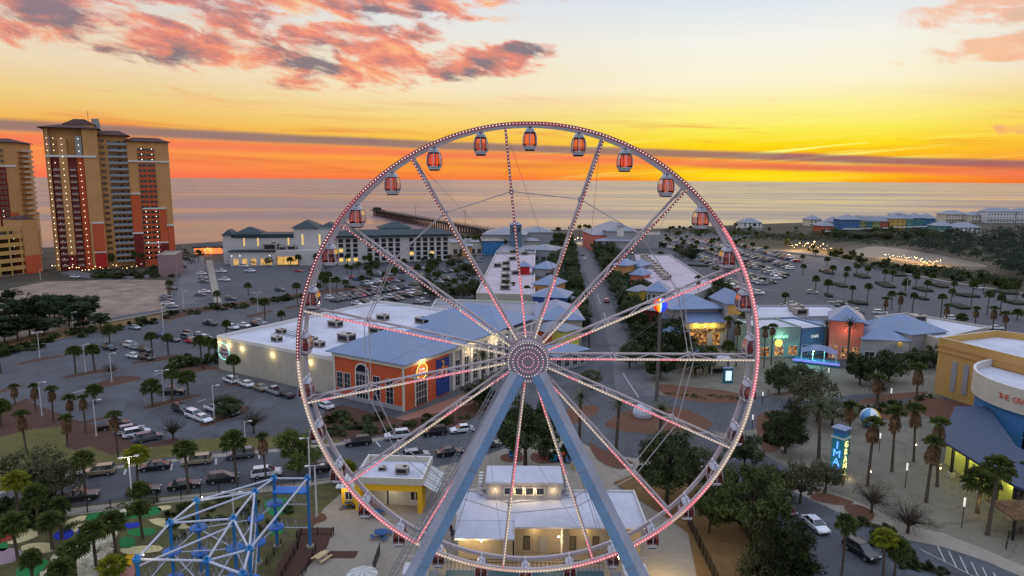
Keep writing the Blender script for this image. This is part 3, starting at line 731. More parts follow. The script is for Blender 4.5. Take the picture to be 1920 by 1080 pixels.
b = MB(); b.box(X5(-20), X5(50), 0, 14, 0, h7, mat('pale_yellow_wall', L3(214, 196, 120), .85, .06, .4)); b.box(X5(60), X5(76), 0, 8, 0, h7, tanw); b.build('wall', t)
b = MB(); b.hip(X5(-20), X5(50), 0, 14, h7+.01, 2.4, brownr, 1); b.hip(X5(62), X5(75), 1, 7, h7+.01, 1.6, brownr, .8); b.build('roof', t)
for px in (0, 8, 20, 34): link('window', window_mesh(1.6, 2.2), t, (X5(px), 0, h7-4))
# ---------------------------------------------------------------- hotel by the beach
hotw = mat('hotel_wall', L3(190, 184, 182), .85, .05, .4)
F = Fr((432, 499), (640, 497)); X = lambda px: lx(F, px, 432, 640); base = G(530, 498)
zh = lambda py, px=530: HT(base, px, py)
t = thing('hotel_lobby', 'white hotel lobby building with lit ground floor windows and dark teal roofs', 'hotel', F.o, F.rz)
b = MB(); b.box(X(432), X(517), 0, 9, 0, zh(472), hotw); b.box(X(559), X(632), 0, 9, 0, zh(470), hotw); b.box(X(517), X(559), 3, 9, 0, zh(470), hotw); b.box(X(517), X(559), 0, 3, zh(481), zh(470), hotw)
b.box(X(428), X(546), 9.02, 26, 0, zh(448), hotw); b.box(X(546.2), X(632), 9.02, 30, 0, zh(430), hotw); b.build('wall', t)
b = MB(); b.box(X(432)-.8, X(517), -.8, 9, zh(472)+.01, zh(472)+.5, teal); b.box(X(432), X(546), 8.4, 26.4, zh(448)+.01, zh(441), teal); b.hip(X(546), X(590), 9, 30, zh(430)+.02, 4, teal, 1.2); b.hip(X(591), X(632), 10, 30, zh(432)+.02, 3.4, teal, 1.2); b.hip(X(414), X(430), 9, 20, zh(443), 3, teal, 1); b.hip(X(432), X(480), 14, 26, zh(441)+.02, 3.2, teal, .4); b.build('roof', t)
b = MB(); b.box(X(412), X(428), 9.02, 22, 0, zh(443), hotw); b.build('side_wing', t)
litw = window_mesh(2.6, 3.4, glass=warm2, mull=1)
for px in (443, 459, 476, 493, 505): link('window', litw, t, (X(px), 0, .6))
b = MB(); b.box(X(518), X(558), 2.8, 2.98, .3, zh(482), warm2); b.build('lit_entrance', t)
for px in (452, 478, 536): link('window', window_mesh(.8, 5, glass=warm), t, (X(px), 9.02, zh(464)))
for px in (563, 596): link('window', window_mesh(.9, 6, glass=warm), t, (X(px), 9.02, zh(462)))
for px in (436, 451, 506): link('wall_lamp', bulb_me2, t, (X(px), -.6, zh(479)))
for px, s_ in ((505, 3.0), (528, 1.6), (545, 2.0)): hvac(F.W(X(px), 5, zh(471)), F.rz, s_, 'dark machinery box on the low roof of the white hotel lobby', 'machinery on the hotel lobby roof')
F = Fr((634, 497), (843, 491)); X = lambda px: lx(F, px, 634, 843); base = G(740, 494)
Hh = zh2 = HT(base, 740, 444)
t = thing('hotel_wing', 'long five storey white hotel wing with grid of dark square windows and teal roof', 'hotel', F.o, F.rz)
b = MB(); b.box(0, F.w, 0, 16, 0, Hh, hotw); b.box(X(720), X(775), 17, 30, 0, Hh+3.5, hotw); b.build('wall', t)
for px in range(646, 842, 39): 
    b = MB(); b.box(X(px)-.35, X(px)+.35, -.25, -.01, 0, Hh, hotw); b.build('pilaster', t)
b = MB(); b.hip(0, F.w, 0, 16, Hh+.01, 2.6, teal, 1.6, 6, th=1.2); b.hip(X(718), X(778), 16.5, 31, Hh+3.6, 3.2, teal, 1.2); b.build('roof', t)
b = MB(); b.box(X(660), X(840), -.9, -.26, 0, 1.0, mat('hotel_base', L3(96, 92, 90), .9, .1, 1)); b.build('plinth', t)
wd = window_mesh(2.3, 1.9, frame=darkm, mull=0); wl = window_mesh(2.3, 1.9, frame=darkm, glass=warm, mull=0); fhh = (Hh-2)/5
for i in range(5):
    for k, px in enumerate(range(640, 840, 13)):
        if k in (3, 9): continue
        lit = (i == 0 and 638 < px < 690) or (i, px) in ((1, 770), (2, 640), (1, 809))
        link('window', wl if lit else wd, t, (X(px), 0, 1.9+i*fhh))
# entrance canopy of the hotel and its gatehouse
F = Fr((362, 478), (418, 477)); b = MB(); glowo = mat('orange_neon', (1, .3, .1), .5, 0, emit=1.1, ecol=(1, .24, .06))
t = thing('entrance_canopy', 'low dark roof with orange neon glow between the towers and the hotel', 'canopy', F.o, F.rz)
b.box(0, F.w, 0, 7, 4.2, 4.8, darkm); b.hip(0, F.w, 0, 7, 4.81, 1.4, teal, .6); b.build('roof', t)
b = MB(); b.box(.5, F.w-.5, .2, .5, 3.4, 4.1, glowo); b.box(.5, F.w-.5, 3, 3.3, .3, 3.2, glowo); b.build('neon_fascia', t)
for i in range(6): b = MB(); x = .6+i*(F.w-1.2)/5; b.box(x-.2, x+.2, 0, .4, 0, 4.2, trimw); b.build('post', t)
lamp(F.W(F.w/2, -2, 3), 1500, (1, .3, .1), .5)
F = Fr((298, 520), (330, 519)); local_building('pump_house', 'small windowless mauve block beside the orange hotel driveway', F, 0, F.w, 0, 22, HT(G(314, 520), 314, 480), mat('mauve_wall', L3(140, 116, 118), .85, .08, .3), conc, cat='building')
# ---------------------------------------------------------------- pier
pm = mat('pier_timber', L3(62, 54, 48), .9, .2, .5); pm2 = mat('pier_pile', L3(96, 70, 64), .9, .2, .5)
p0 = G(703, 393, 6.5); p1 = G(935, 434, 6.5); d = p1-p0; Ln = d.length; rz = math.atan2(d.y, d.x)
t = thing('fishing_pier', 'long timber fishing pier on tall piles running out into the gulf', 'pier', (p0.x, p0.y, 0), rz)
b = MB(); b.box(0, Ln, -3.5, 3.5, 5.6, 6.5, pm); b.box(0, 26, -7, 7, 5.61, 6.52, pm); b.build('deck', t)
for s in (-1, 1):
    b = MB(); b.box(0, Ln, s*3.5-.1, s*3.5+.1, 7.3, 7.7, pm)
    for i in range(0, int(Ln), 8): b.box(i, i+.3, s*3.5-.1, s*3.5+.1, 6.5, 7.3, pm)
    b.build('railing', t)
b = MB(); b.box(-.0, 1.4, -.9, .9, 0, 5.3, pm2); 
be = MB()
for s in (-1, 1): be.bar((0, s*2.6, -3), (0, s*2.2, 5.6), .75, pm2, 6)
be.box(-.5, .5, -3.4, 3.4, 4.8, 5.6, pm); bme = be.data('pile_bent'); nb = 60
for i in range(nb): link('pile_bent', bme, t, (3+i*(Ln-6)/(nb-1), 0, 0))
b = MB(); b.box(6, 18, -4, 4, 6.52, 9.2, pm); b.hip(6, 18, -4, 4, 9.21, 1.2, pm, 1); b.build('pier_head_shelter', t)
for i, px in enumerate((812, 895)):
    q = p0+d*(.45 if i == 0 else .82)
    b = MB(); b.bar((0, 0, 0), (0, 0, 15), .18, darkm, 5); o = b.build('flag_pole', None, loc=(q.x, q.y, 6.5)); tag(o, ['thin mast standing halfway along the fishing pier', 'thin mast standing near the land end of the fishing pier'][i], 'mast')
# ---------------------------------------------------------------- big games hall with the orange front (left of the wheel)
A = G(411, 692); C = G(760, 772); F = Fr(A, C); W0 = F.w; HA = 8.3; XO = F.L(G(622, 744)).x
E = F.L(G(905, 716)); D0 = 60
t = thing('games_hall', 'huge white roofed games hall with beige side wall, orange front and blue hip roofs', 'building', F.o, F.rz)
b = MB(); b.box(0, XO, 0, D0, 0, HA-.5, beigew); b.box(XO+.01, W0, -.05, 15.5, 0, 9.3, orangew); b.box(XO+.01, W0-.3, 15.51, D0, 0, 9.3, greyw); b.build('wall', t)
b = MB(); b.box(0, XO, 0, D0, HA-.49, HA-.3, wroof); b.box(XO, W0-8, 24, D0, 9.31, 9.5, wroof); b.build('roof', t)
b = MB()
for a0 in ((-.1, .35, -.1, D0), (.35, XO, -.1, .35), (.35, W0-4, D0-.4, D0+.05)): b.box(a0[0], a0[1], a0[2], a0[3], HA-.3, HA+.5, trimw)
b.build('parapet', t)
b = MB(); b.box(XO-.1, W0+.35, -.45, -.06, 9.31, 10.1, cream); b.box(W0+.01, W0+.35, -.06, 40, 9.31, 10.1, cream)
for x in (XO, W0-.5): b.box(x, x+.5, -.25, -.06, 0, 9.3, cream)
b.box(XO+.5, W0-.5, -.2, -.06, 0, 1.0, greyw); b.build('cornice', t)
b = MB(); b.hip(XO-1, W0, 0, 17, 10.11, 4.2, mroof, .8); b.build('hip_roof', t)
b = MB(); b.hip(XO+2, W0-.4, 17.9, 38, 10.13, 4.6, mroof, .6); b.build('hip_roof', t)
b = MB(); b.hip(XO-6, W0-1, 38.8, 57, 10.15, 3.8, mroof, .6); b.build('hip_roof', t)
wl1 = window_mesh(1.7, 3.6, mull=1); wl2 = window_mesh(1.9, 5.4, mull=1)
fx = lambda px, py: F.L(G(px, py)).x
spn = W0-XO
for u in (.09, .20): link('window', wl1, t, (XO+spn*u, -.06, 2.2))
for u in (.62, .80): link('window', wl2, t, (XO+spn*u, -.06, 1.0))
def archwin(w_, h_, gl, x, parent, face='front', y=0):
    b = MB(); n = 10; r = w_/2
    pts = [(-r, 0), (r, 0)]+[(r*math.cos(PI*i/n), h_+r*math.sin(PI*i/n)) for i in range(n+1)]
    out = [(-r-.3, -.0), (r+.3, -.0)]+[((r+.3)*math.cos(PI*i/n), h_+(r+.3)*math.sin(PI*i/n)) for i in range(n+1)]
    def P(q, d): return (q[0], -d, q[1])
    b.poly([P(q, .10) for q in pts], gl)
    for i in range(1, len(pts)):
        j = (i+1) % len(pts); b.poly([P(out[i], .22), P(out[j], .22), P(pts[j], .22), P(pts[i], .22)][::-1], trimw); b.poly([P(out[i], .0), P(out[j], .0), P(out[j], .22), P(out[i], .22)], trimw)
    for i in range(1, 4): xx = -r+w_*i/4; b.box(xx-.04, xx+.04, -.16, -.11, 0, h_*.9, trimw)
    for i in range(1, 5): zz = h_*.9*i/4; b.box(-r, r, -.15, -.115, zz-.04, zz+.04, trimw)
    b.box(-r, r, -.2, -.105, h_*.92, h_+.0, greyw)
    o = b.build('arched_window', parent); o.location = (x, y, 0); return o
o = archwin(3.4, 6.0, glassd, XO+spn*.42, t, y=-.06); o.location.z = .8
o = archwin(3.6, 6.4, glassd, 0, t); o.location = (W0, 5.2, .3); o.rotation_euler.z = PI/2
b = MB(); b.box(W0+.02, W0+.12, 10.6, 15.4, .3, 8.6, mat('blue_panel', L3(34, 58, 126), .6, .08, 1)); b.box(W0+.125, W0+.2, 11.2, 14.8, 4.2, 6.6, orangew); b.build('mural_panel', t)
textmesh('lettering', '2', 2.4, yellwb, t, (W0+.2, 13.0, 7.2), (PI/2, 0, PI/2), .03)
b = MB(); b.box(W0-.28, W0+.06, 16, D0, 9.0, 9.3, cream)
for i in range(11): y_ = 17+i*3.6; b.box(W0-.28, W0+.05, y_, y_+.7, 0, 9.0, trimw)
b.build('colonnade', t)
wd2 = window_mesh(1.7, 6.2, mull=1)
for i in range(10): link('window', wd2, t, (W0-.28, 19.1+i*3.6, .6), PI/2)
for i in range(5):
    o = link('wall_lamp', bulb_me2, t, (W0+.8, 21+i*4.6, 8.4), 0, .6)
lamp(F.W(W0+1.5, 24, 8.2), 420); lamp(F.W(W0+1.5, 34, 8.2), 420)
# round signs
def round_sign(label, p, rz, r, txtm, ringm, bgm):
    q = thing('round_sign', label, 'sign', p, rz)
    b = MB(); b.bar((0, .0, 0), (0, -.18, 0), r, bgm, 32); b.build('sign_face', q)
    b = MB(); n = 32
    for i in range(n):
        a, c = 2*PI*i/n, 2*PI*(i+1)/n; b.bar((r*math.cos(a), -.2, r*math.sin(a)), (r*math.cos(c), -.2, r*math.sin(c)), .11, ringm, 4)
    b.build('rim_tube', q)
    textmesh('lettering', "Dave\n& Buster's", r*.52, txtm, q, (0, -.22, 0), (PI/2, 0, 0), .03, space=.9)
    return q
b_neon = mat('teal_neon', (.3, .9, .8), .5, 0, emit=.7, ecol=(.35, .9, .85)); signbg = mat('sign_face_pale', L3(170, 160, 164), .6, .05, 2); signred = mat('sign_face_orange', L3(208, 96, 50), .5, .1, .6, emit=.25, ecol=(1, .4, .1)); letw = mat('sign_letters_white', (.8, .8, .8), .5, 0, emit=.5, ecol=(1, .9, .8)); letd = mat('sign_letters_dark', L3(70, 62, 80), .6, 0)
ps = F.L(G(430, 700)); round_sign('large round sign with teal neon ring on the beige side wall of the games hall', F.W(2.6, -.02, 5.0), F.rz, 2.1, letd, b_neon, signbg)
round_sign('round orange sign above the arched window at the orange corner of the games hall', F.W(W0+.25, 5.2, 7.6), F.rz+PI/2, 1.75, letw, mat('yellow_neon', (1, .8, .2), .5, 0, emit=1.2, ecol=(1, .7, .15)), signred)
lamp(F.W(W0+1.6, 5.2, 9.9), 350, (1, .62, .2))
for i, x in enumerate((.9, 4.6, 9.5, 20.5, 33.2)):
    z_ = 6.9 if i < 2 else 6.6
    o = link('wall_lamp', bulb_me2, t, (x, -.5, z_+.3), 0, .5); lamp(F.W(x, -.7, z_), 130, (1, .80, .34), .2)
for i, (px, py, s) in enumerate(((629, 613, 1.35), (706, 625, 1.35), (650, 640, 1.5), (718, 600, 1.2), (791, 606, 1.3), (527, 625, .9), (519, 640, .95), (583, 643, 1.1), (598, 650, 1.0))):
    hvac(G(px, py, HA-.3), F.rz+(.1 if i % 2 else 0), s, ['tan air unit left of centre on the games hall roof', 'tan air unit with dark end, middle of the games hall roof', 'largest tan air unit beside the blue hip roof of the games hall', 'far tan air unit near the back edge of the games hall roof', 'far right tan air unit beside the back blue roof of the games hall', 'small air unit near the beige wall, farther of two', 'small air unit near the beige wall, nearer of two', 'dark low air unit beside the rim of the wheel on the games hall roof', 'low grey air unit at the front edge of the games hall roof'][i], 'air handling units on the games hall roof')
b = MB()
for i in range(5): b.bar((8+i*1.8, 10, HA-.25), (8+i*1.8, 16+2*math.sin(i), HA-.25), .09, steelg, 5)
b.bar((7, 12, HA-.25), (17, 12, HA-.25), .1, steelg, 5); b.build('roof_pipes', t)
HALL = F
# ---------------------------------------------------------------- mid and far mall buildings
def pb(label, pts, h, wall, roof, **k): return poly_building('mall_building', label, pts, h, wall, roof, **k)
def frontF(A, B, z): return Fr(G(A[0], A[1], z), G(B[0], B[1], z))
def hipb(label, A, B, h, depth, wall, rh=2.4, roof=None, name='mall_pavilion', over=.8, group=None, wins=0, wz=.8, wh=2.4, lit=False, ridge=None, cat='building', z0=0):
    F = frontF(A, B, h); t = local_building(name, label, F, 0, F.w, 0, depth, h, wall, roof or mroof, 'hip', rh, cat, group, over, ridge=ridge, z0=z0)
    if wins:
        me = window_mesh(F.w/wins*.55, wh, glass=shopl if lit else glassd)
        for i in range(wins): link('window', me, t, (F.w*(i+.5)/wins, 0, wz))
    return t, F
pb('long low grey mall building behind the games hall, left of the boulevard', [(806, 580), (818, 560), (1008, 566), (1012, 584), (1010, 600), (830, 592)], 6.5, cream, groof)
t, c, W = pb('long pinkish roofed mall block left of the boulevard with air units down its middle', [(893, 549), (1003, 552), (1003, 476), (929, 475)], 7, beigew, pink_r)
for i, (px, py) in enumerate(((947, 543), (948, 532), (948, 521), (949, 508), (949, 497), (961, 488), (962, 475), (933, 501), (984, 478), (967, 515))): hvac(G(px, py, 6.4), .05, 1.5)
pb('grey roofed mall block beyond the pinkish one, left of the boulevard', [(929, 473), (1005, 474), (1002, 458), (945, 457)], 7, greyw, groof)
hipb('dark red walled turret with hip roof on the pinkish mall roof', (975, 500), (993, 500), 10, 8, crimson, 2)
hipb('blue walled corner pavilion with a wide blue hip roof, left of the boulevard', (999, 556), (1060, 559), 7.5, 12, mat('royal_blue_wall', L3(58, 84, 150), .8, .1, .4), 3.0, wins=3)
hipb('blue roofed pavilion behind the royal blue one with yellow light below', (1000, 533), (1038, 536), 8, 12, tanw, 3, wins=2)
hipb('grey pavilion with white columns and ochre side wall, left of the boulevard', (998, 503), (1030, 505), 9, 12, greyw, 2.6, wins=3)
hipb('grey roofed shops halfway along the left of the boulevard', (1012, 560), (1062, 566), 5, 9, beigew, 1.8, groof, wins=4)
hipb('ochre fronted shop under a grey roof, left of the boulevard', (1000, 518), (1030, 519), 5.5, 7, tanw, 1.4, groof, wins=2, lit=True)
hipb('long hip roofed shops beside the far end of the boulevard, left side', (985, 468), (1040, 470), 7, 20, greyw, 2.6, groof, wins=4)
hipb('bright blue box store near the pier', (905, 452), (944, 452), 9, 30, bluew, 1.0, conc, name='box_store')
hipb('cream block half hidden behind palms left of the blue box store', (848, 455), (904, 454), 8, 25, cream, 1.4, groof, wins=5, wh=3)
hipb('tan lobby block left of the blue box store', (866, 462), (885, 462), 7, 12, tanw, 1.2, groof)
hipb('big grey roofed hall at the foot of the pier', (905, 440), (985, 441), 12, 40, greyw, 3.6, groof, wins=8, wh=3)
hipb('square lookout tower with blue roof rising above the halls near the pier', (958, 422), (978, 422), 20, 8, mat('slate_wall', L3(90, 108, 124), .8, .08, .4), 2, wins=2, wz=15.5, wh=3)
hipb('wide grey roofed hall right of the lookout tower', (985, 436), (1038, 436), 12, 30, greyw, 3.2, groof, wins=5, wh=3)
hipb('low grey shop row in front of the halls near the pier', (950, 452), (1010, 452), 8, 20, beigew, 2.0, groof, wins=6)
hipb('cinema like hall with red band under its roof, right of the boulevard end', (1113, 441), (1168, 441), 11, 40, salmon, 4.0, groof, wins=6, wh=2.6)
hipb('tall hip roofed hall with cupola, right end of the boulevard', (1140, 434), (1195, 434), 14, 46, greyw, 5, groof)
hipb('small cupola on the tall hip roofed hall', (1161, 424), (1170, 424), 22, 5, trimw, 1.8, groof, name='roof_cupola', cat='cupola', z0=16)
hipb('long grey shop row below the red banded hall', (1118, 452), (1190, 453), 8, 26, greyw, 2.6, groof, wins=8)
pb('plain grey box store right of the tall cupola hall', [(1196, 440), (1236, 440), (1236, 434), (1198, 434)], 10, greyw, conc)
t, c, W = pb('long pinkish roofed mall block right of the boulevard with a diagonal row of air units', [(1205, 520), (1282, 560), (1342, 534), (1256, 477), (1190, 476)], 7, greyw, pink_r)
for i in range(9): hvac(G(1208+i*5.2, 484+i*5.0, 6.4), .9, 1.5)
hipb('turquoise roofed pavilion with red frieze, right of the boulevard', (1183, 515), (1204, 517), 8, 8, salmon, 2.8, wins=2)
hipb('ochre walled pavilion near the middle of the boulevard, right side', (1150, 497), (1175, 499), 9, 11, tanw, 2.6, wins=2)
hipb('grey gabled shops right of the boulevard beside the ochre pavilion', (1176, 498), (1200, 500), 8, 12, greyw, 2.4, wins=2)
hipb('square belvedere with white columns and red base, right of the boulevard', (1213, 546), (1250, 548), 10, 9, mat('belvedere_wall', L3(176, 172, 166), .8, .08, .5), 3.2, wins=4, wz=6, wh=3)
hipb('narrow yellow walled shop right of the boulevard', (1178, 545), (1194, 547), 8, 8, mat('mustard_wall', L3(186, 158, 60), .8, .1, .4), 1.6, groof, wins=1)
hipb('red walled shop behind the lit ball pole', (1206, 580), (1240, 584), 7, 9, redw, 2, groof, wins=2)
hipb('blue roofed wing of the games hall beyond the wheel hub', (1010, 600), (1092, 600), 8, 22, beigew, 3.2)
hipb('terracotta fronted shop beside the wheel hub', (1022, 622), (1052, 618), 7, 6, mat('terracotta_wall', L3(196, 104, 72), .8, .08, .4), 1.2, groof)
t_, F_ = hipb('yellow fronted shop with lit sign board right of the wheel hub', (1060, 622), (1086, 616), 7.5, 10, mat('lemon_wall', L3(196, 190, 90), .8, .08, .4), 1.4, groof, wins=2, lit=True)
hipb('light blue canopy roof beside the road right of the wheel hub', (1040, 668), (1100, 655), 4.2, 8, greyw, 1.6, wins=4)
# ---------------------------------------------------------------- lit plaza buildings right of the wheel
B0 = G(1262, 650); B1 = G(1398, 646); F = Fr(B0, B1)
t = thing('surf_shop', 'cream shop with two stacked blue roofs and yellow lit black lettering', 'shop', F.o, F.rz)
h1 = HT(G(1310, 649), 1310, 604); h2 = HT(G(1310, 649), 1310, 582); X = lambda px: lx(F, px, 1262, 1398)
b = MB(); b.box(X(1284), X(1356), 0, 16, 0, h1, cream); b.box(X(1272), X(1352), 3, 15, h1+.01, h2, greyw); b.box(X(1356.5), X(1390), -1, 10, 0, HT(B0, 1375, 577), greyw); b.build('wall', t)
hh = HT(B0, 1375, 577)
b = MB(); b.box(X(1358), X(1388), -1.06, -1.01, hh-3.2, hh-.2, yellww); b.box(X(1284), X(1356), -.08, -.01, h1-3.4, h1-.2, mat('cream_lamp_glow', L3(214, 186, 120), .85, .05, .5)); b.build('upper_panel', t)  # sign band: the lamps' glow on the cream wall, put into its colour
b = MB(); b.hip(X(1262), X(1356), 2.0, 16, h2+.02, 3.2, mroof, .8); b.hip(X(1357), X(1390), -1, 10, hh+.01, 3.4, mroof, .8); b.build('roof', t)
b = MB(); z_ = h1+.02
b.mesh([(X(1282), -.8, z_), (X(1356), -.8, z_), (X(1354), 3.2, h2-1.0), (X(1286), 3.2, h2-1.0), (X(1282), -.8, z_-.3), (X(1356), -.8, z_-.3)], [(0,1,2,3), (4,5,1,0)], mroof); b.build('lower_roof', t)
b = MB(); b.box(X(1289), X(1324), -.1, -.02, .2, 4.6, shopl); b.box(X(1335), X(1348), -.1, -.02, .2, 3.8, shopl); b.build('shop_window', t)
textmesh('lettering', 'RON JON SURF SHOP', 1.35, letd, t, (X(1318), -.25, h1-2.4), (PI/2, 0, 0), .05)
textmesh('lettering', 'surf outfitters', .9, letd, t, (X(1373), -1.15, hh-5.2), (PI/2, 0, 0), .05)
for px in (1295, 1306, 1318, 1330, 1343): o = link('wall_lamp', bulb_me2, t, (X(px), -.9, h1-1.0), 0, .35)
for px in (1302, 1318, 1334): lamp(F.W(X(px), -1.1, h1-.9), 160, (1, .72, .2))
lamp(F.W(X(1391), -2, hh-1), 200, (1, .85, .4)); link('wall_lamp', bulb_me2, t, (X(1391), -1.6, hh-.6), 0, .5)
hipb('pale pavilion with columned porch behind the lit ball', (1240, 596), (1284, 600), 6.5, 14, greyw, 2.6, wins=3)
hipb('low shop with white columns beside the pale pavilion', (1244, 622), (1284, 622), 4.5, 5, greyw, 1.0, wins=5, wh=3)
# kiosks in the plaza
F = Fr(G(1286, 688), G(1314, 688)); t = thing('food_kiosk', 'small lit kiosk with pointed blue roof in the plaza', 'kiosk', F.o, F.rz)
b = MB(); b.box(0, F.w, 0, 3, 0, 1.0, orangew); 
for x in (.1, F.w-.1):
    for y_ in (.1, 2.9): b.box(x-.1, x+.1, y_-.1, y_+.1, 1.0, 3.1, trimw)
b.box(.2, F.w-.2, 2.7, 2.9, 1, 3, warm); b.build('counter', t); b = MB(); b.hip(0, F.w, 0, 3, 3.1, 2.2, mroof, .7); b.build('roof', t); lamp(F.W(F.w/2, 1.0, 2.6), 140, (1, .7, .3))
F = Fr(G(1333, 702), G(1372, 702)); t = thing('pavilion_stage', 'open pavilion with flat white fabric roof in the plaza', 'pavilion', F.o, F.rz)
b = MB(); b.box(0, F.w, 0, 4, 3.4, 3.9, wroof); b.build('roof', t)
for x in (.2, F.w-.2):
    for y_ in (.2, 3.8): b = MB(); b.bar((x, y_, 0), (x, y_, 3.4), .12, steelw, 6); b.build('post', t)
b = MB(); b.box(.4, F.w-.4, 1.5, 3.6, 0, 1.1, darkm); b.build('bar_counter', t)
p = G(1364, 718); t = thing('advert_board', 'upright turquoise advert board with lit white poster in the plaza', 'sign', p, .1)
b = MB(); b.box(-1.1, 1.1, -.4, .4, 0, 3.6, mat('turquoise_panel', L3(40, 110, 130), .6, .1, 1)); b.box(-1.25, 1.25, -.5, .5, 3.61, 3.85, mroof); b.build('case', t)
b = MB(); b.box(-.75, .75, -.46, -.405, .7, 3.1, mat('lit_poster', (.7, .8, .8), .5, .3, 2, emit=.8, ecol=(.7, .85, .9))); b.build('poster', t)
# row right of the wheel rim
def shopfront(label, A, B, topy, wall, depth=14, sign=None, signm=None, glow=None, wins=3, name='shop', lit=True, rm=None, roofh=0, wh=2.6, ty=.0):
    F = Fr(G(*A), G(*B)); h = HT(G(*A), A[0], topy); t = local_building(name, label, F, 0, F.w, 0, depth, h, wall, rm or wroof, 'hip' if roofh else 'flat', roofh or 1, 'shop', None, .5)
    if wins:
        me = window_mesh(F.w/wins*.62, wh, glass=shopl if lit else glassd)
        for i in range(wins): link('window', me, t, (F.w*(i+.5)/wins, 0, .5))
    if sign: textmesh('lettering', sign, 1.1, signm or letw, t, (F.w/2, -.2, h*.72), (PI/2, 0, 0), .05)
    if glow: lamp(F.W(F.w/2, -1.5, h*.8), glow[0], glow[1])
    return t, F, h
tealw = mat('teal_stucco', L3(126, 148, 142), .8, .08, .4)
shopfront('pale teal shop with green lit sign and glass front, behind the palms', (1420, 672), (1498, 668), 618, tealw, 12, 'CABANAS', mat('green_letters', (.3, .9, .5), .5, 0, emit=1, ecol=(.4, 1, .6)), (180, (.5, 1, .8)), 3)
p = G(1456, 676); b = MB(); b.bar((0, 0, 0), (0, -.2, 0), 1.0, mat('yellow_lit_disc', (1, .7, .2), .5, 0, emit=1.4, ecol=(1, .6, .1)), 20); o = b.build('round_sign', None, loc=(p.x, p.y-.5, 5.0)); tag(o, 'small glowing yellow round sign beside the teal shop', 'sign')
shopfront('slate blue shop with small dark sign board under a grey roof', (1500, 668), (1548, 664), 618, mat('slate_blue_wall', L3(88, 116, 152), .8, .08, .4), 14, 'CAFE', letw, None, 3, lit=False)
shopfront('salmon corner block with hip roof and tall orange lit entrance', (1552, 672), (1614, 678), 600, salmon, 12, None, None, (130, (1, .6, .35)), 3, roofh=3.2, rm=mroof, wh=3.2)
shopfront('grey shop wing with hip roof and round lit emblem on the wall', (1614, 680), (1702, 684), 636, greyw, 12, None, None, None, 3, lit=False, roofh=3.0, rm=mroof)
p = G(1681, 687); b = MB(); b.bar((0, 0, 0), (0, -.15, 0), .75, mat('bronze_emblem', L3(120, 104, 60), .6, .1, 2), 16); o = b.build('wall_emblem', None, loc=(p.x, p.y-.4, 6.0)); tag(o, 'oval pale lit emblem on the grey shop wing', 'sign'); lamp((p.x, p.y-1.5, 7.2), 160, (1, .95, .6))
shopfront('plain grey shop wing with hip roof beside the yellow hall', (1704, 684), (1768, 676), 628, greyw, 16, None, None, None, 2, lit=False, roofh=3.4, rm=mroof)
pb('long white roofed shop block behind the teal shop', [(1408, 596), (1600, 590), (1555, 572), (1420, 572)], 8, greyw, wroof)
pb('long blue grey roof slope above the teal and slate shops', [(1420, 618), (1560, 612), (1555, 598), (1410, 600)], 7, greyw, mroof, par=.2)
pb('large white roofed store behind the grey shop wings', [(1640, 592), (1700, 586), (1856, 612), (1760, 634), (1690, 612)], 8, beigew, wroof)
for px, py in ((1492, 583), (1500, 590), (1720, 603)): hvac(G(px, py, 7.5), .1, 1.5)
# turquoise playground canopy
F = Fr(G(1488, 680), G(1572, 690)); t = thing('splash_playground', 'turquoise lit playground with a curved canopy in front of the shops', 'playground', F.o, F.rz)
b = MB(); b.box(0, F.w, 0, 5, 0, .6, mat('turquoise_deck', L3(60, 130, 170), .7, .1, .6)); b.build('deck', t)
b = MB(); n = 8
for i in range(n):
    a, c = i/n, (i+1)/n; za, zc = 3.6+1.2*math.sin(a*PI), 3.6+1.2*math.sin(c*PI)
    b.mesh([(F.w*(.15+.8*a), -.5, za-.6), (F.w*(.15+.8*c), -.5, zc-.6), (F.w*(.15+.8*c), 4, zc), (F.w*(.15+.8*a), 4, za)], [(0,1,2,3)], mroof)
b.build('canopy', t)
for i in range(4): b = MB(); b.bar((F.w*(.15+.26*i), 1.5, .6), (F.w*(.15+.26*i), 1.5, 4.2), .12, steelw, 6); b.build('post', t)
b = MB(); b.box(-.3, F.w+.3, -.4, -.3, .65, 1.2, mat('violet_rail', (.3, .3, .9), .5, 0, emit=.5, ecol=(.3, .35, 1))); b.build('lit_rail', t)
lamp(F.W(F.w*.45, .5, 3.0), 900, (.2, .95, .9), .2); link('lamp_globe', bulb_me, t, (F.w*.45, -.2, 3.8), 0, .7)
# ---------------------------------------------------------------- yellow hall and round-fronted hall at the right edge
b0 = G(1758, 738); hy = HT(b0, 1762, 632); F = Fr(b0, G(1862, 757))
cor = [G(1762, 632, hy), G(1868, 620, hy), G(1990, 628, hy), G(2140, 680, hy), G(2010, 688, hy), ]
t, c, W = poly_building('yellow_hall', 'large yellow hall with white roof and two tall grey panels at the right edge', [(1762, 632), (1868, 619), (1925, 626), (2080, 650), (2040, 700)], hy, yellww, wroof, par=1.6, cat='building')
FY = Fr(G(1762, 632, hy), G(2040, 700, hy))
b = MB(); b.box(-.2, FY.w, -.25, -.07, hy-3.2, hy-2.9, tanw); b.box(-.2, FY.w, -.2, -.07, hy-2.0, hy-1.6, tanw)
for vv in (b,): 
    o = b.build('moulding', t); o.location = FY.o-Vector((c.x, c.y, 0)); o.rotation_euler.z = FY.rz
for a0 in (.125, .215):
    b = MB(); b.box(FY.w*a0, FY.w*(a0+.04), -.14, -.07, 1.8, hy-4.6, greyw); o = b.build('tall_panel', t); o.location = FY.o-Vector((c.x, c.y, 0)); o.rotation_euler.z = FY.rz
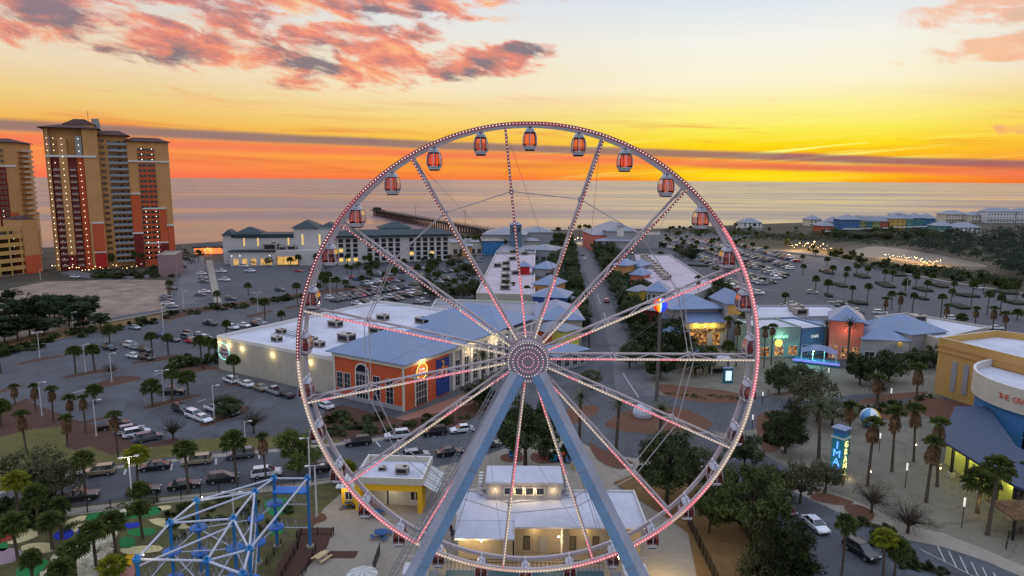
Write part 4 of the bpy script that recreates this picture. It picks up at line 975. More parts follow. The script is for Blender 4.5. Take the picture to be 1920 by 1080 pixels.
# round hall: curved drum with white parapet band, blue base and glass
hr = 11.2
cc = G(2015, 712, hr); rr = (G(1850, 708, hr)-cc).length
t = thing('round_hall', 'round fronted hall with white band, blue base and dark curved glazing at the right edge', 'building', (cc.x, cc.y, 0))
def drum(b, r, z0, z1, m, a0=130, a1=330, n=40, top=None):
    for i in range(n):
        a, c_ = R(a0+(a1-a0)*i/n), R(a0+(a1-a0)*(i+1)/n)
        b.poly([(r*math.cos(a), r*math.sin(a), z0), (r*math.cos(c_), r*math.sin(c_), z0), (r*math.cos(c_), r*math.sin(c_), z1), (r*math.cos(a), r*math.sin(a), z1)], m)
b = MB(); drum(b, rr, hr-4.6, hr, cream, 0, 360, 72); drum(b, rr-.5, hr-4.6, hr, trimw, 360, 0, 72)
for i in range(72):
    a, c_ = R(5*i), R(5*i+5); b.poly([((rr-.5)*math.cos(a), (rr-.5)*math.sin(a), hr), (rr*math.cos(a), rr*math.sin(a), hr), (rr*math.cos(c_), rr*math.sin(c_), hr), ((rr-.5)*math.cos(c_), (rr-.5)*math.sin(c_), hr)], trimw)
b.build('parapet_band', t)
b = MB(); b.bar((0, 0, hr-1.6), (0, 0, hr-1.5), rr-.52, wroof, 48); b.build('roof', t)
b = MB(); drum(b, rr-.8, 0, hr-4.6, bluew, 120, 206, 20); drum(b, rr-1.2, 0, hr-4.6, glassd, 206, 330, 30); b.build('wall', t)
for z_ in (2, 4.2, 6.4, 8.6): b = MB(); drum(b, rr-1.0, z_, z_+.2, trimw, 206, 330, 30); b.build('glazing_band', t)
for i, ch in enumerate('THE GRAND'):
    if ch == ' ': continue
    a = R(190+i*2.6); textmesh('lettering', ch, 1.5, salmon, t, (math.cos(a)*(rr+.08), math.sin(a)*(rr+.08), hr-2.3), (PI/2, 0, a+PI/2), .05)
# arcade canopy with tiled roof
tile = mat('blue_slate_tiles', L3(50, 66, 92), .6, .2, 1.2, det=8, bump=.3); limew = mat('lime_lit_wall', L3(204, 204, 110), .85, .05, .5)
h = 5.0; q = [G(1790, 765, h), G(1852, 765, h), G(1905, 840, h), G(1985, 880, h), G(2060, 960, h), G(1935, 925, h), G(1905, 916, h), G(1764, 828, h)]
c = q[0]*1; c.z = 0; t = thing('arcade', 'covered arcade with blue slate roof and lime lit walls at the right', 'arcade', c)
b = MB(); L = [(v.x-c.x, v.y-c.y) for v in q]; b.prism(L, h, h+.35, tile); b.build('roof', t)
wp = [G(1782, 836), G(1832, 886), ]
def seg_wall(bb, p, q_, z0, z1, m, th=.3):
    d = (q_-p).normalized(); nn = Vector((-d.y, d.x, 0))*th; P = [p-c, q_-c, q_-c+nn, p-c+nn]; bb.prism([(v.x, v.y) for v in P], z0, z1, m)
b = MB(); seg_wall(b, q[7]+Vector((3.0, 3.0, 0)), q[6]+Vector((2.2, 3.2, 0)), 0, h-.01, limew); b.build('wall', t)
for i in range(6):
    u = i/5; p = q[7].lerp(q[6], u)-c+Vector((.3, .5, 0)); b = MB(); b.box(p.x-.18, p.x+.18, p.y-.18, p.y+.18, .9, h-.01, darkm); b.box(p.x-.45, p.x+.45, p.y-.45, p.y+.45, 0, .9, beigew); b.build('pillar', t)
for u in (.1, .3, .5, .7, .9):
    p = q[7].lerp(q[6], u)+Vector((1.6, 1.9, 0)); lamp((p.x, p.y, 4.2), 120, (.95, 1, .35), .2)
# sign tower
p = G(1571, 888); t = thing('sign_tower', 'tall blue four sided sign tower with blue and yellow lit vertical letters', 'sign', p, R(38)); 
hs = HT(p, 1572, 800); stw = mat('sign_tower_blue', L3(26, 92, 116), .6, .1, .6, emit=.12, ecol=(.05, .5, .6)); w_ = .95
b = MB(); b.box(-w_, w_, -w_, w_, 0, hs-1.2, stw); b.box(-w_*.9, w_*.9, -w_*.9, w_*.9, hs-1.19, hs-.2, bluew); b.build('shaft', t)
b = MB(); b.box(-w_-.25, w_+.25, -w_-.25, w_+.25, hs-.19, hs, mroof); b.box(-w_-.2, w_+.2, -w_-.2, w_+.2, hs-1.7, hs-1.5, trimw); b.build('cap', t)
e_b = mat('blue_letters', (.2, .4, 1), .5, 0, emit=2.0, ecol=(.08, .25, 1)); e_yl = mat('yellow_letters', (1, .9, .3), .5, 0, emit=1.6, ecol=(1, .85, .25))
for i, ch in enumerate('IMAX'): textmesh('lettering', ch, 1.75, e_b, t, (-w_-.06, 0, hs-2.9-i*1.45), (PI/2, 0, -PI/2), .06)
for i, ch in enumerate('GRAND'): textmesh('lettering', ch, 1.45, e_yl, t, (0, -w_-.06, hs-2.7-i*1.25), (PI/2, 0, 0), .06)
lamp((p.x-1.8, p.y-1.2, .7), 50, (1, .8, .4)); lamp((p.x+.8, p.y-2, .7), 50, (1, .8, .4))
# beach ball ornaments
def beachball(label, p, r, pole, emit=None):
    t = thing('beach_ball_ornament' if not pole else 'lit_ball_pole', label, 'ornament', (p.x, p.y, 0))
    cols = [('red', (220, 40, 30)), ('orange', (250, 130, 20)), ('yellow', (255, 200, 30)), ('pale', (190, 220, 240)), ('blue', (40, 70, 230)), ('violet', (90, 30, 200))] if emit else [('whitec', (220, 225, 235)), ('redc', (200, 40, 50)), ('whitec', (220, 225, 235)), ('bluec', (110, 160, 210)), ('whitec', (220, 225, 235)), ('yellowc', (220, 170, 50))]
    ms = [mat('ball_'+n, L3(*c), .4, 0, emit=emit or 0, ecol=L3(*c)) for n, c in cols]
    b = MB(); nv = 12; nu = 24
    for i in range(nu):
        for j in range(nv):
            def P(i, j): a = 2*PI*i/nu; th_ = PI*j/nv; return (r*math.sin(th_)*math.cos(a), r*math.sin(th_)*math.sin(a), pole+r*math.cos(th_))
            m = ms[(i//4) % 6] if not emit else ms[[0, 0, 0, 0, 1, 2, 3, 4, 4, 4, 5, 5][(i-11) % 12]]
            b.poly([P(i, j), P(i+1, j), P(i+1, j+1), P(i, j+1)] if 0 < j < nv-1 else ([P(i, j), P(i+1, j+1), P(i, j+1)] if j == 0 else [P(i, j), P(i+1, j), P(i, j+1)]), m)
    b.build('ball', t)
    if pole > r+.1: b = MB(); b.bar((0, 0, 0), (0, 0, pole-r), .42, mat('ball_pole_paint', L3(96, 90, 88), .6, .1, 1), 10, .36); b.build('pole', t)
    return t
p = G(1231, 752); hb = HT(p, 1233, 572); depth = (CR.transposed() @ (Vector((p.x, p.y, hb))-Vector((0, 0, CAMH)))).z*-1
beachball('glowing rainbow striped ball on a tall thick pole beside the boulevard', p, 13.5/FPX*depth, hb, .85)
p = G(1630, 800); beachball('large red, white and blue beach ball standing among palms in the plaza', p, 1.9, 1.9)
# ---------------------------------------------------------------- houses along the shore at right
hc = [('bright blue', (56, 100, 144)), ('pale grey', (170, 172, 176)), ('turquoise', (56, 112, 122)), ('lime yellow', (140, 144, 90)), ('coral red', (166, 88, 70)), ('ochre yellow', (184, 148, 76)), ('sea green', (84, 136, 124)), ('cream', (200, 190, 170)), ('white', (200, 200, 204))]
def house(px0, px1, py, top, ci, label, d=16, stor=3, rh=3):
    F = Fr(G(px0, py), G(px1, py)); h = HT(G((px0+px1)/2, py), (px0+px1)/2, top-4); m = mat('house_'+hc[ci][0].replace(' ', '_'), L3(*hc[ci][1]), .85, .08, .3)
    t = local_building('beach_house', label, F, 0, F.w, 0, d, h, m, groof, 'hip', rh+1.5, 'house', 'beach houses along the right shore', .8)
    nw = max(2, int(F.w/4)); me = window_mesh(1.5, 1.5, mull=0)
    for s_ in range(stor):
        for i in range(nw): link('window', me, t, (F.w*(i+.5)/nw, 0, 1.2+s_*(h-1)/stor))
    b = MB(); b.box(0, F.w, -1.6, -.2, h*.33, h*.33+.25, trimw); b.box(0, F.w, -1.7, -1.6, h*.33, h*.33+1.2, trimw); b.build('balcony', t)
HS = [(1560, 1578, 436, 420, 1, 'pale grey beach house left of the bright blue one'), (1578, 1611, 439, 416, 0, 'bright blue beach house, widest of the colourful row'), (1611, 1622, 437, 418, 3, 'narrow lime yellow beach house beside the bright blue one'), (1623, 1634, 436, 419, 2, 'narrow turquoise beach house in the colourful row'), (1635, 1649, 436, 419, 3, 'lime yellow beach house left of the coral red one'), (1650, 1664, 435, 419, 4, 'coral red beach house in the colourful row'), (1667, 1696, 435, 414, 5, 'ochre yellow beach house in the colourful row'), (1697, 1710, 434, 415, 6, 'pale green beach house right of the ochre one'), (1711, 1733, 434, 413, 2, 'turquoise beach house with a lit window, right of the pale green one'), (1734, 1752, 432, 414, 0, 'blue beach house at the right end of the colourful row'), (1772, 1812, 416, 406, 7, 'cream beach house standing alone above the trees'), (1820, 1846, 417, 408, 7, 'small dark roofed beach house left of the big white one'), (1850, 1902, 418, 401, 8, 'big white beach house with long grey roof'), (1905, 1960, 418, 401, 8, 'white beach house cut by the right edge'), (1392, 1428, 431, 422, 8, 'grey roofed beach house alone behind the full parking lot'), (1518, 1540, 424, 416, 7, 'small beach house on the dune left of the colourful row'), (1540, 1562, 440, 428, 4, 'faded pink beach house low in front of the colourful row'), (1760, 1790, 440, 428, 6, 'pale green low house among the trees at right'), (1790, 1838, 441, 431, 8, 'white roofed low house among the trees at right')]
for a in HS: house(*a[:5], a[5])
house(1674, 1698, 424, 406, 1, 'dark boxy roof storey rising behind the ochre beach house', 10, 1, .4)
# ---------------------------------------------------------------- ground sheets and beds
def raised(name, m, P, h=.14, sm=0, km=None):
    W = [G(*p) for p in P]
    if sm: W = spline(W, sm)
    b = MB(); b.prism([(p.x, p.y) for p in W], .0, h, km or kerb, m); return struct(b.build(name))
sheet('sandy_lot', sandm, .008, [(-300, 620), (-60, 560), (0, 545), (85, 528), (240, 524), (312, 526), (316, 582), (250, 596), (180, 612), (60, 628), (-200, 690)])
sheet('condo_drive', asph2, .012, [(110, 512), (150, 520), (190, 524), (300, 520), (330, 516), (330, 510), (240, 513), (180, 516), (140, 506)])
sheet('hotel_drive', asph2, .008, [(342, 482), (382, 480), (384, 500), (372, 560), (340, 582), (330, 560), (338, 520)])
sheet('hotel_walkway', conc, .012, [(386, 488), (398, 488), (412, 550), (416, 567), (402, 567), (396, 540)])
sheet('hotel_lot', asph, .006, [(398, 490), (560, 492), (700, 500), (860, 500), (870, 540), (600, 560), (412, 566)])
raised('hedge_bed', mulch, [(310, 604), (380, 586), (500, 570), (600, 552), (720, 540), (716, 535), (590, 546), (480, 562), (350, 580), (312, 594)], .2)
sheet('hotel_road', asph, .012, [(142, 618), (260, 596), (345, 580), (343, 574), (250, 588), (140, 610)])
b = MB(); P = [(138, 617), (250, 597), (340, 580)]
for a_, c_ in zip(P[:-1], P[1:]):
    p, q = G(*a_), G(*c_); b.bar((p.x, p.y, .3), (q.x, q.y, .3), .35, conc, 4)
struct(b.build('kerb_line'))
raised('road_verge', lawn2, [(0, 665), (120, 634), (300, 598), (320, 606), (312, 588), (140, 612), (60, 628), (-200, 690), (-260, 720)], .05)
# left car park islands
isl = [[(36, 682), (75, 672), (115, 667), (112, 671), (75, 678), (36, 685)], [(120, 708), (165, 697), (215, 690), (214, 696), (165, 704), (122, 711)], [(170, 724), (215, 708), (252, 706), (266, 711), (240, 718), (180, 730)], [(250, 680), (300, 670), (335, 666), (338, 670), (300, 678), (255, 683)], [(-10, 738), (20, 726), (46, 724), (20, 732), (-10, 742)], [(220, 648), (245, 640), (236, 648)], [(270, 763), (320, 750), (370, 741), (374, 744), (325, 757), (280, 768)], [(375, 797), (400, 782), (450, 763), (470, 765), (456, 778), (420, 790), (385, 801)], [(318, 698), (345, 690), (382, 690), (380, 697), (345, 702), (320, 704)], [(370, 682), (410, 690), (412, 694), (385, 694)], [(462, 593), (505, 583), (508, 586), (470, 596)], [(535, 577), (575, 570), (577, 573), (540, 580)], [(610, 560), (642, 553), (642, 557), (614, 563)], [(665, 548), (694, 543), (694, 546), (668, 551)], [(424, 722), (450, 718), (446, 724), (428, 726)], [(140, 795), (205, 781), (208, 784), (146, 799)]]
for i, P in enumerate(isl): raised('planting_island', mulch, P, .16, 3)
raised('mulch_bed', mulch, [(-60, 790), (50, 748), (62, 757), (140, 788), (185, 800), (262, 836), (300, 828), (330, 822), (345, 832), (300, 838), (250, 842), (210, 855), (170, 838), (140, 845), (122, 840), (130, 808), (110, 800), (60, 806), (-60, 836)], .14)
raised('lawn', lawn, [(-60, 836), (60, 806), (110, 800), (128, 812), (124, 836), (170, 838), (210, 852), (250, 842), (330, 826), (420, 822), (560, 820), (640, 818), (636, 830), (540, 838), (400, 848), (240, 868), (150, 880), (60, 900), (-100, 940)], .10)
sheet('pavement', conc, .03, [(-100, 945), (90, 893), (150, 882), (240, 871), (400, 852), (560, 838), (700, 822), (760, 815), (760, 820), (700, 828), (560, 844), (400, 858), (240, 876), (150, 888), (100, 898), (-100, 956)])
sheet('street', asph, .02, [(-100, 985), (96, 930), (96, 905), (150, 888), (240, 876), (400, 858), (560, 844), (700, 828), (860, 800), (1000, 757), (1100, 742), (1180, 740), (1250, 745), (1330, 757), (1420, 760), (1500, 752), (1620, 738), (1760, 745), (1750, 760), (1620, 758), (1500, 775), (1450, 800), (1360, 812), (1300, 800), (1200, 782), (1140, 790), (1050, 810), (960, 832), (880, 858), (800, 870), (640, 890), (520, 905), (300, 930), (140, 955), (-60, 1000)])
sheet('boulevard', asph2, .016, [(1156, 745), (1146, 660), (1128, 600), (1108, 540), (1094, 500), (1084, 462), (1082, 450), (1092, 450), (1108, 480), (1130, 530), (1160, 600), (1190, 660), (1232, 742)])
b = MB()
for (x0, y0, x1, y1) in ((1168, 700, 1197, 745), (1132, 585, 1140, 612), (1120, 552, 1126, 570)):
    p, q = G(x0, y0), G(x1, y1); d = (q-p).normalized(); n_ = Vector((d.y, -d.x, 0))*.12; b.poly([p+n_+Vector((0,0,.03)), q+n_+Vector((0,0,.03)), q-n_+Vector((0,0,.03)), p-n_+Vector((0,0,.03))], whitep)
struct(b.build('lane_marking'))
b = MB()
P = [(233, 890, 236, 880), (321, 882, 322, 870), (405, 871, 405, 860), (486, 860, 486, 850), (136, 737, 165, 730), (288, 703, 312, 697), (369, 754, 386, 749), (713, 838, 705, 828), (815, 820, 806, 812)]
for (x0, y0, x1, y1) in P:
    p, q = G(x0, y0), G(x1, y1); d = (q-p).normalized(); n_ = Vector((d.y, -d.x, 0))*.16; b.poly([v+Vector((0,0,.035)) for v in (p+n_, q+n_, q-n_, p-n_)], whitep)
struct(b.build('bay_marking'))
# car park stall lines, faint, world aligned with the games hall
def stalls(P, dirv, step, ln, nm='stall_lines'):
    b = MB(); p0, p1 = G(*P[0]), G(*P[1]); L_ = (p1-p0).length; d = (p1-p0)/L_; n_ = Vector((-d.y, d.x, 0))*ln*dirv
    for i in range(int(L_/step)+1):
        a = p0+d*step*i; b.poly([(a+Vector((0,0,.012))), (a+d*.07+Vector((0,0,.012))), (a+d*.07+n_+Vector((0,0,.012))), (a+n_+Vector((0,0,.012)))], mat('faded_marking', L3(112, 112, 120), .8, .2, 1))
    struct(b.build(nm))
stalls([(420, 700), (600, 775)], -1, 2.8, 5.2); stalls([(170, 805), (300, 838)], 1, 2.8, 5.0); stalls([(300, 745), (470, 800)], -1, 2.8, 5); stalls([(200, 655), (330, 690)], -1, 2.8, 5)
# plaza right
sheet('plaza', pave, .010, [(1150, 690), (1250, 650), (1420, 660), (1560, 690), (1764, 690), (1764, 760), (1764, 830), (1905, 918), (2100, 1000), (2400, 1400), (1900, 1400), (1830, 1110), (1640, 970), (1500, 890), (1430, 850), (1370, 850), (1330, 800), (1500, 752), (1420, 740), (1240, 742)])
sheet('plaza_path', conc, .016, [(640, 900), (800, 880), (900, 858), (960, 836), (1060, 815), (1130, 850), (1180, 858), (1340, 872), (1330, 890), (1200, 888), (1150, 908), (1240, 965), (1290, 990), (1345, 1110), (1360, 1240), (500, 1240), (560, 1040), (600, 965)])
sheet('lower_road', asph, .022, [(1430, 900), (1500, 925), (1600, 972), (1700, 1010), (1770, 1024), (1850, 1051), (1930, 1086), (2060, 1142), (2060, 1290), (1560, 1290), (1460, 990), (1380, 930)])
sheet('side_pavement', conc, .026, [(1420, 880), (1500, 896), (1640, 955), (1700, 985), (1770, 1000), (1860, 1036), (1950, 1075), (2090, 1135), (2060, 1145), (1930, 1088), (1850, 1053), (1770, 1026), (1700, 1012), (1600, 974), (1500, 927), (1420, 900)])
sheet('near_pavement', conc, .029, [(100, 957), (300, 934), (520, 910), (640, 893), (662, 889), (662, 897), (640, 902), (520, 920), (300, 945), (110, 970)])
b = MB()
for i in range(9):
    x = 1758+i*21; y = 1024+i*10; p, q = G(x, y), G(x+15, y+31); d = (q-p).normalized(); n_ = Vector((d.y, -d.x, 0))*.07; b.poly([v+Vector((0,0,.03)) for v in (p+n_, q+n_, q-n_, p-n_)], whitep)
p, q = G(1726, 1030), G(1960, 1150); d = (q-p).normalized(); n_ = Vector((d.y, -d.x, 0))*.06; b.poly([v+Vector((0,0,.03)) for v in (p+n_, q+n_, q-n_, p-n_)], whitep)
struct(b.build('stall_lines'))
for P in ([(1235, 722), (1300, 727), (1370, 735), (1410, 750), (1390, 756), (1320, 755), (1250, 742)], [(1140, 790), (1200, 765), (1270, 765), (1330, 790), (1320, 808), (1240, 815), (1150, 806)], [(1418, 785), (1440, 772), (1480, 775), (1500, 790), (1480, 830), (1440, 850), (1425, 830)], [(1540, 925), (1600, 942), (1570, 948), (1520, 935)], [(1582, 952), (1610, 948), (1640, 965), (1620, 985)], [(1725, 745), (1800, 756), (1870, 790), (1850, 830), (1790, 800), (1700, 765)], [(1640, 790), (1720, 775), (1690, 760), (1600, 775)], [(1435, 742), (1500, 733), (1560, 725), (1500, 738)], [(1600, 760), (1700, 748), (1740, 735), (1650, 742)], [(1030, 780), (1110, 760), (1120, 775), (1060, 800)], [(1105, 830), (1130, 845), (1190, 870), (1160, 880), (1120, 862)], [(940, 855), (975, 850), (978, 865), (945, 866)], [(1000, 850), (1080, 852), (1090, 862), (1010, 870)]):
    raised('mulch_bed', mulch2, P, .14, 3)
raised('dry_lawn', lawn2, [(1150, 905), (1200, 885), (1300, 890), (1330, 930), (1400, 990), (1480, 1090), (1500, 1200), (1330, 1200), (1290, 1000), (1240, 965)], .06)
raised('shrub_bed', mulch, [(610, 770), (640, 760), (700, 775), (760, 790), (880, 760), (920, 740), (930, 760), (860, 800), (760, 812), (640, 826), (590, 820)], .14)
raised('brick_forecourt', brickp, [(740, 785), (800, 765), (905, 725), (930, 738), (880, 765), (800, 800), (760, 806)], .04)
sheet('marsh', marshm, .012, [(1360, 452), (1440, 440), (1570, 452), (1700, 445), (1920, 430), (2600, 420), (2900, 660), (1920, 548), (1780, 526), (1660, 502), (1570, 479), (1500, 470), (1400, 465)])
sheet('pond', pond, .02, [(1600, 470), (1640, 462), (1700, 468), (1780, 482), (1850, 498), (1820, 500), (1740, 492), (1660, 484), (1610, 480)], 3)
sheet('sand_bank', bankm, .016, [(1580, 464), (1640, 456), (1720, 464), (1800, 478), (1880, 500), (1820, 506), (1740, 498), (1650, 492), (1590, 482)], 3)
b = MB()
P = [(1440, 470), (1565, 484), (1660, 507), (1780, 531), (1920, 553), (2100, 580)]
for a_, c_ in zip(P[:-1], P[1:]):
    p, q = G(*a_), G(*c_); b.bar((p.x, p.y, .3), (q.x, q.y, .3), .5, conc, 4)
struct(b.build('kerb_line'))
hedgem = mat('low_hedge', L3(20, 26, 18), .95, .3, 1.2, col2=L3(48, 52, 34), bump=.4)
for (x0, y0, x1, y1) in ((1535, 507, 1565, 514), (1562, 532, 1590, 539), (1600, 515, 1632, 522), (1640, 530, 1680, 540), (1710, 540, 1750, 547), (1545, 552, 1562, 557), (1590, 566, 1628, 572), (1718, 558, 1742, 563), (1790, 552, 1838, 558), (1780, 572, 1820, 580), (1655, 505, 1700, 518), (1860, 545, 1910, 552), (1880, 565, 1930, 572), (1290, 497, 1330, 500), (1335, 503, 1365, 508), (1745, 533, 1780, 540)):
    raised('planting_island', hedgem, [(x0, y0), ((x0+x1)/2, y0+.4), (x1, y1-1), (x1, y1+.8), ((x0+x1)/2, y1+.3), (x0, y0+1.4)], .8, 0, hedgem)
# mini golf ground
golfm = mat('golf_planting', L3(70, 58, 44), .95, .2, .6, det=8, col2=L3(92, 92, 48))
sheet('golf_ground', golfm, .026, [(-120, 1000), (96, 955), (300, 930), (520, 912), (640, 900), (640, 925), (600, 960), (560, 1040), (500, 1200), (-300, 1300)])
for i, (m, P) in enumerate(((turf, [(162, 970), (180, 962), (260, 952), (298, 952), (300, 962), (270, 970), (200, 976), (165, 977)]), (turf, [(225, 1010), (250, 1008), (252, 1024), (228, 1028)]), (turf, [(30, 1070), (60, 1050), (90, 1052), (70, 1080), (40, 1090)]), (turf, [(0, 1020), (14, 1018), (14, 1030), (0, 1034)]), (turf, [(495, 940), (540, 935), (545, 955), (510, 968)]), (turf, [(500, 988), (528, 985), (530, 1000), (505, 1003)]), (turf, [(240, 995), (285, 990), (290, 1002), (250, 1006)]))): sheet('putting_green', m, .05, P, 3)
gblue = mat('blue_turf', L3(22, 40, 150), .9, .1, 2); gred = mat('red_turf', L3(150, 48, 36), .9, .1, 2); gyel = mat('yellow_turf', L3(206, 150, 24), .9, .1, 2); gpnk = mat('pink_paving', L3(164, 110, 104), .9, .1, 1); gcream = mat('cream_paving', L3(190, 176, 130), .9, .1, 1); glil = mat('lilac_paving', L3(150, 128, 136), .9, .1, 1)
for i, (m, P) in enumerate(((gblue, [(103, 1000), (125, 992), (138, 996), (132, 1010), (104, 1012)]), (gblue, [(148, 992), (170, 990), (172, 1002), (146, 1004)]), (gblue, [(225, 984), (260, 980), (262, 988), (228, 992)]), (gred, [(-20, 1000), (16, 992), (34, 1000), (20, 1012), (-20, 1020)]), (gyel, [(226, 1046), (254, 1040), (252, 1058), (232, 1060)]), (gpnk, [(224, 1066), (252, 1060), (248, 1090), (215, 1096)]))): sheet('golf_hole', m, .055, P, 2)
for P in ([(118, 980), (150, 968), (162, 968), (162, 974), (130, 986), (118, 990)], [(130, 990), (170, 978), (205, 975), (210, 980), (170, 986), (142, 998)], [(18, 994), (40, 990), (71, 990), (70, 1006), (30, 1020), (10, 1018), (40, 1006)], [(40, 1024), (70, 1018), (96, 1020), (98, 1034), (60, 1040), (44, 1036)], [(225, 1030), (262, 1024), (300, 1024), (300, 1034), (240, 1040)], [(278, 975), (320, 973), (360, 990), (310, 990)], [(296, 950), (318, 948), (320, 954), (300, 958)]): sheet('golf_path', gcream, .05, P, 2)
sheet('golf_path', glil, .05, [(-20, 1034), (20, 1028), (44, 1036), (40, 1050), (0, 1060), (-20, 1060)], 2)
sheet('plaza_bed', mulch, .06, [(558, 990), (626, 990), (612, 1030), (580, 1060), (545, 1100), (500, 1150), (520, 1060), (556, 1010)])
sheet('plaza_bed', mulch, .06, [(612, 1034), (672, 1034), (665, 1047), (618, 1047)])
sheet('plaza_bed', mulch2, .06, [(574, 972), (600, 961), (614, 972), (600, 980), (580, 985)], 2)
# ---------------------------------------------------------------- yellow snack building by the wheel
Yf = 93.5
def LF(x0, x1, Y): return Fr(Vector((x0, Y, 0)), Vector((x1, Y, 0)))
a = AT(665, 905, Yf); c = AT(792, 905, Yf); F = Fr(Vector((a.x, Yf, 0)), Vector((c.x, Yf-.6, 0))); hs = 4.6
t = thing('snack_building', 'small yellow snack building with white parapet roof and striped awnings', 'kiosk', F.o, F.rz); Wd = F.w
b = MB(); b.box(0, Wd, 2.4, 8, 0, hs-.3, cream); b.box(0, .8, 0, 2.4, 0, hs-.3, yellwb); b.box(Wd-.7, Wd, 0, 2.4, 0, hs-.3, yellwb); b.box(.8, Wd-.7, 0, 2.4, 3.3, hs-.3, yellwb); b.box(-2.4, -.01, 1.2, 4.6, 0, 3.2, yellwb); b.build('wall', t)
b = MB(); b.box(.2, Wd-.2, .2, 7.8, hs-.29, hs-.1, wroof); b.build('roof', t)
b = MB()
for q in ((-.15, Wd+.15, -.15, .2), (-.15, Wd+.15, 7.8, 8.15), (-.15, .2, .2, 7.8), (Wd-.2, Wd+.15, .2, 7.8)): b.box(*q, hs-.3, hs+.75, cream, trimw)
b.build('parapet', t)
aw = mat('striped_awning', L3(170, 176, 176), .6, .1, 1); b = MB()
for i in range(14):
    y_ = .2+i*.5; m_ = aw if i % 2 else trimw
    b.mesh([(Wd+.16, y_, hs-.3), (Wd+2.2, y_, hs-1.5), (Wd+2.2, y_+.5, hs-1.5), (Wd+.16, y_+.5, hs-.3)], [(0,1,2,3)], m_)
b.build('awning', t); b = MB()
for i in range(8):
    x_ = -3+i*.38; m_ = aw if i % 2 else trimw
    b.mesh([(x_, .4, 3.25), (x_+.38, .4, 3.25), (x_+.38, 3, 4.4), (x_, 3, 4.4)], [(0,1,2,3)], m_)
b.mesh([(-3, .4, 3.25), (-3, 3, 4.4), (-3, 5, 3.3)], [(0,1,2)], aw); b.build('awning', t)
b = MB(); b.box(Wd*.42, Wd*.44, 2.3, 2.38, 0, 2.4, darkm)
for x in (Wd*.78, Wd*.86): b.box(x, x+.55, 2.3, 2.39, .9, 2.1, glassd)
b.box(Wd*.76, Wd*.93, 2.33, 2.385, 0, 2.3, trimw); b.build('door', t)
link('window', window_mesh(1.0, 1.2), t, (-1.3, 1.2, 1.2))
b = MB(); b.box(.5, 1.9, 3, 4.2, 0, .9, hvacm); b.box(3.9, 5.8, 2.5, 3.7, 0, .9, hvacm)
link('wall_lamp', bulb_me2, t, (Wd*.6, 2.1, 2.8), 0, .3); lamp(F.W(Wd*.5, 1.2, 2.9), 60, (1, .9, .6)); lamp(F.W(-2, 0, 3), 80, (1, .85, .4))
hvac(F.W(3.0, 4.4, hs-.1), 0, .45, 'small round capped vent unit on the snack building roof', 'vents on the snack building'); hvac(F.W(6.2, 3.6, hs-.1), 0, .75, 'wide grey air unit on the snack building roof', 'vents on the snack building')
p = F.W(-3, .6); 
# ---------------------------------------------------------------- white-roofed ticket building under the wheel
F = Fr(Vector((AT(852, 1005, 79.6).x, 80.4, 0)), Vector((AT(1212, 985, 80.8).x, 80.4, 0))); Wd = F.w; hm = 4.7
t = thing('ticket_hall', 'ticket building with white sloping roof and upper block with lit windows below the wheel', 'building', F.o, F.rz)
wallc = mat('ticket_wall', L3(168, 156, 138), .85, .05, .6); xs = Wd*.31
b = MB(); b.box(.4, xs, 0, 9, 0, hm-.9, wallc); b.box(xs, Wd-.3, 2.2, 9.3, 0, hm-.02, wallc); b.box(xs-.2, xs+.05, 0, 2.2, 0, hm-.3, trimw)
for x in (xs+(Wd-xs)*.36, xs+(Wd-xs)*.82): b.box(x-.1, x+.1, .4, .6, 0, hm-.2, trimw)
b.build('wall', t)
b = MB(); th = .22
def slab(x0, x1, y0, z0, y1, z1, m): b.mesh([(x0, y0, z0), (x1, y0, z0), (x1, y1, z1), (x0, y1, z1), (x0, y0, z0-th), (x1, y0, z0-th), (x1, y1, z1-th), (x0, y1, z1-th)], [(0,1,2,3), (4,5,1,0), (5,6,2,1), (7,4,0,3), (6,7,3,2), (7,6,5,4)], m)
slab(0, xs, -1.1, hm-1.0, 2.0, hm-.2, wroof); slab(0, xs, 2.003, hm-.15, 9.4, hm+.3, wroof); slab(xs+.003, Wd, .0, hm, 9.4, hm+.32, wroof); b.build('roof', t)
b = MB(); b.box(Wd-.18, Wd+.03, -.05, 9.4, hm+.33, hm+.62, trimw); b.box(0, Wd-.2, 9.2, 9.4, hm+.33, hm+.6, trimw); b.box(-.03, .15, 2, 9.18, hm+.33, hm+.6, trimw); b.build('roof_edge', t)
x0, x1 = Wd*.155, Wd*.575; hb = hm+2.6
b = MB(); b.box(x0, x1, 7.0, 11.5, hm+.0, hb, greyw); b.build('upper_wall', t)
b = MB(); b.box(x0-.15, x1+.15, 6.7, 12.2, hb+.005, hb+.25, wroof); b.build('upper_roof', t)
me = window_mesh(1.0, .95, mull=0)
for u in (.285, .43, .57, .715): link('window', me, t, (x0+(x1-x0)*u, 7.0, hm+1.0))
for u in (.11, .357, .5, .643, .89): link('wall_lamp', bulb_me, t, (x0+(x1-x0)*u, 6.8, hm+1.9), 0, .32); lamp(F.W(x0+(x1-x0)*u, 6.45, hm+1.55), 42, (1, .72, .32), .08)
b = MB()
for sx in (x0-.9, x1+.9):
    for i in range(3):
        for j in range(4): b.box(sx-.28, sx+.28, 8+j*1.0, 8.5+j*1.0, hm+.5+i*.62, hm+1.0+i*.62, trimw)
o = b.build('roof_vent_stack', t); o['kind'] = 'stuff'
b = MB(); b.box(xs+3.2, xs+4.3, 2.1, 2.19, 0, 2.3, greyw); b.build('door', t)
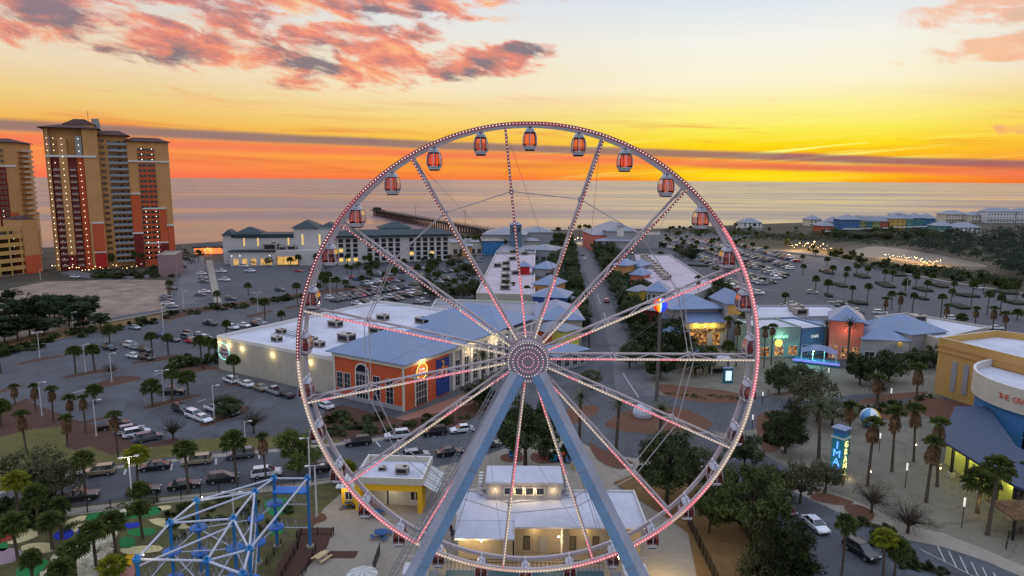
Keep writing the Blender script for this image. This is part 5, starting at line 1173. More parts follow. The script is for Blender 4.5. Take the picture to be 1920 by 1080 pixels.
for x in (xs+1.2, xs+7.2, xs+10.2): b = MB(); b.box(x, x+.85, 2.12, 2.19, .4, 2.3, darkm); b.box(x+.08, x+.77, 2.09, 2.118, .5, 2.2, mat('poster_print', L3(120, 90, 70), .7, .5, 3, col2=L3(60, 90, 80))); b.build('poster', t)
for x, y_, e in ((3.4, -1.3, 150), (xs+2.6, 1.9, 34), (xs+5.6, -.15, 170), (xs+9.2, 1.9, 34), (1.6, -.2, 20)): link('wall_lamp', bulb_me, t, (x, y_, 3.5), 0, 1.0 if e > 100 else .5); lamp(F.W(x, y_-.4, 3.1), e, (1, .70, .28), .15)
TH = F
# ---------------------------------------------------------------- boarding platform below the wheel
t = thing('boarding_platform', 'steel boarding deck with railings and motor frames at the foot of the wheel', 'platform', (WX, WY, 0))
b = MB(); b.box(-9.5, 9.5, -2.6, 2.8, 1.0, 1.25, mat('deck_teal', L3(46, 84, 96), .6, .1, 1)); b.box(-9.5, 9.5, 2.81, 4.2, .6, .8, steelg); b.build('deck', t)
for s in (-1, 1):
    b = MB(); b.box(s*12.5-2.2, s*12.5+2.2, -2.2, 2.2, .0, 1.6, steelg); b.box(s*12.8-1.4, s*12.8+1.4, -1.2, 1.2, 1.61, 3.2, steelw)
    b.bar((s*12.2, -1.6, 2.4), (s*12.2, 1.6, 2.4), .7, steelg, 12)
    for x in (-2, -.7, .7, 2): b.bar((s*12.5+x, -2.2, 1.6), (s*12.5+x, -2.2, 3.4), .06, steelw, 4); b.bar((s*12.5+x, 2.2, 1.6), (s*12.5+x, 2.2, 3.4), .06, steelw, 4)
    b.bar((s*12.5-2, -2.2, 3.4), (s*12.5+2, -2.2, 3.4), .06, steelw, 4); b.bar((s*12.5-2, 2.2, 3.4), (s*12.5+2, 2.2, 3.4), .06, steelw, 4); b.build('drive_unit', t)
for y_, z_ in ((2.7, 1.25), (4.1, .8)):
    b = MB()
    for i in range(39): x = -9.5+i*.5; b.bar((x, y_, z_), (x, y_, z_+1.1), .022, darkm, 4)
    b.bar((-9.5, y_, z_+1.1), (9.5, y_, z_+1.1), .035, darkm, 4); b.build('railing', t)
for x in (-8, -5, 5, 8): b = MB(); b.box(x-.12, x+.12, -2.5, -2.26, 0, 1.0, steelg); b.build('post', t)
lamp((WX+3, WY+4.5, 3), 90, (1, .7, .3)); lamp((WX+17, WY+3, 3.4), 700, (1, .72, .24), .3); lamp((WX-8, WY+5, 3.2), 160, (1, .72, .3), .3)
# ---------------------------------------------------------------- ropes course (blue posts, pale beams)
bp = mat('blue_post', L3(40, 112, 172), .5, .06, .6); bd = mat('blue_platform', L3(48, 108, 190), .6, .08, 1); lav = mat('lavender_beam', L3(180, 184, 200), .5, .06, .8)
b0 = G(430, 1110); t = thing('ropes_course', 'tall ropes course of blue posts, round blue platforms and pale lavender beams', 'ropes course', (b0.x, b0.y, 0))
PO = {}
def post(k, tx, ty, Y): PO[k] = AT(tx, ty, Y)
for k, tx, ty, Y in (('a', 256, 1040, 64.3), ('b', 387, 1043, 64), ('c', 318, 973, 71.6), ('d', 368, 932, 77), ('e', 437, 965, 72.2), ('f', 477, 915, 79.4), ('g', 513, 890, 83.3), ('h', 576, 890, 83.3), ('i', 467, 1022, 66), ('j', 455, 1068, 61.5)): post(k, tx, ty, Y)
for k, p in PO.items():
    q = p-b0; b = MB(); b.bar((q.x, q.y, 0), (q.x, q.y, q.z), .19, bp, 10); b.bar((q.x, q.y, q.z-.7), (q.x, q.y, q.z-.35), .46, bp, 12); b.bar((q.x, q.y, 0), (q.x, q.y, .4), .5, conc, 10); b.build('post', t)
    if k not in ('h',):
        for zf in (.60, .28):
            b = MB(); b.bar((q.x, q.y, q.z*zf), (q.x, q.y, q.z*zf+.22), 1.0, bd, 18); b.build('platform', t)
ED = ['ab', 'bi', 'ac', 'cd', 'dg', 'gh', 'ce', 'ef', 'df', 'fg', 'eb', 'ei', 'if', 'ih', 'ae', 'jb', 'ji', 'cf']
for e in ED:
    p, q = PO[e[0]]-b0, PO[e[1]]-b0; k = 0 if e not in ('ag', 'ae') else -.8
    b = MB(); b.bar(p+Vector((0, 0, -.5+k)), q+Vector((0, 0, -.5+k)), .13, lav, 8)
    if e in ('ab', 'ac', 'cd', 'dg', 'ef', 'fg', 'eb', 'ei'):
        for i in range(6): u = p.lerp(q, (i+.5)/6); b.bar(u+Vector((0, 0, -.5)), Vector((u.x, u.y, u.z*.6+.3)), .018, steelg, 3)
    b.build('beam', t)
for e in ['ab', 'ac', 'ce', 'ef', 'eb', 'ei', 'cd', 'df', 'fg', 'ib', 'gh', 'cb', 'if', 'ij', 'de']:
    p, q = PO[e[0]]-b0, PO[e[1]]-b0
    for f_ in (.60, .28):
        b = MB(); u, v = Vector((p.x, p.y, p.z*f_)), Vector((q.x, q.y, q.z*f_)); b.bar(u, v, .075, lav, 6)
        for s in (.35, 1.1): b.bar(u+Vector((0, 0, s)), v+Vector((0, 0, s)), .025, steelg, 3)
        for i in range(1, 14): w_ = u.lerp(v, i/14); b.bar(w_, w_+Vector((.5*math.sin(i*2), 0, 1.1)), .028, lav if i % 2 else steelg, 3)
        b.build('walkway', t)
p, q = PO['i']-b0, PO['j']-b0
b = MB(); 
for i in range(12):
    u = i/12; b.box(q.x-5+u*4.4, q.x-4.5+u*4.4, q.y-1, q.y+1.0, 1+u*6.4, 1.15+u*6.4, bd)
for yy in (-1, 1):
    b.bar((q.x-5, q.y+yy, 2.2), (q.x-.4, q.y+yy, 8.8), .06, bd, 4); b.bar((q.x-5, q.y+yy, .9), (q.x-.4, q.y+yy, 7.5), .1, bd, 4)
    for i in range(16): u = i/16; b.bar((q.x-5+u*4.6, q.y+yy, 1+u*6.5), (q.x-5+u*4.6, q.y+yy, 2.2+u*6.6), .03, bd, 3)
b.build('staircase', t)
b = MB(); g_, h_ = PO['g']-b0, PO['h']-b0; b.box(g_.x, h_.x, g_.y-1.0, g_.y+.8, g_.z-2.2, g_.z-2.0, bd); b.build('bridge_deck', t)
lamp(tuple(PO['a']+Vector((1.2, -1, .3))), 40); lamp(tuple(PO['d']+Vector((1.2, -1, .3))), 40)
for k in 'ad':
    q = PO[k]-b0; link('lamp_head', bulb_me2, t, (q.x+.8, q.y-.2, q.z+.1), 0, .5)
# boulders of the golf course
rock = mat('pale_boulder', L3(168, 160, 138), .9, .2, .8, det=8, bump=.2, col2=L3(216, 208, 182))
def boulder(b, c, r, sd_):
    r_ = random.Random(sd_); n0 = len(b.v); b.ball(c, r, rock, 9, 6, .75)
    for i in range(n0, len(b.v)): v = b.v[i]; d = v-Vector(c); b.v[i] = Vector(c)+d*(.78+.42*r_.random())
bl = []
for i in range(10):
    b = MB(); boulder(b, (0, 0, .4), 1.0, i); bl.append(b.data('boulder'))
k = 0
for (px, py, s) in ((122, 1062, 1.3), (140, 1072, 1.4), (160, 1060, 1.3), (178, 1074, 1.4), (150, 1046, 1.2), (170, 1040, 1.3), (186, 1052, 1.2), (130, 1040, 1.1), (112, 1050, 1.1), (160, 1090, 1.5), (185, 1030, 1.2), (205, 1022, 1.2), (192, 1012, 1.1), (210, 1008, 1.0), (104, 1070, 1.2), (120, 1085, 1.4), (172, 1018, 1.0), (230, 964, .8), (65, 1045, .7), (200, 1040, 1.1), (146, 1028, .9), (200, 1085, 1.3), (92, 1084, 1.2), (131, 1052, 1.1), (150, 1062, 1.2), (168, 1052, 1.2), (150, 1080, 1.3), (178, 1060, 1.1), (130, 1066, 1.2), (192, 1070, 1.2), (160, 1034, 1.0), (182, 1018, 1.0), (196, 1028, 1.1), (110, 1062, 1.1), (140, 1086, 1.3), (176, 1086, 1.3), (190, 1094, 1.3)):
    p = G(px, py); o = link('boulder', bl[k % 10], None, (p.x, p.y, 0), k*1.7, s*.78); k += 1
    tag(o, 'pale rounded boulder of the rock pile beside the mini golf' if k != 18 and k != 19 else ['single pale boulder on the long green putting turf', 'small boulder at the edge of the lilac golf path'][k-18], 'boulder', 'boulders of the mini golf course')
# picnic sets
pb_ = mat('blue_plastic', L3(24, 76, 132), .5, .08, 1); wood = mat('pale_wood', L3(196, 176, 130), .8, .1, 1.5)
def round_table(label, px, py, s=1):
    p = G(px, py); t = thing('picnic_table', label, 'table', p, rnd.random()); b = MB(); b.bar((0, 0, .72), (0, 0, .78), .9*s, pb_, 20); b.bar((0, 0, 0), (0, 0, .72), .08, pb_, 8); b.build('tabletop', t)
    for i in range(4):
        a = PI/2*i+.4; b = MB(); b.cbox((math.cos(a)*1.25*s, math.sin(a)*1.25*s, .44), (.9, .4, .07), pb_, a+PI/2); b.bar((0, 0, .1), (math.cos(a)*1.25*s, math.sin(a)*1.25*s, .4), .05, pb_, 5); b.build('seat', t)
round_table('round blue picnic table nearest the yellow snack building', 704, 968, 1.0); round_table('round blue picnic table alone in the middle of the paved yard', 715, 1007, 1.0); round_table('dark blue low table beside the yellow wall', 655, 949, .8)
p = G(603, 1050); t = thing('picnic_table', 'pale wooden picnic table with two benches beside the dark planting bed', 'table', p, R(62)); b = MB(); b.box(-1, 1, -.4, .4, .72, .8, wood); b.build('tabletop', t)
for s in (-1, 1): b = MB(); b.box(-1, 1, s*.8-.16, s*.8+.16, .42, .48, wood); b.build('bench', t)
for s in (-1, 1): b = MB(); b.bar((s*.7, -.8, .0), (s*.7, 0, .72), .05, wood, 4); b.bar((s*.7, .8, .0), (s*.7, 0, .72), .05, wood, 4); b.build('leg', t)
# adirondack chairs and bin by the round bed
for i, (px, py, c_) in enumerate(((1024, 862, (206, 86, 60)), (1037, 866, (30, 120, 130)), (1047, 866, (30, 90, 150)), (1057, 862, (206, 86, 60)), (960, 858, (40, 110, 170)), (1066, 868, (90, 110, 150)))):
    p = G(px, py); m = mat('chair_paint_%d_%d_%d' % c_, L3(*c_), .6, .08, 1); t = thing('garden_chair', ['orange garden chair, leftmost by the round shrub bed', 'teal garden chair by the round shrub bed', 'blue garden chair right of the teal one', 'orange garden chair, right of the blue one', 'light blue garden chair alone on the small bed', 'grey blue garden chair beside the wooden bin'][i], 'chair', p, i*.3-.6)
    b = MB(); b.mesh([(-.35, -.4, .4), (.35, -.4, .4), (.35, .3, .25), (-.35, .3, .25), (-.35, -.4, .34), (.35, -.4, .34)], [(0,1,2,3), (4,5,1,0)], m); b.build('seat', t); b = MB(); b.mesh([(-.35, .28, .25), (.35, .28, .25), (.38, .6, 1.15), (-.38, .6, 1.15)], [(0,1,2,3)], m); b.box(-.45, -.33, -.45, .35, .55, .6, m); b.box(.33, .45, -.45, .35, .55, .6, m); b.build('backrest', t)
    for x in (-.38, .38): b = MB(); b.box(x-.05, x+.05, -.42, -.34, 0, .55, m); b.build('leg', t)
p = G(1077, 878); b = MB(); b.bar((0, 0, 0), (0, 0, 1.1), .5, wood, 8); b.bar((0, 0, 1.1), (0, 0, 1.25), .55, wood, 8, .3); tag(b.build('litter_bin', None, loc=p), 'eight sided wooden litter bin beside the garden chairs', 'bin')
# fences
def fence(name, label, P, h=1.4, step=2.4, m=darkm, rails=2, pick=0, z=0):
    c = G(*P[0]); t = thing(name, label, 'fence', c); W = [G(*p)-c for p in P]; b = MB(); bp_ = MB(); k = 0
    for a_, q_ in zip(W[:-1], W[1:]):
        L_ = (q_-a_).length; n_ = max(1, int(L_/step))
        for i in range(n_+1):
            v = a_.lerp(q_, i/n_); bb = MB(); bb.box(v.x-.05, v.x+.05, v.y-.05, v.y+.05, 0, h+.05, m); k += 1
            if k < 100: bb.build('post', t)
        for j in range(rails): zz = h-.06-j*(h-.2)/max(1, rails-1); b.bar(a_+Vector((0, 0, zz)), q_+Vector((0, 0, zz)), .03, m, 4)
        if pick:
            for i in range(int(L_/pick)): v = a_.lerp(q_, i*pick/L_); b.bar(v+Vector((0, 0, .1)), v+Vector((0, 0, h-.05)), .014, m, 3)
    b.build('panel', t); return t
fence('street_fence', 'thin black fence between the street and the mini golf', [(-20, 1010), (120, 968), (250, 948), (340, 937), (480, 918), (620, 900), (660, 896)], 1.5, 2.6, pick=.3)
fence('yard_fence', 'dark fence along the right side of the ride yard', [(1290, 985), (1312, 1030), (1345, 1100)], 1.8, 1.6, rails=3, pick=.12)
fence('yard_fence', 'low black fence behind the dark planting bed near the blue post', [(556, 1010), (565, 1003), (626, 1003), (622, 1008)], 1.1, 1.5, pick=.2)
fence('yard_fence', 'black fence beside the walkway below the ropes course, left of two', [(500, 1060), (527, 1025)], 1.1, 1.5, pick=.2)
fence('yard_fence', 'black fence beside the walkway below the ropes course, right of two', [(520, 1100), (558, 1030), (562, 1010)], 1.1, 1.5, pick=.2)
fence('yard_fence', 'black fence along the lower edge of the dark planting bed', [(560, 1100), (592, 1035)], 1.1, 1.5, pick=.2)
fence('yard_fence', 'short dark gate fence left of the drive unit', [(700, 1075), (712, 1040)], 1.6, 1.2, rails=3, pick=.15)
fence('plaza_railing', 'white railing beside the plaza path right of the wheel', [(1395, 746), (1440, 740), (1500, 726)], 1.1, 2.0, steelw, pick=.3)
fence('terrace_railing', 'black railing of the terrace in the lower right corner', [(1886, 1030), (1890, 1010), (1925, 998)], 1.1, 1.2, pick=.2)
# thatched corner hut
p = G(1915, 1000); t = thing('corner_pergola', 'brown roofed pergola on a post at the right edge', 'pergola', p); b = MB(); b.hip(-3, 3.5, -2.5, 2.5, 3.4, 1.0, lf_dry, .4); b.build('roof', t); 
for x in (-2.6, 3): b = MB(); b.box(x-.12, x+.12, -2, -1.76, 0, 3.4, darkm); b.build('post', t)
# white dome sculpture on the round lawn
p = G(1204, 782); b = MB(); b.ball((0, 0, 1.0), 2.0, mat('white_fabric', L3(186, 192, 204), .7, .05, 1), 16, 8, .9); tag(b.build('covered_cart', None, loc=(p.x, p.y, 0)), 'white domed covered object on the round island behind the wheel', 'sculpture')
# umbrella at the bottom
p = G(680, 1112); t = thing('striped_umbrella', 'grey and white striped umbrella at the bottom edge of the yard', 'umbrella', p); b = MB()
for i in range(16):
    a, c_ = 2*PI*i/16, 2*PI*(i+1)/16; b.mesh([(0, 0, 3.1), (1.8*math.cos(a), 1.8*math.sin(a), 2.4), (1.8*math.cos(c_), 1.8*math.sin(c_), 2.4)], [(0,1,2)], aw if i % 2 else trimw)
b.build('canopy', t); b = MB(); b.bar((0, 0, 0), (0, 0, 3.4), .05, steelw, 6); b.build('pole', t)
# ---------------------------------------------------------------- plants
def fan_crown(seed, nf=30, R_=1.0, m=None, droop=1.0, pet=.8):
    r_ = random.Random(seed); b = MB(); m = m or lf_palm
    for i in range(nf):
        a = i*2.39996+r_.random()*.3; u = (i+.5)/nf; e = R(78-115*u*droop+r_.uniform(-8, 8))
        d = Vector((math.cos(a)*math.cos(e), math.sin(a)*math.cos(e), math.sin(e))); s = Vector((-math.sin(a), math.cos(a), 0)); up = s.cross(d)*-1
        if up.z < 0: up = -up
        p = d*pet*R_*(.55+.45*u)+Vector((0, 0, .12)); b.bar((0, 0, 0), p, .02, m, 3, cap=False)
        n = 9
        for j in range(n):
            t = (j/(n-1)-.5)*2.5; L_ = R_*(1.0-.22*abs(t))*r_.uniform(.85, 1.1)
            q = (d*math.cos(t)+s*math.sin(t)).normalized(); c = q.cross(up).normalized()*.10*R_
            mid = p+q*L_*.6+up*.05*R_; tip = p+q*L_-Vector((0, 0, .28*R_*r_.uniform(.6, 1.4)))
            b.mesh([p, mid-c, tip, mid+c], [(0, 1, 2), (0, 2, 3)], m)
    return b.data('crown')
def skirt_mesh(seed, L_=2.2, r=.62, m=None):
    r_ = random.Random(seed); b = MB()
    for i in range(230):
        a = r_.random()*2*PI; z = -r_.random()*L_*.8; w_ = r*(.55+.55*math.sin(min(1, (-z+.5)/L_)*2.4))
        p = Vector((math.cos(a)*w_*.5, math.sin(a)*w_*.5, z+.2)); q = Vector((math.cos(a)*w_*r_.uniform(.9, 1.25), math.sin(a)*w_*r_.uniform(.9, 1.25), z-.25-r_.random()*.35)); s = Vector((-math.sin(a), math.cos(a), 0))*.09
        b.mesh([p, q-s, q+s-Vector((0, 0, .1))], [(0, 1, 2)], m or lf_dry)
    return b.data('dry_skirt')
def feather_crown(seed, nf=38, L_=2.8, m=None):
    r_ = random.Random(seed); b = MB(); m = m or lf_date
    for i in range(nf):
        a = i*2.39996; u = (i+.5)/nf; e = R(80-105*u+r_.uniform(-6, 6)); pts = []; p = Vector((0, 0, 0)); L2 = L_*r_.uniform(.85, 1.1)
        for k in range(7): pts.append(p.copy()); p = p+Vector((math.cos(a)*math.cos(e), math.sin(a)*math.cos(e), math.sin(e)))*L2/6; e -= R(9)
        s = Vector((-math.sin(a), math.cos(a), 0))
        for k in range(1, 7):
            for f_ in (0, .5):
                o = pts[k-1].lerp(pts[k], f_); d = (pts[k]-pts[k-1]).normalized(); ll = .62*(1-.45*(k/6))*r_.uniform(.8, 1.1)
                for sg in (-1, 1):
                    q = o+(s*sg*.8+d*.5).normalized()*ll-Vector((0, 0, .16)); b.mesh([o, o+d*.13, q], [(0, 1, 2)], m)
        b.path(pts, .018, m, 3)
    return b.data('crown')
def trunk_mesh(r, m, boots=0):
    b = MB(); n = 8; rg = [(0, 1.45), (.05, 1.1), (.3, 1.0), (.7, .92), (1.0, 1.0)]
    for (z0, a0), (z1, a1) in zip(rg[:-1], rg[1:]): b.bar((0, 0, z0), (0, 0, z1), r*a0, m, n, r*a1, cap=False)
    return b.data('trunk')
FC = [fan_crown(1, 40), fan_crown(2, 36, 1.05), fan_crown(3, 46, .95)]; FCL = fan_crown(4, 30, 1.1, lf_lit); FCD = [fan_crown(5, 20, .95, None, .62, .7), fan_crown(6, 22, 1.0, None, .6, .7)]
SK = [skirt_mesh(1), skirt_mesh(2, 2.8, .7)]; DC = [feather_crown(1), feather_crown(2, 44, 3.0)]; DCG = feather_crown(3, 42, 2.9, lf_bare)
TP = trunk_mesh(.17, barkp); TD = trunk_mesh(.30, barkp)
low_crown = fan_crown(9, 12, 1.2)
def palm(kind, base, h, label, s=1.0, grp=None, cat='palm tree'):
    t = thing('palm_tree', label, cat, (base.x, base.y, 0), rnd.random()*6.28, grp); k = rnd.randrange(9)
    if kind == 'S': cr, tr, sk = FC[k % 3], TP, None
    elif kind == 'L': cr, tr, sk = FCL, TP, None
    elif kind == 'W': cr, tr, sk = FCD[k % 2], TP, SK[k % 2]
    elif kind == 'D': cr, tr, sk = DC[k % 2], TD, None
    else: cr, tr, sk = DCG, TD, None
    ch = h-(1.0 if kind in 'SLW' else 1.8)*s; t.rotation_euler.x = rnd.uniform(-.05, .05); t.rotation_euler.y = rnd.uniform(-.05, .05); cs = s*rnd.uniform(.82, 1.15)
    link('trunk', tr, t, (0, 0, 0), 0, (s, s, ch)); link('crown', cr, t, (0, 0, ch), 0, (cs, cs*rnd.uniform(.88, 1.1), cs*rnd.uniform(.85, 1.15)))
    if sk: link('dry_skirt', sk, t, (0, 0, ch), 0, s)
    return t
def leaf_crown(seed, n, rx, rz, m, leaf=.16, clumps=26, hollow=.35, tw=True, flat=1.0):
    """uneven crown: leaf clumps spread through an ellipsoid with gaps between them"""
    r_ = random.Random(seed); b = MB(); C_ = []
    for i in range(clumps):
        while True:
            p = Vector((r_.uniform(-1, 1), r_.uniform(-1, 1), r_.uniform(-.75, 1)))
            if hollow < p.length < 1: break
        C_.append((Vector((p.x*rx, p.y*rx, p.z*rz)), r_.uniform(.22, .42)*rx*flat))
    for c, cr in C_:
        if tw:
            k_ = Vector((c.x*.35, c.y*.35, -rz*.35+c.z*.2)); b.bar((0, 0, -rz*.9), k_, .06*rx/2, bark, 4, .035, cap=False); b.bar(k_, c*.95, .035, bark, 3, .012, cap=False)
    for i in range(n):
        c, cr = C_[r_.randrange(clumps)]
        d = Vector((r_.gauss(0, 1), r_.gauss(0, 1), r_.gauss(0, .8))).normalized()*cr*r_.random()**.4
        p = c+d; u = Vector((r_.gauss(0, 1), r_.gauss(0, 1), r_.gauss(0, 1))).normalized(); v = u.orthogonal().normalized(); L_ = leaf*r_.uniform(.7, 1.5)
        b.mesh([p-u*L_, p+v*L_*.6, p+u*L_, p-v*L_*.6], [(0, 1, 2, 3)], m)
    return b.data('crown')
OAK = [leaf_crown(i, 3200, 2.2, 1.7, lf_oak, .15, 34) for i in (1, 2, 3)]; OAKN = [leaf_crown(i+10, 9000, 2.2, 1.6, lf_oak, .08, 70, .3, True, .62) for i in (1, 2)]
SHR = [leaf_crown(i+20, 1500, 1.0, .8, lf_shrub, .10, 14, 0, False) for i in (1, 2)]; BARE = [leaf_crown(i+30, 2200, 2.2, 1.7, lf_bare, .045, 110, .35, True, .7) for i in (1, 2)]
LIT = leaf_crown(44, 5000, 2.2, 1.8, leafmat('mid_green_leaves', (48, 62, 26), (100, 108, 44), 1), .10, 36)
PIN = [leaf_crown(i+50, 2600, 1.5, 2.6, lf_pine, .14, 34) for i in (1, 2, 3)]
SCR = [leaf_crown(i+60, 2400, 2.2, 1.5, leafmat('scrub_leaves', (44, 52, 34), (94, 92, 60), .9), .11, 56, .25, True, .75) for i in (1, 2)]
SCRN = [leaf_crown(70, 8000, 2.2, 1.6, leafmat('evergreen_leaves', (36, 50, 28), (88, 98, 50), 1.1), .08, 76, .4, True, .6)]
TO = (lambda b: (b.bar((0, 0, 0), (0, 0, .55), .16, bark, 7, .12, cap=False), b.bar((0, 0, .55), (.18, .05, 1.02), .09, bark, 5, .05), b.bar((0, 0, .5), (-.2, .1, 1.0), .08, bark, 5, .04), b.data('trunk'))[-1])(MB())
def tree(kind, base, h, r, label, grp=None, cat='tree', name='oak_tree', squash=1):
    t = thing(name, label, cat, (base.x, base.y, 0), rnd.random()*6.28, grp); M_ = {'O': OAK, 'N': OAKN+SCRN, 'B': BARE, 'L': [LIT], 'P': PIN, 'C': SCR}[kind]; me = M_[rnd.randrange(len(M_))]
    if kind == 'P': sc_, cz, hz_ = (r/1.5, r/1.5, h*.36/2.6), h*.62, h*.5
    else: sc_, cz, hz_ = (r/2.2, r/2.2, h*.40/1.7*squash), h*.60, h*.45
    link('trunk', TO, t, (0, 0, 0), 0, (r*.45, r*.45, hz_)); link('crown', me, t, (0, 0, cz), 0, sc_); return t
def shrub(base, r, label, grp='low shrubs in the planting beds', h=None, m=None, name='shrub'):
    o = link(name, m or SHR[rnd.randrange(2)], None, (base.x, base.y, (h or r*.7)*.55), rnd.random()*6, (r, r, h or r*.8)); return tag(o, label, 'shrub', grp)
def pxr(base, r): return r/FPX*(base-cam.matrix_world.translation).length
def PALM(kind, px, py, top, label, s=None, grp=None):
    b_ = G(px, py); h = HT(b_, px, top); return palm(kind, b_, max(h, 2.5), label, s or 1.0, grp)
PL = [('S', 142, 702, 649, 'fan palm, left of two on the island by the tall light pole, left car park'), ('S', 178, 697, 646, 'fan palm, right of the two on the island in the left car park'), ('S', 206, 646, 611, 'small fan palm on the verge hedge of the left car park'),
('S', 286, 673, 622, 'fan palm by the blue car in the left car park'), ('S', 316, 666, 624, 'fan palm right of the blue car, near the red car'), ('S', 378, 680, 630, 'tall fan palm left of the dark hedge blocks by the games hall'), ('S', 393, 668, 632, 'fan palm close to the corner of the games hall'), ('S', 405, 680, 636, 'fan palm touching the corner of the games hall'),
('S', 286, 762, 714, 'fan palm at the left end of the mulched island'), ('S', 323, 752, 690, 'fan palm in the middle of the mulched island beside the dark truck'), ('S', 354, 743, 696, 'fan palm at the right end of the mulched island'), ('S', 178, 757, 721, 'short broad fan palm on the long left island'), ('S', 440, 720, 666, 'fan palm in front of the beige wall beside white vehicles'),
('W', 28, 760, 718, 'shaggy palm at the left edge of the mulch bed'), ('W', 67, 772, 718, 'shaggy palm beside the pale light pole on the mulch bed'), ('W', 100, 792, 722, 'rust brown shaggy palm on the mulch bed'), ('W', 133, 794, 740, 'shaggy palm between two rust brown ones on the mulch bed'), ('W', 161, 814, 737, 'tallest rust brown shaggy palm on the mulch bed'), ('W', 50, 850, 768, 'shaggy palm standing on the lawn at left'), ('W', 126, 836, 776, 'small shaggy palm at the tip of the lawn'), ('W', 222, 858, 770, 'tall yellow green shaggy palm beside the parked row of four'), ('S', 2, 700, 640, 'palm cut by the left edge beside the car park'), ('S', 2, 800, 750, 'palm cut by the left edge above the lawn'),
('S', 161, 940, 847, 'fan palm between street and mini golf, leftmost by the road'), ('L', 259, 918, 840, 'yellow lit fan palm beside the white street lamp'), ('S', 354, 925, 826, 'tall fan palm between the black sedans on the street'), ('S', 444, 905, 811, 'tall fan palm right of the black SUV on the street'), ('W', 499, 902, 810, 'brown shaggy palm over the street left of the green tree'),
('L', 36, 985, 888, 'big bright green palm in the lower left corner group'), ('S', 74, 1000, 912, 'dark green palm right of the bright one, lower left'), ('S', 116, 1010, 932, 'palm with pale trunk at the golf path, lower left'), ('S', 34, 1050, 964, 'palm on the lilac golf path near the left edge'), ('S', 98, 1030, 958, 'dark palm beside the small blue turf'), ('S', 182, 1075, 975, 'tall palm with pale trunk rising from the boulders'), ('S', 143, 1092, 1010, 'palm in front of the boulder pile'), ('S', 218, 1038, 962, 'palm behind the boulder pile near the green turf'), ('S', 268, 1010, 936, 'palm at the right end of the long putting turf'), ('S', 62, 1110, 1028, 'palm at the bottom edge, lower left'), ('L', 212, 1090, 1044, 'low bright fan palm right of the boulders'), ('S', 118, 1120, 1050, 'dark palm at the bottom edge before the boulders'), ('S', 262, 945, 905, 'short dark palm by the street fence'), ('L', 648, 912, 868, 'bright fan palm beside the snack building'),
('D', 1086, 850, 728, 'date palm with brown trunk just right of the wheel hub'), ('D', 1155, 848, 742, 'date palm on the round island behind the wheel'), ('D', 1236, 830, 752, 'date palm beside the white domed object'), ('D', 1285, 862, 800, 'small palm beside the thick dark tree right of the legs'), ('D', 1232, 880, 806, 'palm right of the rim in the lower plaza'), ('D', 905, 740, 655, 'date palm beside the games hall colonnade, left of hub'), ('S', 1026, 862, 770, 'slim palm below the wheel hub'), ('S', 964, 850, 770, 'slim palm seen between the wheel legs at left'),
('W', 1362, 662, 594, 'brown palm, leftmost in front of the surf shop'), ('W', 1380, 688, 603, 'brown palm, second in front of the surf shop'), ('W', 1394, 650, 588, 'brown palm behind the others at the surf shop'), ('W', 1432, 690, 610, 'brown palm left of the teal shop sign'), ('W', 1446, 684, 606, 'brown palm touching the teal shop'), ('S', 1330, 700, 650, 'slim palm between kiosk and fabric pavilion'), ('S', 1365, 690, 640, 'slim palm behind the advert board'), ('D', 1545, 668, 594, 'large date palm before the slate blue shop'), ('G', 1588, 690, 596, 'large grey green date palm before the salmon block'), ('D', 1105, 655, 612, 'date palm beside the boulevard left of the round trees'), ('W', 948, 565, 528, 'brown palm, left of two before the pinkish mall roof'), ('W', 962, 565, 528, 'brown palm, right of two before the pinkish mall roof'), ('S', 987, 570, 535, 'green palm before the royal blue pavilion'), ('W', 1310, 575, 518, 'brown palm behind the surf shop'), ('W', 1338, 575, 528, 'thin brown palm behind the surf shop'),
('W', 1626, 912, 782, 'tall shaggy palm nearest the sign tower on its right'), ('W', 1672, 884, 764, 'tall shaggy palm, second right of the sign tower'), ('W', 1713, 866, 757, 'tall shaggy palm, third right of the sign tower'), ('W', 1736, 942, 816, 'tall shaggy palm standing forward of the arcade'), ('W', 1757, 912, 782, 'tall shaggy palm just left of the arcade roof'), ('S', 1851, 1003, 852, 'large full green palm in front of the lime wall'), ('S', 1832, 962, 880, 'smaller palm hidden behind the large full one'), ('W', 1640, 790, 700, 'yellowish palm above the beach ball'), ('W', 1716, 770, 680, 'dark shaggy palm left of the yellow hall'), ('W', 1590, 850, 752, 'orange tinted palm behind the sign tower'), ('D', 1535, 860, 745, 'big grey date palm left of the sign tower'), ('D', 1532, 790, 690, 'grey date palm among the dark plaza trees'), ('L', 1656, 1085, 995, 'yellow green palm over the parked cars, lower right'), ('S', 1677, 1080, 1010, 'dark palm beside the yellow green one, lower right'), ('S', 1578, 1080, 968, 'dark slim palm behind the black SUV, lower right'), ('W', 1916, 930, 862, 'palm cut by the right edge over the arcade roof'), ('S', 1480, 1110, 1010, 'palm among the dark trees at the bottom right')]
for a in PL:
    s = 1.0
    b_ = G(a[1], a[2]); 
    if a[1] in (1656, 1677, 1578): s = .95
    elif a[0] in 'DG': s = .95
    elif a[2] > 930 and a[1] > 1700: s = 1.55 if a[1] > 1800 else 1.35
    elif a[1] > 1600 and a[2] > 760: s = 1.3
    elif a[0] == 'W': s = 1.0
    elif a[2] > 900 and a[1] < 300: s = 1.12
    elif 850 < a[2] : s = 1.3
    else: s = 1.25
    PALM(*a, s=s)
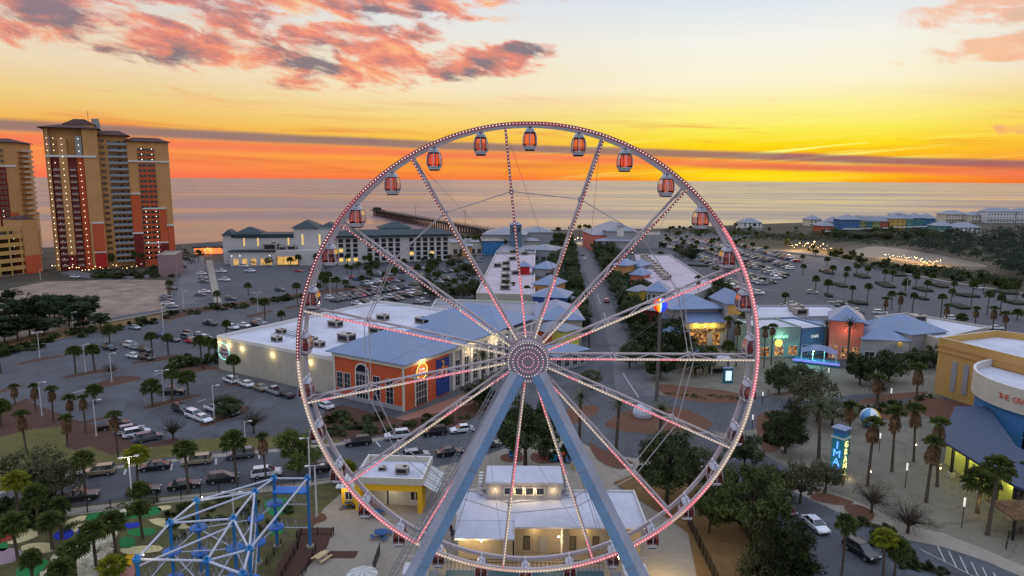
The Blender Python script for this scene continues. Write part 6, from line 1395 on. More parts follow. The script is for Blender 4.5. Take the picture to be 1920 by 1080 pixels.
# palms of the right car park, the far lots and the boulevard
gfar = 'palms of the far car parks'
lbf = 'small dark palm on an island of the wide right car park'
for px, py, top in ((1529, 543, 518), (1551, 557, 525), (1597, 566, 534), (1625, 570, 531), (1472, 568, 548), (1710, 587, 548), (1672, 580, 545), (1763, 600, 550), (1783, 570, 541), (1820, 577, 528), (1875, 592, 552), (1907, 600, 580), (1505, 515, 495), (1560, 520, 498), (1584, 533, 510), (1587, 520, 500), (1658, 530, 505), (1673, 528, 506), (1697, 545, 527), (1735, 562, 525), (1787, 556, 527), (1850, 590, 545), (1800, 618, 588), (1700, 545, 522), (1606, 516, 495), (1626, 518, 500), (1716, 540, 515), (1746, 537, 512), (1843, 552, 520), (1878, 553, 522), (1905, 560, 527), (1920, 590, 548)):
    PALM('S', px, py, top, lbf, 1.15, gfar)
for px, py, top in ((1658, 600, 556), (1684, 598, 548), (1773, 608, 568), (1827, 622, 574), (1860, 632, 573), (1884, 640, 583)): PALM('W', px, py, top, 'rust brown palm in the row along the near edge of the right car park', 1.15, 'rust brown palms behind the white roofed store')
for i in range(70):
    px = rnd.uniform(1235, 1560); py = rnd.uniform(438, 500)
    if i < 34: px = rnd.uniform(1240, 1420); py = rnd.uniform(434, 475)
    PALM('S', px, py, py-rnd.uniform(12, 18), 'tiny distant palm among the packed cars right of the boulevard', 1.2, 'distant palms among the packed cars')
for px, py in ((1069, 448), (1086, 446), (1096, 444), (1104, 446), (1046, 450), (1035, 455), (1040, 462), (1052, 462)): PALM('S', px, py+6, py-24, 'distant palm standing at the sea end of the boulevard', 1.5, 'palms at the sea end of the boulevard')
for i in range(30): PALM('S', rnd.choice((rnd.uniform(860, 905), rnd.uniform(925, 1000))), rnd.uniform(455, 478), rnd.uniform(440, 452), 'distant dark palm between the halls near the pier', 1.3, 'palms between the halls near the pier')
for i in range(46):
    px = rnd.uniform(600, 900); py = 492+(px-600)/300*-4+rnd.uniform(0, 55); PALM('S', px, py, py-rnd.uniform(17, 24), 'small dark palm in the car park behind the games hall', 1.15, 'palms of the car park behind the games hall')
for px, py, top in ((408, 582, 545), (559, 575, 530), (497, 602, 560), (528, 606, 582), (425, 625, 600), (598, 560, 530), (632, 553, 520), (680, 545, 516), (318, 560, 525), (466, 555, 530)): PALM('S', px, py, top, 'fan palm on a narrow island of the car park left of the games hall roof', 1.15, 'palms left of the games hall roof')
for px, py, top in ((196, 500, 470), (212, 503, 476), (255, 505, 472), (268, 502, 475), (290, 498, 470), (320, 480, 460), (372, 492, 468), (330, 500, 470), (560, 498, 478), (595, 498, 476), (545, 500, 482)): PALM('S', px, py, top, 'small palm at the foot of the condo towers and hotel', 1.3, 'palms at the foot of the condo towers')
# boulevard oaks: clipped round crowns in two rows each side
p0, p1 = G(1176, 742), G(1087, 452)
d = (p1-p0).normalized(); n_ = Vector((d.y, -d.x, 0)); L_ = (p1-p0).length; i = 0
gb = 'round clipped trees lining the boulevard'
for side in (-1, 1):
    for row in (0, 1):
        u = 14+row*5 if side > 0 else 34
        while u < L_:
            off = side*(9.5+row*8.5)+rnd.uniform(-.8, .8); c = p0+d*u+n_*off
            if not (side < 0 and row == 1 and u < 150) and not (side < 0 and u < 50):
                tree('O', c, rnd.uniform(6.4, 7.8), rnd.uniform(3.6, 4.4), 'dark round clipped tree on the %s side of the boulevard, %s' % (('left', 'right')[side > 0], ('roadside row', 'outer row')[row]), gb, name='boulevard_tree')
            u += rnd.uniform(9.5, 12.5)
# named single trees
TL = [('N', 985, 880, 742, 62, 'dense dark tree seen between the wheel legs below the hub'), ('O', 900, 765, 715, 30, 'dark tree beside the brick forecourt left of the hub'), ('L', 560, 886, 808, 42, 'round green tree beside the street left of the wheel rim'), ('B', 325, 826, 778, 26, 'leafless tree at the car park exit beside the mulch bed'), ('B', 476, 812, 762, 26, 'leafless tree on the street lawn'), ('O', 428, 780, 742, 24, 'dark tree on the island beside white cars'), ('B', 208, 705, 680, 14, 'small leafless tree on the long left island'), ('C', 72, 935, 838, 46, 'broad grey green tree at the street end, lower left'), ('C', 118, 940, 862, 30, 'dark bushy tree right of the broad grey green one'), ('L', 640, 905, 870, 16, 'small round shrub tree by the white lamp poles'),
('O', 1460, 740, 682, 24, 'round dark tree in the plaza left of the turquoise playground'), ('O', 1505, 726, 684, 26, 'round dark tree in front of the turquoise playground'), ('O', 1612, 722, 664, 26, 'round dark tree before the salmon block'), ('O', 1666, 716, 660, 26, 'round dark tree before the grey shop wing'), ('O', 1716, 690, 655, 16, 'small round tree before the plain grey wing'), ('O', 1752, 690, 648, 17, 'dark round tree touching the yellow hall'), ('B', 1646, 752, 700, 24, 'half bare tree left of the shaggy palm group'), ('C', 1520, 770, 700, 38, 'large grey green tree in the middle of the right plaza'), ('C', 1560, 800, 745, 34, 'grey green tree behind the blue sign tower'), ('C', 1490, 800, 745, 22, 'shrubby tree left of the grey date palm'),
('N', 1472, 850, 775, 36, 'broad round evergreen on the orange mulch bed'), ('N', 1395, 880, 812, 34, 'dark tree beside the lower right of the rim'), ('C', 1548, 922, 862, 28, 'small spreading tree in front of the sign tower'), ('B', 1634, 962, 900, 34, 'bare spreading tree on the pavement, right of the sign tower'), ('B', 1702, 1000, 940, 40, 'large bare tree near the painted parking bays'), ('N', 1250, 945, 812, 55, 'big dark evergreen right of the wheel leg'), ('C', 1318, 935, 835, 44, 'dark tree inside the lower right rim'), ('N', 1405, 1010, 880, 62, 'largest dark evergreen at the lower right'), ('C', 1445, 962, 872, 40, 'grey green tree over the parked cars at the lower right'), ('C', 1500, 945, 868, 34, 'lighter tree over the maroon car'), ('N', 1462, 1120, 975, 60, 'big dark tree at the bottom right edge'), ('N', 1330, 1000, 910, 34, 'dark tree beside the yard fence'), ('C', 1430, 1120, 1020, 40, 'dark bushy tree at the bottom behind the dry lawn'), ('O', 1290, 590, 560, 20, 'dark tree behind the surf shop roofs'), ('O', 1352, 575, 520, 22, 'dark tree at the near edge of the packed car park'), ('O', 1370, 590, 545, 20, 'dark tree right of the one at the packed car park'), ('O', 890, 560, 525, 16, 'brownish tree left of the pinkish mall roof'), ('C', 870, 565, 530, 16, 'dark tree at the car park edge behind the games hall'), ('C', 1110, 730, 690, 20, 'dark tree beside the boulevard mouth'), ('O', 1180, 690, 640, 22, 'round dark tree at the near end of the boulevard'), ('O', 1262, 690, 655, 20, 'dark tree left of the plaza kiosk'), ('O', 1280, 640, 612, 14, 'small dark tree before the surf shop porch')]
for k, px, py, top, r, lb in TL:
    b_ = G(px, py); h = HT(b_, px, top); tree(k, b_, max(h, 3), pxr(b_, r), lb, None, name={'N': 'oak_tree', 'O': 'oak_tree', 'B': 'bare_tree', 'L': 'leafy_tree', 'C': 'scrub_tree'}[k])
for i in range(44):
    px = rnd.uniform(1500 if i > 25 else 1560, 1900 if i > 25 else 1790); tree('C' if i % 3 else 'O', G(px, rnd.uniform(441, 450)), rnd.uniform(4, 8), rnd.uniform(4, 7), 'dark tree on the dunes before the right shore beach houses', 'trees before the beach houses', name='coastal_tree')
gm = 'small trees between the mall blocks'
for P, n in (([(780, 500), (900, 500), (890, 560), (800, 565)], 16), ([(860, 466), (990, 452), (1000, 458), (900, 480)], 10), ([(1190, 450), (1240, 446), (1320, 470), (1290, 500), (1260, 474)], 14), ([(1280, 560), (1360, 530), (1400, 575), (1300, 578)], 12), ([(400, 488), (640, 502), (860, 497), (860, 502), (640, 508), (420, 496)], 14), ([(1060, 560), (1095, 560), (1100, 610), (1080, 615)], 5)):
    xs = [q[0] for q in P]; ys = [q[1] for q in P]; k = 0
    while k < n:
        x, y = rnd.uniform(min(xs), max(xs)), rnd.uniform(min(ys), max(ys))
        if inpoly(x, y, P): tree('O' if k % 2 else 'C', G(x, y), rnd.uniform(3.5, 6), rnd.uniform(2, 3.4), 'small dark tree in the planted strips between mall, hotel and car parks', gm, name='small_tree'); k += 1
# pines left
for i in range(30):
    px = rnd.uniform(-40, 190); py = 640-(px/190)*34+rnd.uniform(-34, 16); b_ = G(px, py); h = rnd.uniform(5, 9) if i > 3 else 11
    if i < 4: b_ = G([95, 60, 20, 130][i], [612, 618, 600, 612][i])
    tree('P', b_, h, rnd.uniform(2.6, 4.0), ['tallest pine of the thicket at left, left of the sandy lot', 'pine in the middle of the left thicket, second tallest', 'pine near the left edge of the thicket', 'pine at the right end of the tall thicket'][i] if i < 4 else 'dark pine in the thicket between the sandy lot and the left car park', None if i < 4 else 'pines of the left thicket', name='pine_tree')
# shrubs
def shr(n, P, r, label, grp, h=None, m=None, stuff=None):
    mb = MB() if stuff else None; r__ = random.Random(n)
    xs = [p[0] for p in P]; ys = [p[1] for p in P]; k = 0
    while k < n:
        x, y = rnd.uniform(min(xs), max(xs)), rnd.uniform(min(ys), max(ys))
        if inpoly(x, y, P):
            b_ = G(x, y)
            q = rnd.uniform(.7, 1.2); k += 1
            if not stuff: shrub(b_, r*q, label, grp, h and h*q, m); continue
            for i in range(70):
                a = r__.random()*6.28; ph = r__.random()*1.57; c = Vector((b_.x+math.cos(a)*math.cos(ph)*r*q, b_.y+math.sin(a)*math.cos(ph)*r*q, math.sin(ph)*(h or r)*q+.1)); L_ = r*.16
                u = Vector((r__.gauss(0, 1), r__.gauss(0, 1), r__.gauss(0, .6))).normalized(); v = u.orthogonal().normalized(); mb.mesh([c-u*L_, c+v*L_*.7, c+u*L_, c-v*L_*.7], [(0, 1, 2, 3)], lf_shrub)
    if stuff: tag(mb.build(stuff), label, 'plants', kind='stuff')
shr(56, [(0, 660), (120, 628), (310, 594), (420, 570), (600, 548), (600, 556), (420, 584), (310, 606), (120, 640), (0, 676)], 1.9, 'low shrub in the long hedge between the left car park and the hotel road', 'hedge of the left car park', 1.3)
shr(26, [(180, 516), (330, 512), (330, 520), (180, 524)], 2.2, 'low dark shrub in the hedge at the foot of the towers', 'hedge at the foot of the towers', 1.6)
shr(24, [(620, 780), (700, 778), (760, 800), (860, 775), (900, 760), (880, 790), (760, 815), (640, 822), (600, 812)], 1.5, 'shrub of the bed below the orange front of the games hall', 'shrubs below the orange front', 1.1)
shr(10, [(1010, 848), (1080, 846), (1085, 862), (1012, 866)], 1.1, 'shrub on the round bed behind the ticket building', 'shrubs on the round bed', 1.0)
shr(26, [(300, 950), (520, 925), (560, 935), (540, 1000), (330, 1010)], .9, 'shrub on the mini golf ground behind the ropes course', 'shrubs of the mini golf', .7)
shr(20, [(100, 985), (300, 935), (320, 945), (120, 1000)], .7, 'low plants along the street fence of the mini golf', '', .6, None, 'ground_cover')
shr(26, [(0, 955), (90, 940), (100, 985), (0, 1000)], 1.4, 'bush in the lower left corner thicket', 'bushes of the lower left corner', 1.6)
shr(18, [(1340, 900), (1420, 940), (1540, 1075), (1500, 1090), (1380, 1010)], 1.6, 'dark bush under the big trees at the lower right', 'bushes under the lower right trees', 1.4)
shr(20, [(1590, 980), (1640, 985), (1780, 1080), (1700, 1075)], 1.1, 'bush along the pavement at the lower right', 'bushes along the lower right pavement', .8)
shr(16, [(1440, 770), (1500, 775), (1500, 835), (1440, 840)], 1.5, 'bush on the orange mulch bed', 'bushes on the orange mulch bed', 1.2)
shr(18, [(1600, 770), (1740, 745), (1700, 765), (1620, 785)], 1.0, 'low bush in the bed left of the yellow hall', 'bushes left of the yellow hall', .8)
shr(40, [(1240, 738), (1390, 745), (1400, 752), (1320, 750)], .5, 'tiny low plants dotted over the long mulch bed in the plaza', '', .35, None, 'ground_cover')
shr(40, [(1290, 435), (1560, 440), (1560, 452), (1290, 444)], 4, 'dark line of scrub behind the packed car park', '', 3, None, 'ground_cover')
shr(50, [(1480, 460), (1620, 500), (1700, 515), (1900, 545), (1920, 535), (1700, 500), (1560, 470)], 2.6, 'dark bush along the far edge of the right car park', 'bushes along the right car park', 2.4)
shr(14, [(630, 958), (700, 940), (690, 950)], .4, 'tiny plants beside the snack building', '', .3, None, 'ground_cover')
for px, py, wd in ((332, 690, 24), (357, 684, 20), (388, 682, 8), (403, 682, 8)):
    p = G(px, py); shrub(p, pxr(p, wd), 'clipped dark hedge block near the corner of the games hall', 'clipped hedge blocks', 2.3)
# shore woods right: one mass of foliage
b = MB(); r_ = random.Random(5)
P = [(1700, 470), (1760, 452), (1840, 440), (2100, 425), (2300, 520), (1920, 535), (1860, 500), (1780, 482)]
lw = leafmat('wood_leaves', (16, 28, 20), (40, 54, 36), .12)
for i in range(900):
    while True:
        x, y = r_.uniform(1690, 2200), r_.uniform(425, 535)
        if inpoly(x, y, P): break
    g_ = G(x, y); h = r_.uniform(4, 9); R0 = r_.uniform(2.5, 4.5)
    for k in range(60):
        a = r_.random()*6.28; ph = r_.random()*1.57; c = Vector((g_.x+math.cos(a)*math.cos(ph)*R0, g_.y+math.sin(a)*math.cos(ph)*R0, h*.45+math.sin(ph)*h*.55)); L_ = r_.uniform(.4, .8)
        u = Vector((r_.gauss(0, 1), r_.gauss(0, 1), r_.gauss(0, .6))).normalized(); v = u.orthogonal().normalized(); b.mesh([c-u*L_, c+v*L_*.7, c+u*L_, c-v*L_*.7], [(0, 1, 2, 3)], lw)
o = b.build('woodland'); tag(o, 'dark wood of low trees behind the marsh at the right', 'woodland', kind='stuff')
b = MB()
for P, n in (([(1380, 436), (1560, 446), (1700, 440), (1760, 452), (1690, 462), (1560, 456), (1400, 448)], 320), ([(1600, 500), (1700, 512), (1900, 540), (1920, 530), (1820, 508), (1700, 500)], 240), ([(1240, 432), (1380, 428), (1420, 432), (1400, 440), (1250, 438)], 120), ([(60, 545), (0, 560), (-60, 590), (-60, 640), (60, 620), (150, 610), (60, 600)], 80), ([(180, 508), (320, 500), (330, 470), (400, 478), (330, 512), (180, 520)], 70)):
    xs = [p[0] for p in P]; ys = [p[1] for p in P]
    for i in range(n):
        while True:
            x, y = r_.uniform(min(xs), max(xs)), r_.uniform(min(ys), max(ys))
            if inpoly(x, y, P): break
        g_ = G(x, y); h = r_.uniform(1, 2.6); R0 = r_.uniform(1, 2.6)
        for k in range(40):
            a = r_.random()*6.28; ph = r_.random()*1.57; c = Vector((g_.x+math.cos(a)*math.cos(ph)*R0, g_.y+math.sin(a)*math.cos(ph)*R0, math.sin(ph)*h)); L_ = r_.uniform(.2, .5)
            u = Vector((r_.gauss(0, 1), r_.gauss(0, 1), r_.gauss(0, .6))).normalized(); v = u.orthogonal().normalized(); b.mesh([c-u*L_, c+v*L_*.7, c+u*L_, c-v*L_*.7], [(0, 1, 2, 3)], lw if k % 3 else SCR[0].materials[1])
o = b.build('dune_scrub'); tag(o, 'low dark scrub on the dunes and marsh edges', 'scrub', kind='stuff')
# ---------------------------------------------------------------- vehicles
import bmesh
CC = {'white': (222, 224, 230), 'silver': (150, 154, 164), 'grey': (86, 90, 98), 'black': (22, 23, 28), 'red': (176, 26, 32), 'blue': (30, 66, 118), 'maroon': (84, 24, 34), 'tan': (150, 136, 108), 'teal': (24, 70, 74)}
CM_ = {k: mat('car_paint_'+k, L3(*v), .28, 0, coat=.6, spec=.5) for k, v in CC.items()}
tyre = mat('tyre', (.012, .012, .013), .8, 0); rimm = mat('wheel_rim', (.45, .45, .47), .35, 0, metal=.7); headm = mat('headlight', (.7, .7, .75), .2, 0); tailm = mat('tail_light', (.35, .01, .01), .3, 0); cglass = mat('car_glass', (.02, .024, .03), .06, 0, spec=1.0)
SP = {'sedan': dict(L=4.7, prof=[(-2.35, .35), (-2.35, .72), (-2.2, .92), (-1.5, .96), (1.0, .93), (2.1, .74), (2.33, .6), (2.35, .35)], cab=(-1.75, 1.15, -1.05, .35, .93, 1.42), w=.9),
 'suv': dict(L=4.8, prof=[(-2.35, .4), (-2.38, .9), (-2.3, 1.0), (1.2, 1.04), (2.15, .92), (2.35, .7), (2.37, .4)], cab=(-2.26, 1.35, -1.90, .30, 1.0, 1.70), w=.95),
 'pickup': dict(L=5.6, prof=[(-2.8, .5), (-2.8, 1.08), (-.95, 1.1), (1.3, 1.1), (2.6, 1.02), (2.8, .8), (2.8, .45)], cab=(-.85, 1.45, -.6, .65, 1.1, 1.78), w=.98)}
def body_fn(b, k, paint):
    s = SP[k]; P = s['prof']; w_ = s['w']; n = len(P); cz = .6
    rows = []
    for y_, sc_ in ((-w_, .93), (-w_+.1, 1.0), (w_-.1, 1.0), (w_, .93)): rows.append([(x*(.985 if abs(y_) == w_ else 1), y_, cz+(z-cz)*sc_) for x, z in P])
    vs = [v for r in rows for v in r]; fs = []
    for r in range(3):
        for i in range(n): j = (i+1) % n; fs.append((r*n+i, r*n+j, (r+1)*n+j, (r+1)*n+i)[::-1])
    fs += [tuple(range(n)), tuple(range(3*n, 4*n))[::-1]]; b.mesh(vs, fs, paint)
    x0, x1, t0, t1, z0, z1 = s['cab']; yt = w_-.26; yb = w_-.1
    b.box(t0-.05, t1+.05, -yt, yt, z1-.04, z1+.03, paint)
    for sg in (-1, 1):
        for a_, c_ in ((x0, t0), (x1, t1)): b.bar((a_, sg*yb, z0), (c_, sg*yt, z1), .045, paint, 4)
        xm = (t0+t1)/2; b.bar((xm, sg*(yb+.005), z0), (xm, sg*(yt+.01), z1), .04, paint, 4)
        b.cbox((t1+.42, sg*(w_+.06), z0+.08), (.16, .14, .12), paint)
    if k == 'pickup': b.box(-2.7, -1.0, -w_+.16, w_-.16, 1.085, 1.112, darkm)
    b.box(P[-1][0]-.02, P[-1][0]+.05, -w_*.75, w_*.75, .35, .55, darkm); b.box(P[0][0]-.05, P[0][0]+.02, -w_*.75, w_*.75, .35, .55, darkm)
def glass_fn(b, k):
    s = SP[k]; x0, x1, t0, t1, z0, z1 = s['cab']; w_ = s['w']; yt = w_-.26; yb = w_-.1
    v = [(x0, -yb, z0), (x1, -yb, z0), (x1, yb, z0), (x0, yb, z0), (t0, -yt, z1-.03), (t1, -yt, z1-.03), (t1, yt, z1-.03), (t0, yt, z1-.03)]
    b.mesh(v, [(0,1,5,4), (1,2,6,5), (2,3,7,6), (3,0,4,7)], cglass)
def wheel_me():
    b = MB(); b.bar((0, -.12, 0), (0, .12, 0), .34, tyre, 14); b.bar((0, -.135, 0), (0, .135, 0), .2, rimm, 10); return b.data('wheel')
WME = wheel_me(); _hl = MB(); _hl.cbox((0, 0, 0), (.12, .34, .14), headm); HLM = _hl.data('headlight'); _tl = MB(); _tl.cbox((0, 0, 0), (.08, .22, .2), tailm); TLM = _tl.data('tail_light')
PRO = {}
def car(kind, color, p, rz, label, grp=None):
    key = (kind, color)
    if key not in PRO:
        b = MB(); body_fn(b, kind, CM_[color]); me = b.data('body'); bm = bmesh.new(); bm.from_mesh(me); bmesh.ops.remove_doubles(bm, verts=bm.verts, dist=.001)
        eg = [e for e in bm.edges if len(e.link_faces) == 2 and e.calc_length() > .3 and e.calc_face_angle(0) > .35]
        bmesh.ops.bevel(bm, geom=eg, offset=.05, segments=2, affect='EDGES', clamp_overlap=True); bm.to_mesh(me); bm.free()
        me.polygons.foreach_set('use_smooth', [f_.area < .25 for f_ in me.polygons]); me.update(); PRO[key] = me
        if ('g', kind) not in PRO: b = MB(); glass_fn(b, kind); PRO[('g', kind)] = b.data('windows')
    cat = {'sedan': 'car', 'suv': 'car', 'pickup': 'pickup truck'}[kind]
    t = thing('parked_'+{'sedan': 'car', 'suv': 'suv', 'pickup': 'pickup_truck'}[kind], label, cat, (p.x, p.y, .03), rz, grp); s = SP[kind]; w_ = s['w']
    link('body', PRO[key], t); link('windows', PRO[('g', kind)], t)
    for x in (-s['L']*.29, s['L']*.31):
        for y_ in (-w_+.1, w_-.1): link('wheel', WME, t, (x, y_, .34))
    for y_ in (-w_*.7, w_*.7): link('headlight', HLM, t, (s['L']/2-.07, y_, .68 if kind == 'sedan' else .82)); link('tail_light', TLM, t, (-s['L']/2+.0, y_, .78 if kind == 'sedan' else .9))
    return t
def row(dpx, items, grp=None):
    """dpx: the heading as two pixels (tail, nose)"""
    d = G(*dpx[1])-G(*dpx[0]); rz = math.atan2(d.y, d.x)
    for (px, py, k, c, lb) in items: car(k, c, G(px, py), rz, lb, grp)
sg = 'vehicles parked along the street'
row(((640, 838), (240, 882)), [(187, 890, 'suv', 'tan', 'tan boxy off-roader at the left end of the far kerb'), (291, 880, 'sedan', 'black', 'dark sedan on the far kerb behind the street lamp'), (370, 870, 'suv', 'tan', 'small tan grey car behind the tall street palm'), (451, 858, 'suv', 'grey', 'grey SUV on the far kerb below the lawn'), (672, 834, 'suv', 'black', 'black car on the far kerb inside the left rim'), (745, 822, 'suv', 'white', 'white SUV on the far kerb inside the wheel'), (815, 815, 'suv', 'black', 'black van like car on the far kerb beside the forecourt'), (866, 810, 'sedan', 'white', 'white sedan near the left leg on the far kerb')], sg)
row(((140, 950), (560, 895)), [(146, 938, 'pickup', 'black', 'black pickup with pale nose, leftmost on the near kerb'), (270, 925, 'sedan', 'black', 'black sedan behind the small dark palm on the near kerb'), (346, 915, 'sedan', 'black', 'black sedan between two street palms on the near kerb'), (418, 903, 'suv', 'black', 'black SUV with roof rails on the near kerb'), (500, 893, 'suv', 'white', 'white SUV on the near kerb right of the black one'), (616, 882, 'suv', 'black', 'dark SUV half hidden by the rim on the near kerb'), (780, 860, 'suv', 'silver', 'silver car behind the snack building'), (843, 853, 'sedan', 'black', 'black sedan just left of the left wheel leg'), (915, 838, 'sedan', 'grey', 'grey car passing behind the left wheel leg')], sg)
row(((236, 812), (290, 802)), [(214, 803, 'pickup', 'black', 'black pickup, leftmost of four beside the mulch bed'), (246, 812, 'suv', 'silver', 'silver minivan, second of four beside the mulch bed'), (257, 818, 'suv', 'white', 'white car, third of four beside the mulch bed'), (279, 826, 'suv', 'grey', 'blue grey car, last of four beside the mulch bed')], 'four vehicles beside the mulch bed')
row(((330, 772), (385, 792)), [(340, 772, 'suv', 'black', 'black car, leftmost of the group before the light pole island'), (358, 778, 'sedan', 'silver', 'silver car, second of the group before the light pole island'), (366, 784, 'suv', 'white', 'white car, third of the group before the light pole island'), (381, 790, 'sedan', 'white', 'white sedan, nearest of the group before the light pole island'), (404, 772, 'pickup', 'white', 'white pickup beyond the dark tree island'), (428, 778, 'pickup', 'black', 'black truck behind the dark tree on the island')], 'group before the light pole island')
car('pickup', 'black', G(323, 739), HALL.rz+.55, 'black pickup alone beside the mulched palm island')
row(((430, 716), (405, 706)), [(433, 717, 'suv', 'white', 'white SUV, leftmost of the row along the beige wall'), (462, 724, 'sedan', 'white', 'white sedan, second along the beige wall'), (488, 731, 'sedan', 'tan', 'tan car, third along the beige wall'), (515, 738, 'pickup', 'silver', 'silver pickup, fourth along the beige wall'), (537, 744, 'sedan', 'black', 'black car, fifth along the beige wall'), (588, 760, 'sedan', 'blue', 'blue car under the left rim of the wheel'), (610, 765, 'sedan', 'white', 'white car right of the blue one under the rim')], 'row of vehicles along the beige wall')
row(((236, 650), (300, 662)), [(205, 656, 'suv', 'black', 'black SUV beside the small hedge in the left car park'), (246, 651, 'suv', 'white', 'white SUV at the left of the cluster in the left car park'), (256, 655, 'sedan', 'silver', 'silver sedan in the cluster of the left car park'), (272, 660, 'suv', 'black', 'dark SUV in the cluster of the left car park'), (252, 671, 'sedan', 'white', 'white sedan nearest in the cluster of the left car park'), (274, 675, 'suv', 'black', 'black car nearest in the cluster of the left car park'), (302, 631, 'sedan', 'blue', 'bright blue car behind a palm in the left car park'), (325, 640, 'sedan', 'black', 'black car left of the red one'), (352, 636, 'suv', 'grey', 'grey car behind the red one'), (359, 643, 'sedan', 'red', 'red car in the left car park'), (356, 630, 'suv', 'black', 'black car far behind the red one'), (374, 631, 'sedan', 'silver', 'silver car right behind the red one'), (385, 636, 'sedan', 'white', 'white car beside the palms near the games hall corner'), (394, 610, 'pickup', 'black', 'black pickup at the verge above the games hall corner'), (252, 617, 'sedan', 'silver', 'silver sedan with headlights by the hedge'), (436, 617, 'suv', 'white', 'white SUV just beyond the roof corner of the games hall'), (458, 613, 'sedan', 'white', 'white sedan beyond the games hall roof, second'), (482, 612, 'suv', 'black', 'dark car beyond the games hall roof, third'), (488, 608, 'suv', 'silver', 'silver car beyond the games hall roof, fourth')], 'cars of the left car park')
row(((1480, 935), (1560, 1000)), [(1455, 940, 'suv', 'black', 'black SUV half hidden under the trees at the lower right'), (1470, 958, 'sedan', 'maroon', 'maroon car under the trees at the lower right'), (1528, 990, 'sedan', 'white', 'pale car behind the nearest dark SUV, lower right')], 'cars under the lower right trees')
row(((1585, 1020), (1640, 1055)), [(1614, 1040, 'suv', 'black', 'shiny black SUV nearest at the lower right')])
row(((410, 520), (430, 521)), [(415, 511, 'pickup', 'white', 'white pickup nearest the lit hotel walkway'), (421, 527, 'pickup', 'white', 'white pickup in the hotel lot, second row'), (469, 510, 'pickup', 'white', 'white pickup in the middle of the hotel lot'), (458, 501, 'suv', 'white', 'white car at the hotel front'), (433, 563, 'suv', 'teal', 'dark teal van at the hedge of the hotel lot'), (525, 546, 'suv', 'teal', 'dark teal van beside the diagonal hedge'), (560, 510, 'sedan', 'red', 'red car in the hotel lot'), (586, 507, 'sedan', 'red', 'dark red car in the hotel lot beside the rim'), (350, 487, 'suv', 'grey', 'car driving up to the hotel canopy'), (141, 521, 'sedan', 'white', 'white car on the condo drive'), (322, 543, 'suv', 'maroon', 'dark red car beside the tall shrub of the sandy lot')], 'cars near the hotel')
for i, (px, py) in enumerate(((378, 515), (380, 523), (382, 530), (384, 549), (310, 558), (312, 565), (315, 572), (322, 577), (375, 555))): car('sedan', ['white', 'silver', 'grey'][i % 3], G(px, py), .1, 'small pale car parked beside the hotel driveway', 'pale cars beside the hotel driveway')
row(((1135, 566), (1133, 560)), [(1137, 567, 'suv', 'red', 'red car driving on the boulevard with tail lights on'), (1096, 487, 'sedan', 'white', 'white car driving far up the boulevard'), (1093, 479, 'sedan', 'grey', 'dark car ahead of the white one far up the boulevard')], 'cars driving on the boulevard')
# far car parks: one mesh per car
FK = {}
def far_mesh(k, c):
    if (k, c) in FK: return FK[(k, c)]
    b = MB(); body_fn(b, k, CM_[c]); glass_fn(b, k)
    for x in (-SP[k]['L']*.29, SP[k]['L']*.31):
        for y_ in (-SP[k]['w']+.1, SP[k]['w']-.1): b.bar((x, y_-.1, .34), (x, y_+.1, .34), .34, tyre, 8)
    FK[(k, c)] = b.data('parked_car'); return FK[(k, c)]
WC = ['white']*5+['silver']*5+['grey']*4+['black']*4+['red', 'blue', 'maroon', 'tan']
nfar = [0]
FAR = []
def lot(P, rz, pitch_r, pitch_c, prob, place, grp, cap=999):
    W = [G(*p) for p in P]; W2 = [(p.x, p.y) for p in W]; cx = sum(p[0] for p in W2)/len(W2); cy = sum(p[1] for p in W2)/len(W2)
    c, s = math.cos(rz), math.sin(rz); i = -260; k = 0
    while i < 260:
        j = -260
        while j < 260:
            x, y = cx+i*c-j*s, cy+i*s+j*c
            if inpoly(x, y, W2) and rnd.random() < prob: FAR.append((y, x, rz+(PI if rnd.random() < .4 else 0), place, grp))
            j += pitch_c
        k += 1; i += 5.6 if k % 2 else pitch_r
lot([(1300, 448), (1430, 462), (1500, 490), (1485, 514), (1420, 545), (1345, 520), (1330, 500), (1290, 485), (1240, 462), (1240, 446)], .02, 13, 3.1, .62, 'the packed lot right of the boulevard', 'cars of the packed right lot', 150)
lot([(880, 488), (905, 455), (1000, 456), (900, 500)], .02, 12, 3.1, .3, 'the small lot left of the pinkish mall roof', 'cars left of the pinkish mall')
lot([(1345, 520), (1420, 545), (1400, 572), (1370, 574), (1350, 545)], .02, 12, 3.1, .8, 'the corner of the packed lot behind the surf shop', 'cars behind the surf shop')
lot([(600, 560), (700, 543), (790, 538), (800, 570), (730, 568), (640, 575)], HALL.rz, 12, 3.0, .85, 'the lot just behind the games hall', 'cars behind the games hall', 46)
lot([(620, 520), (720, 506), (880, 500), (860, 530), (780, 535), (650, 545)], HALL.rz, 13, 3.1, .42, 'the lot between hotel and games hall', 'cars between hotel and games hall', 50)
lot([(1440, 575), (1600, 578), (1640, 588), (1600, 592), (1440, 580)], .05, 12, 3.2, .6, 'the row along the near edge of the wide right lot', 'cars at the near edge of the right lot', 14)
FAR.sort(); restb = MB()
for n, (y, x, rz_, place, grp) in enumerate(FAR):
    kd = rnd.choice(['sedan', 'sedan', 'suv', 'suv', 'pickup']); col = rnd.choice(WC)
    if n < 270:
        o = link('parked_car', far_mesh(kd, col), None, (x, y, .03), rz_)
        tag(o, 'distant %s %s in %s' % (col, {'sedan': 'car', 'suv': 'SUV', 'pickup': 'pickup'}[kd], place), 'car', grp)
    else:
        restb.xf = Matrix.Translation((x, y, .03)) @ Matrix.Rotation(rz_, 4, 'Z'); body_fn(restb, kd, CM_[col]); glass_fn(restb, kd)
if restb.f: tag(restb.build('parked_cars'), 'hundreds of tiny parked cars filling the far end of the packed lot', 'cars', kind='stuff')
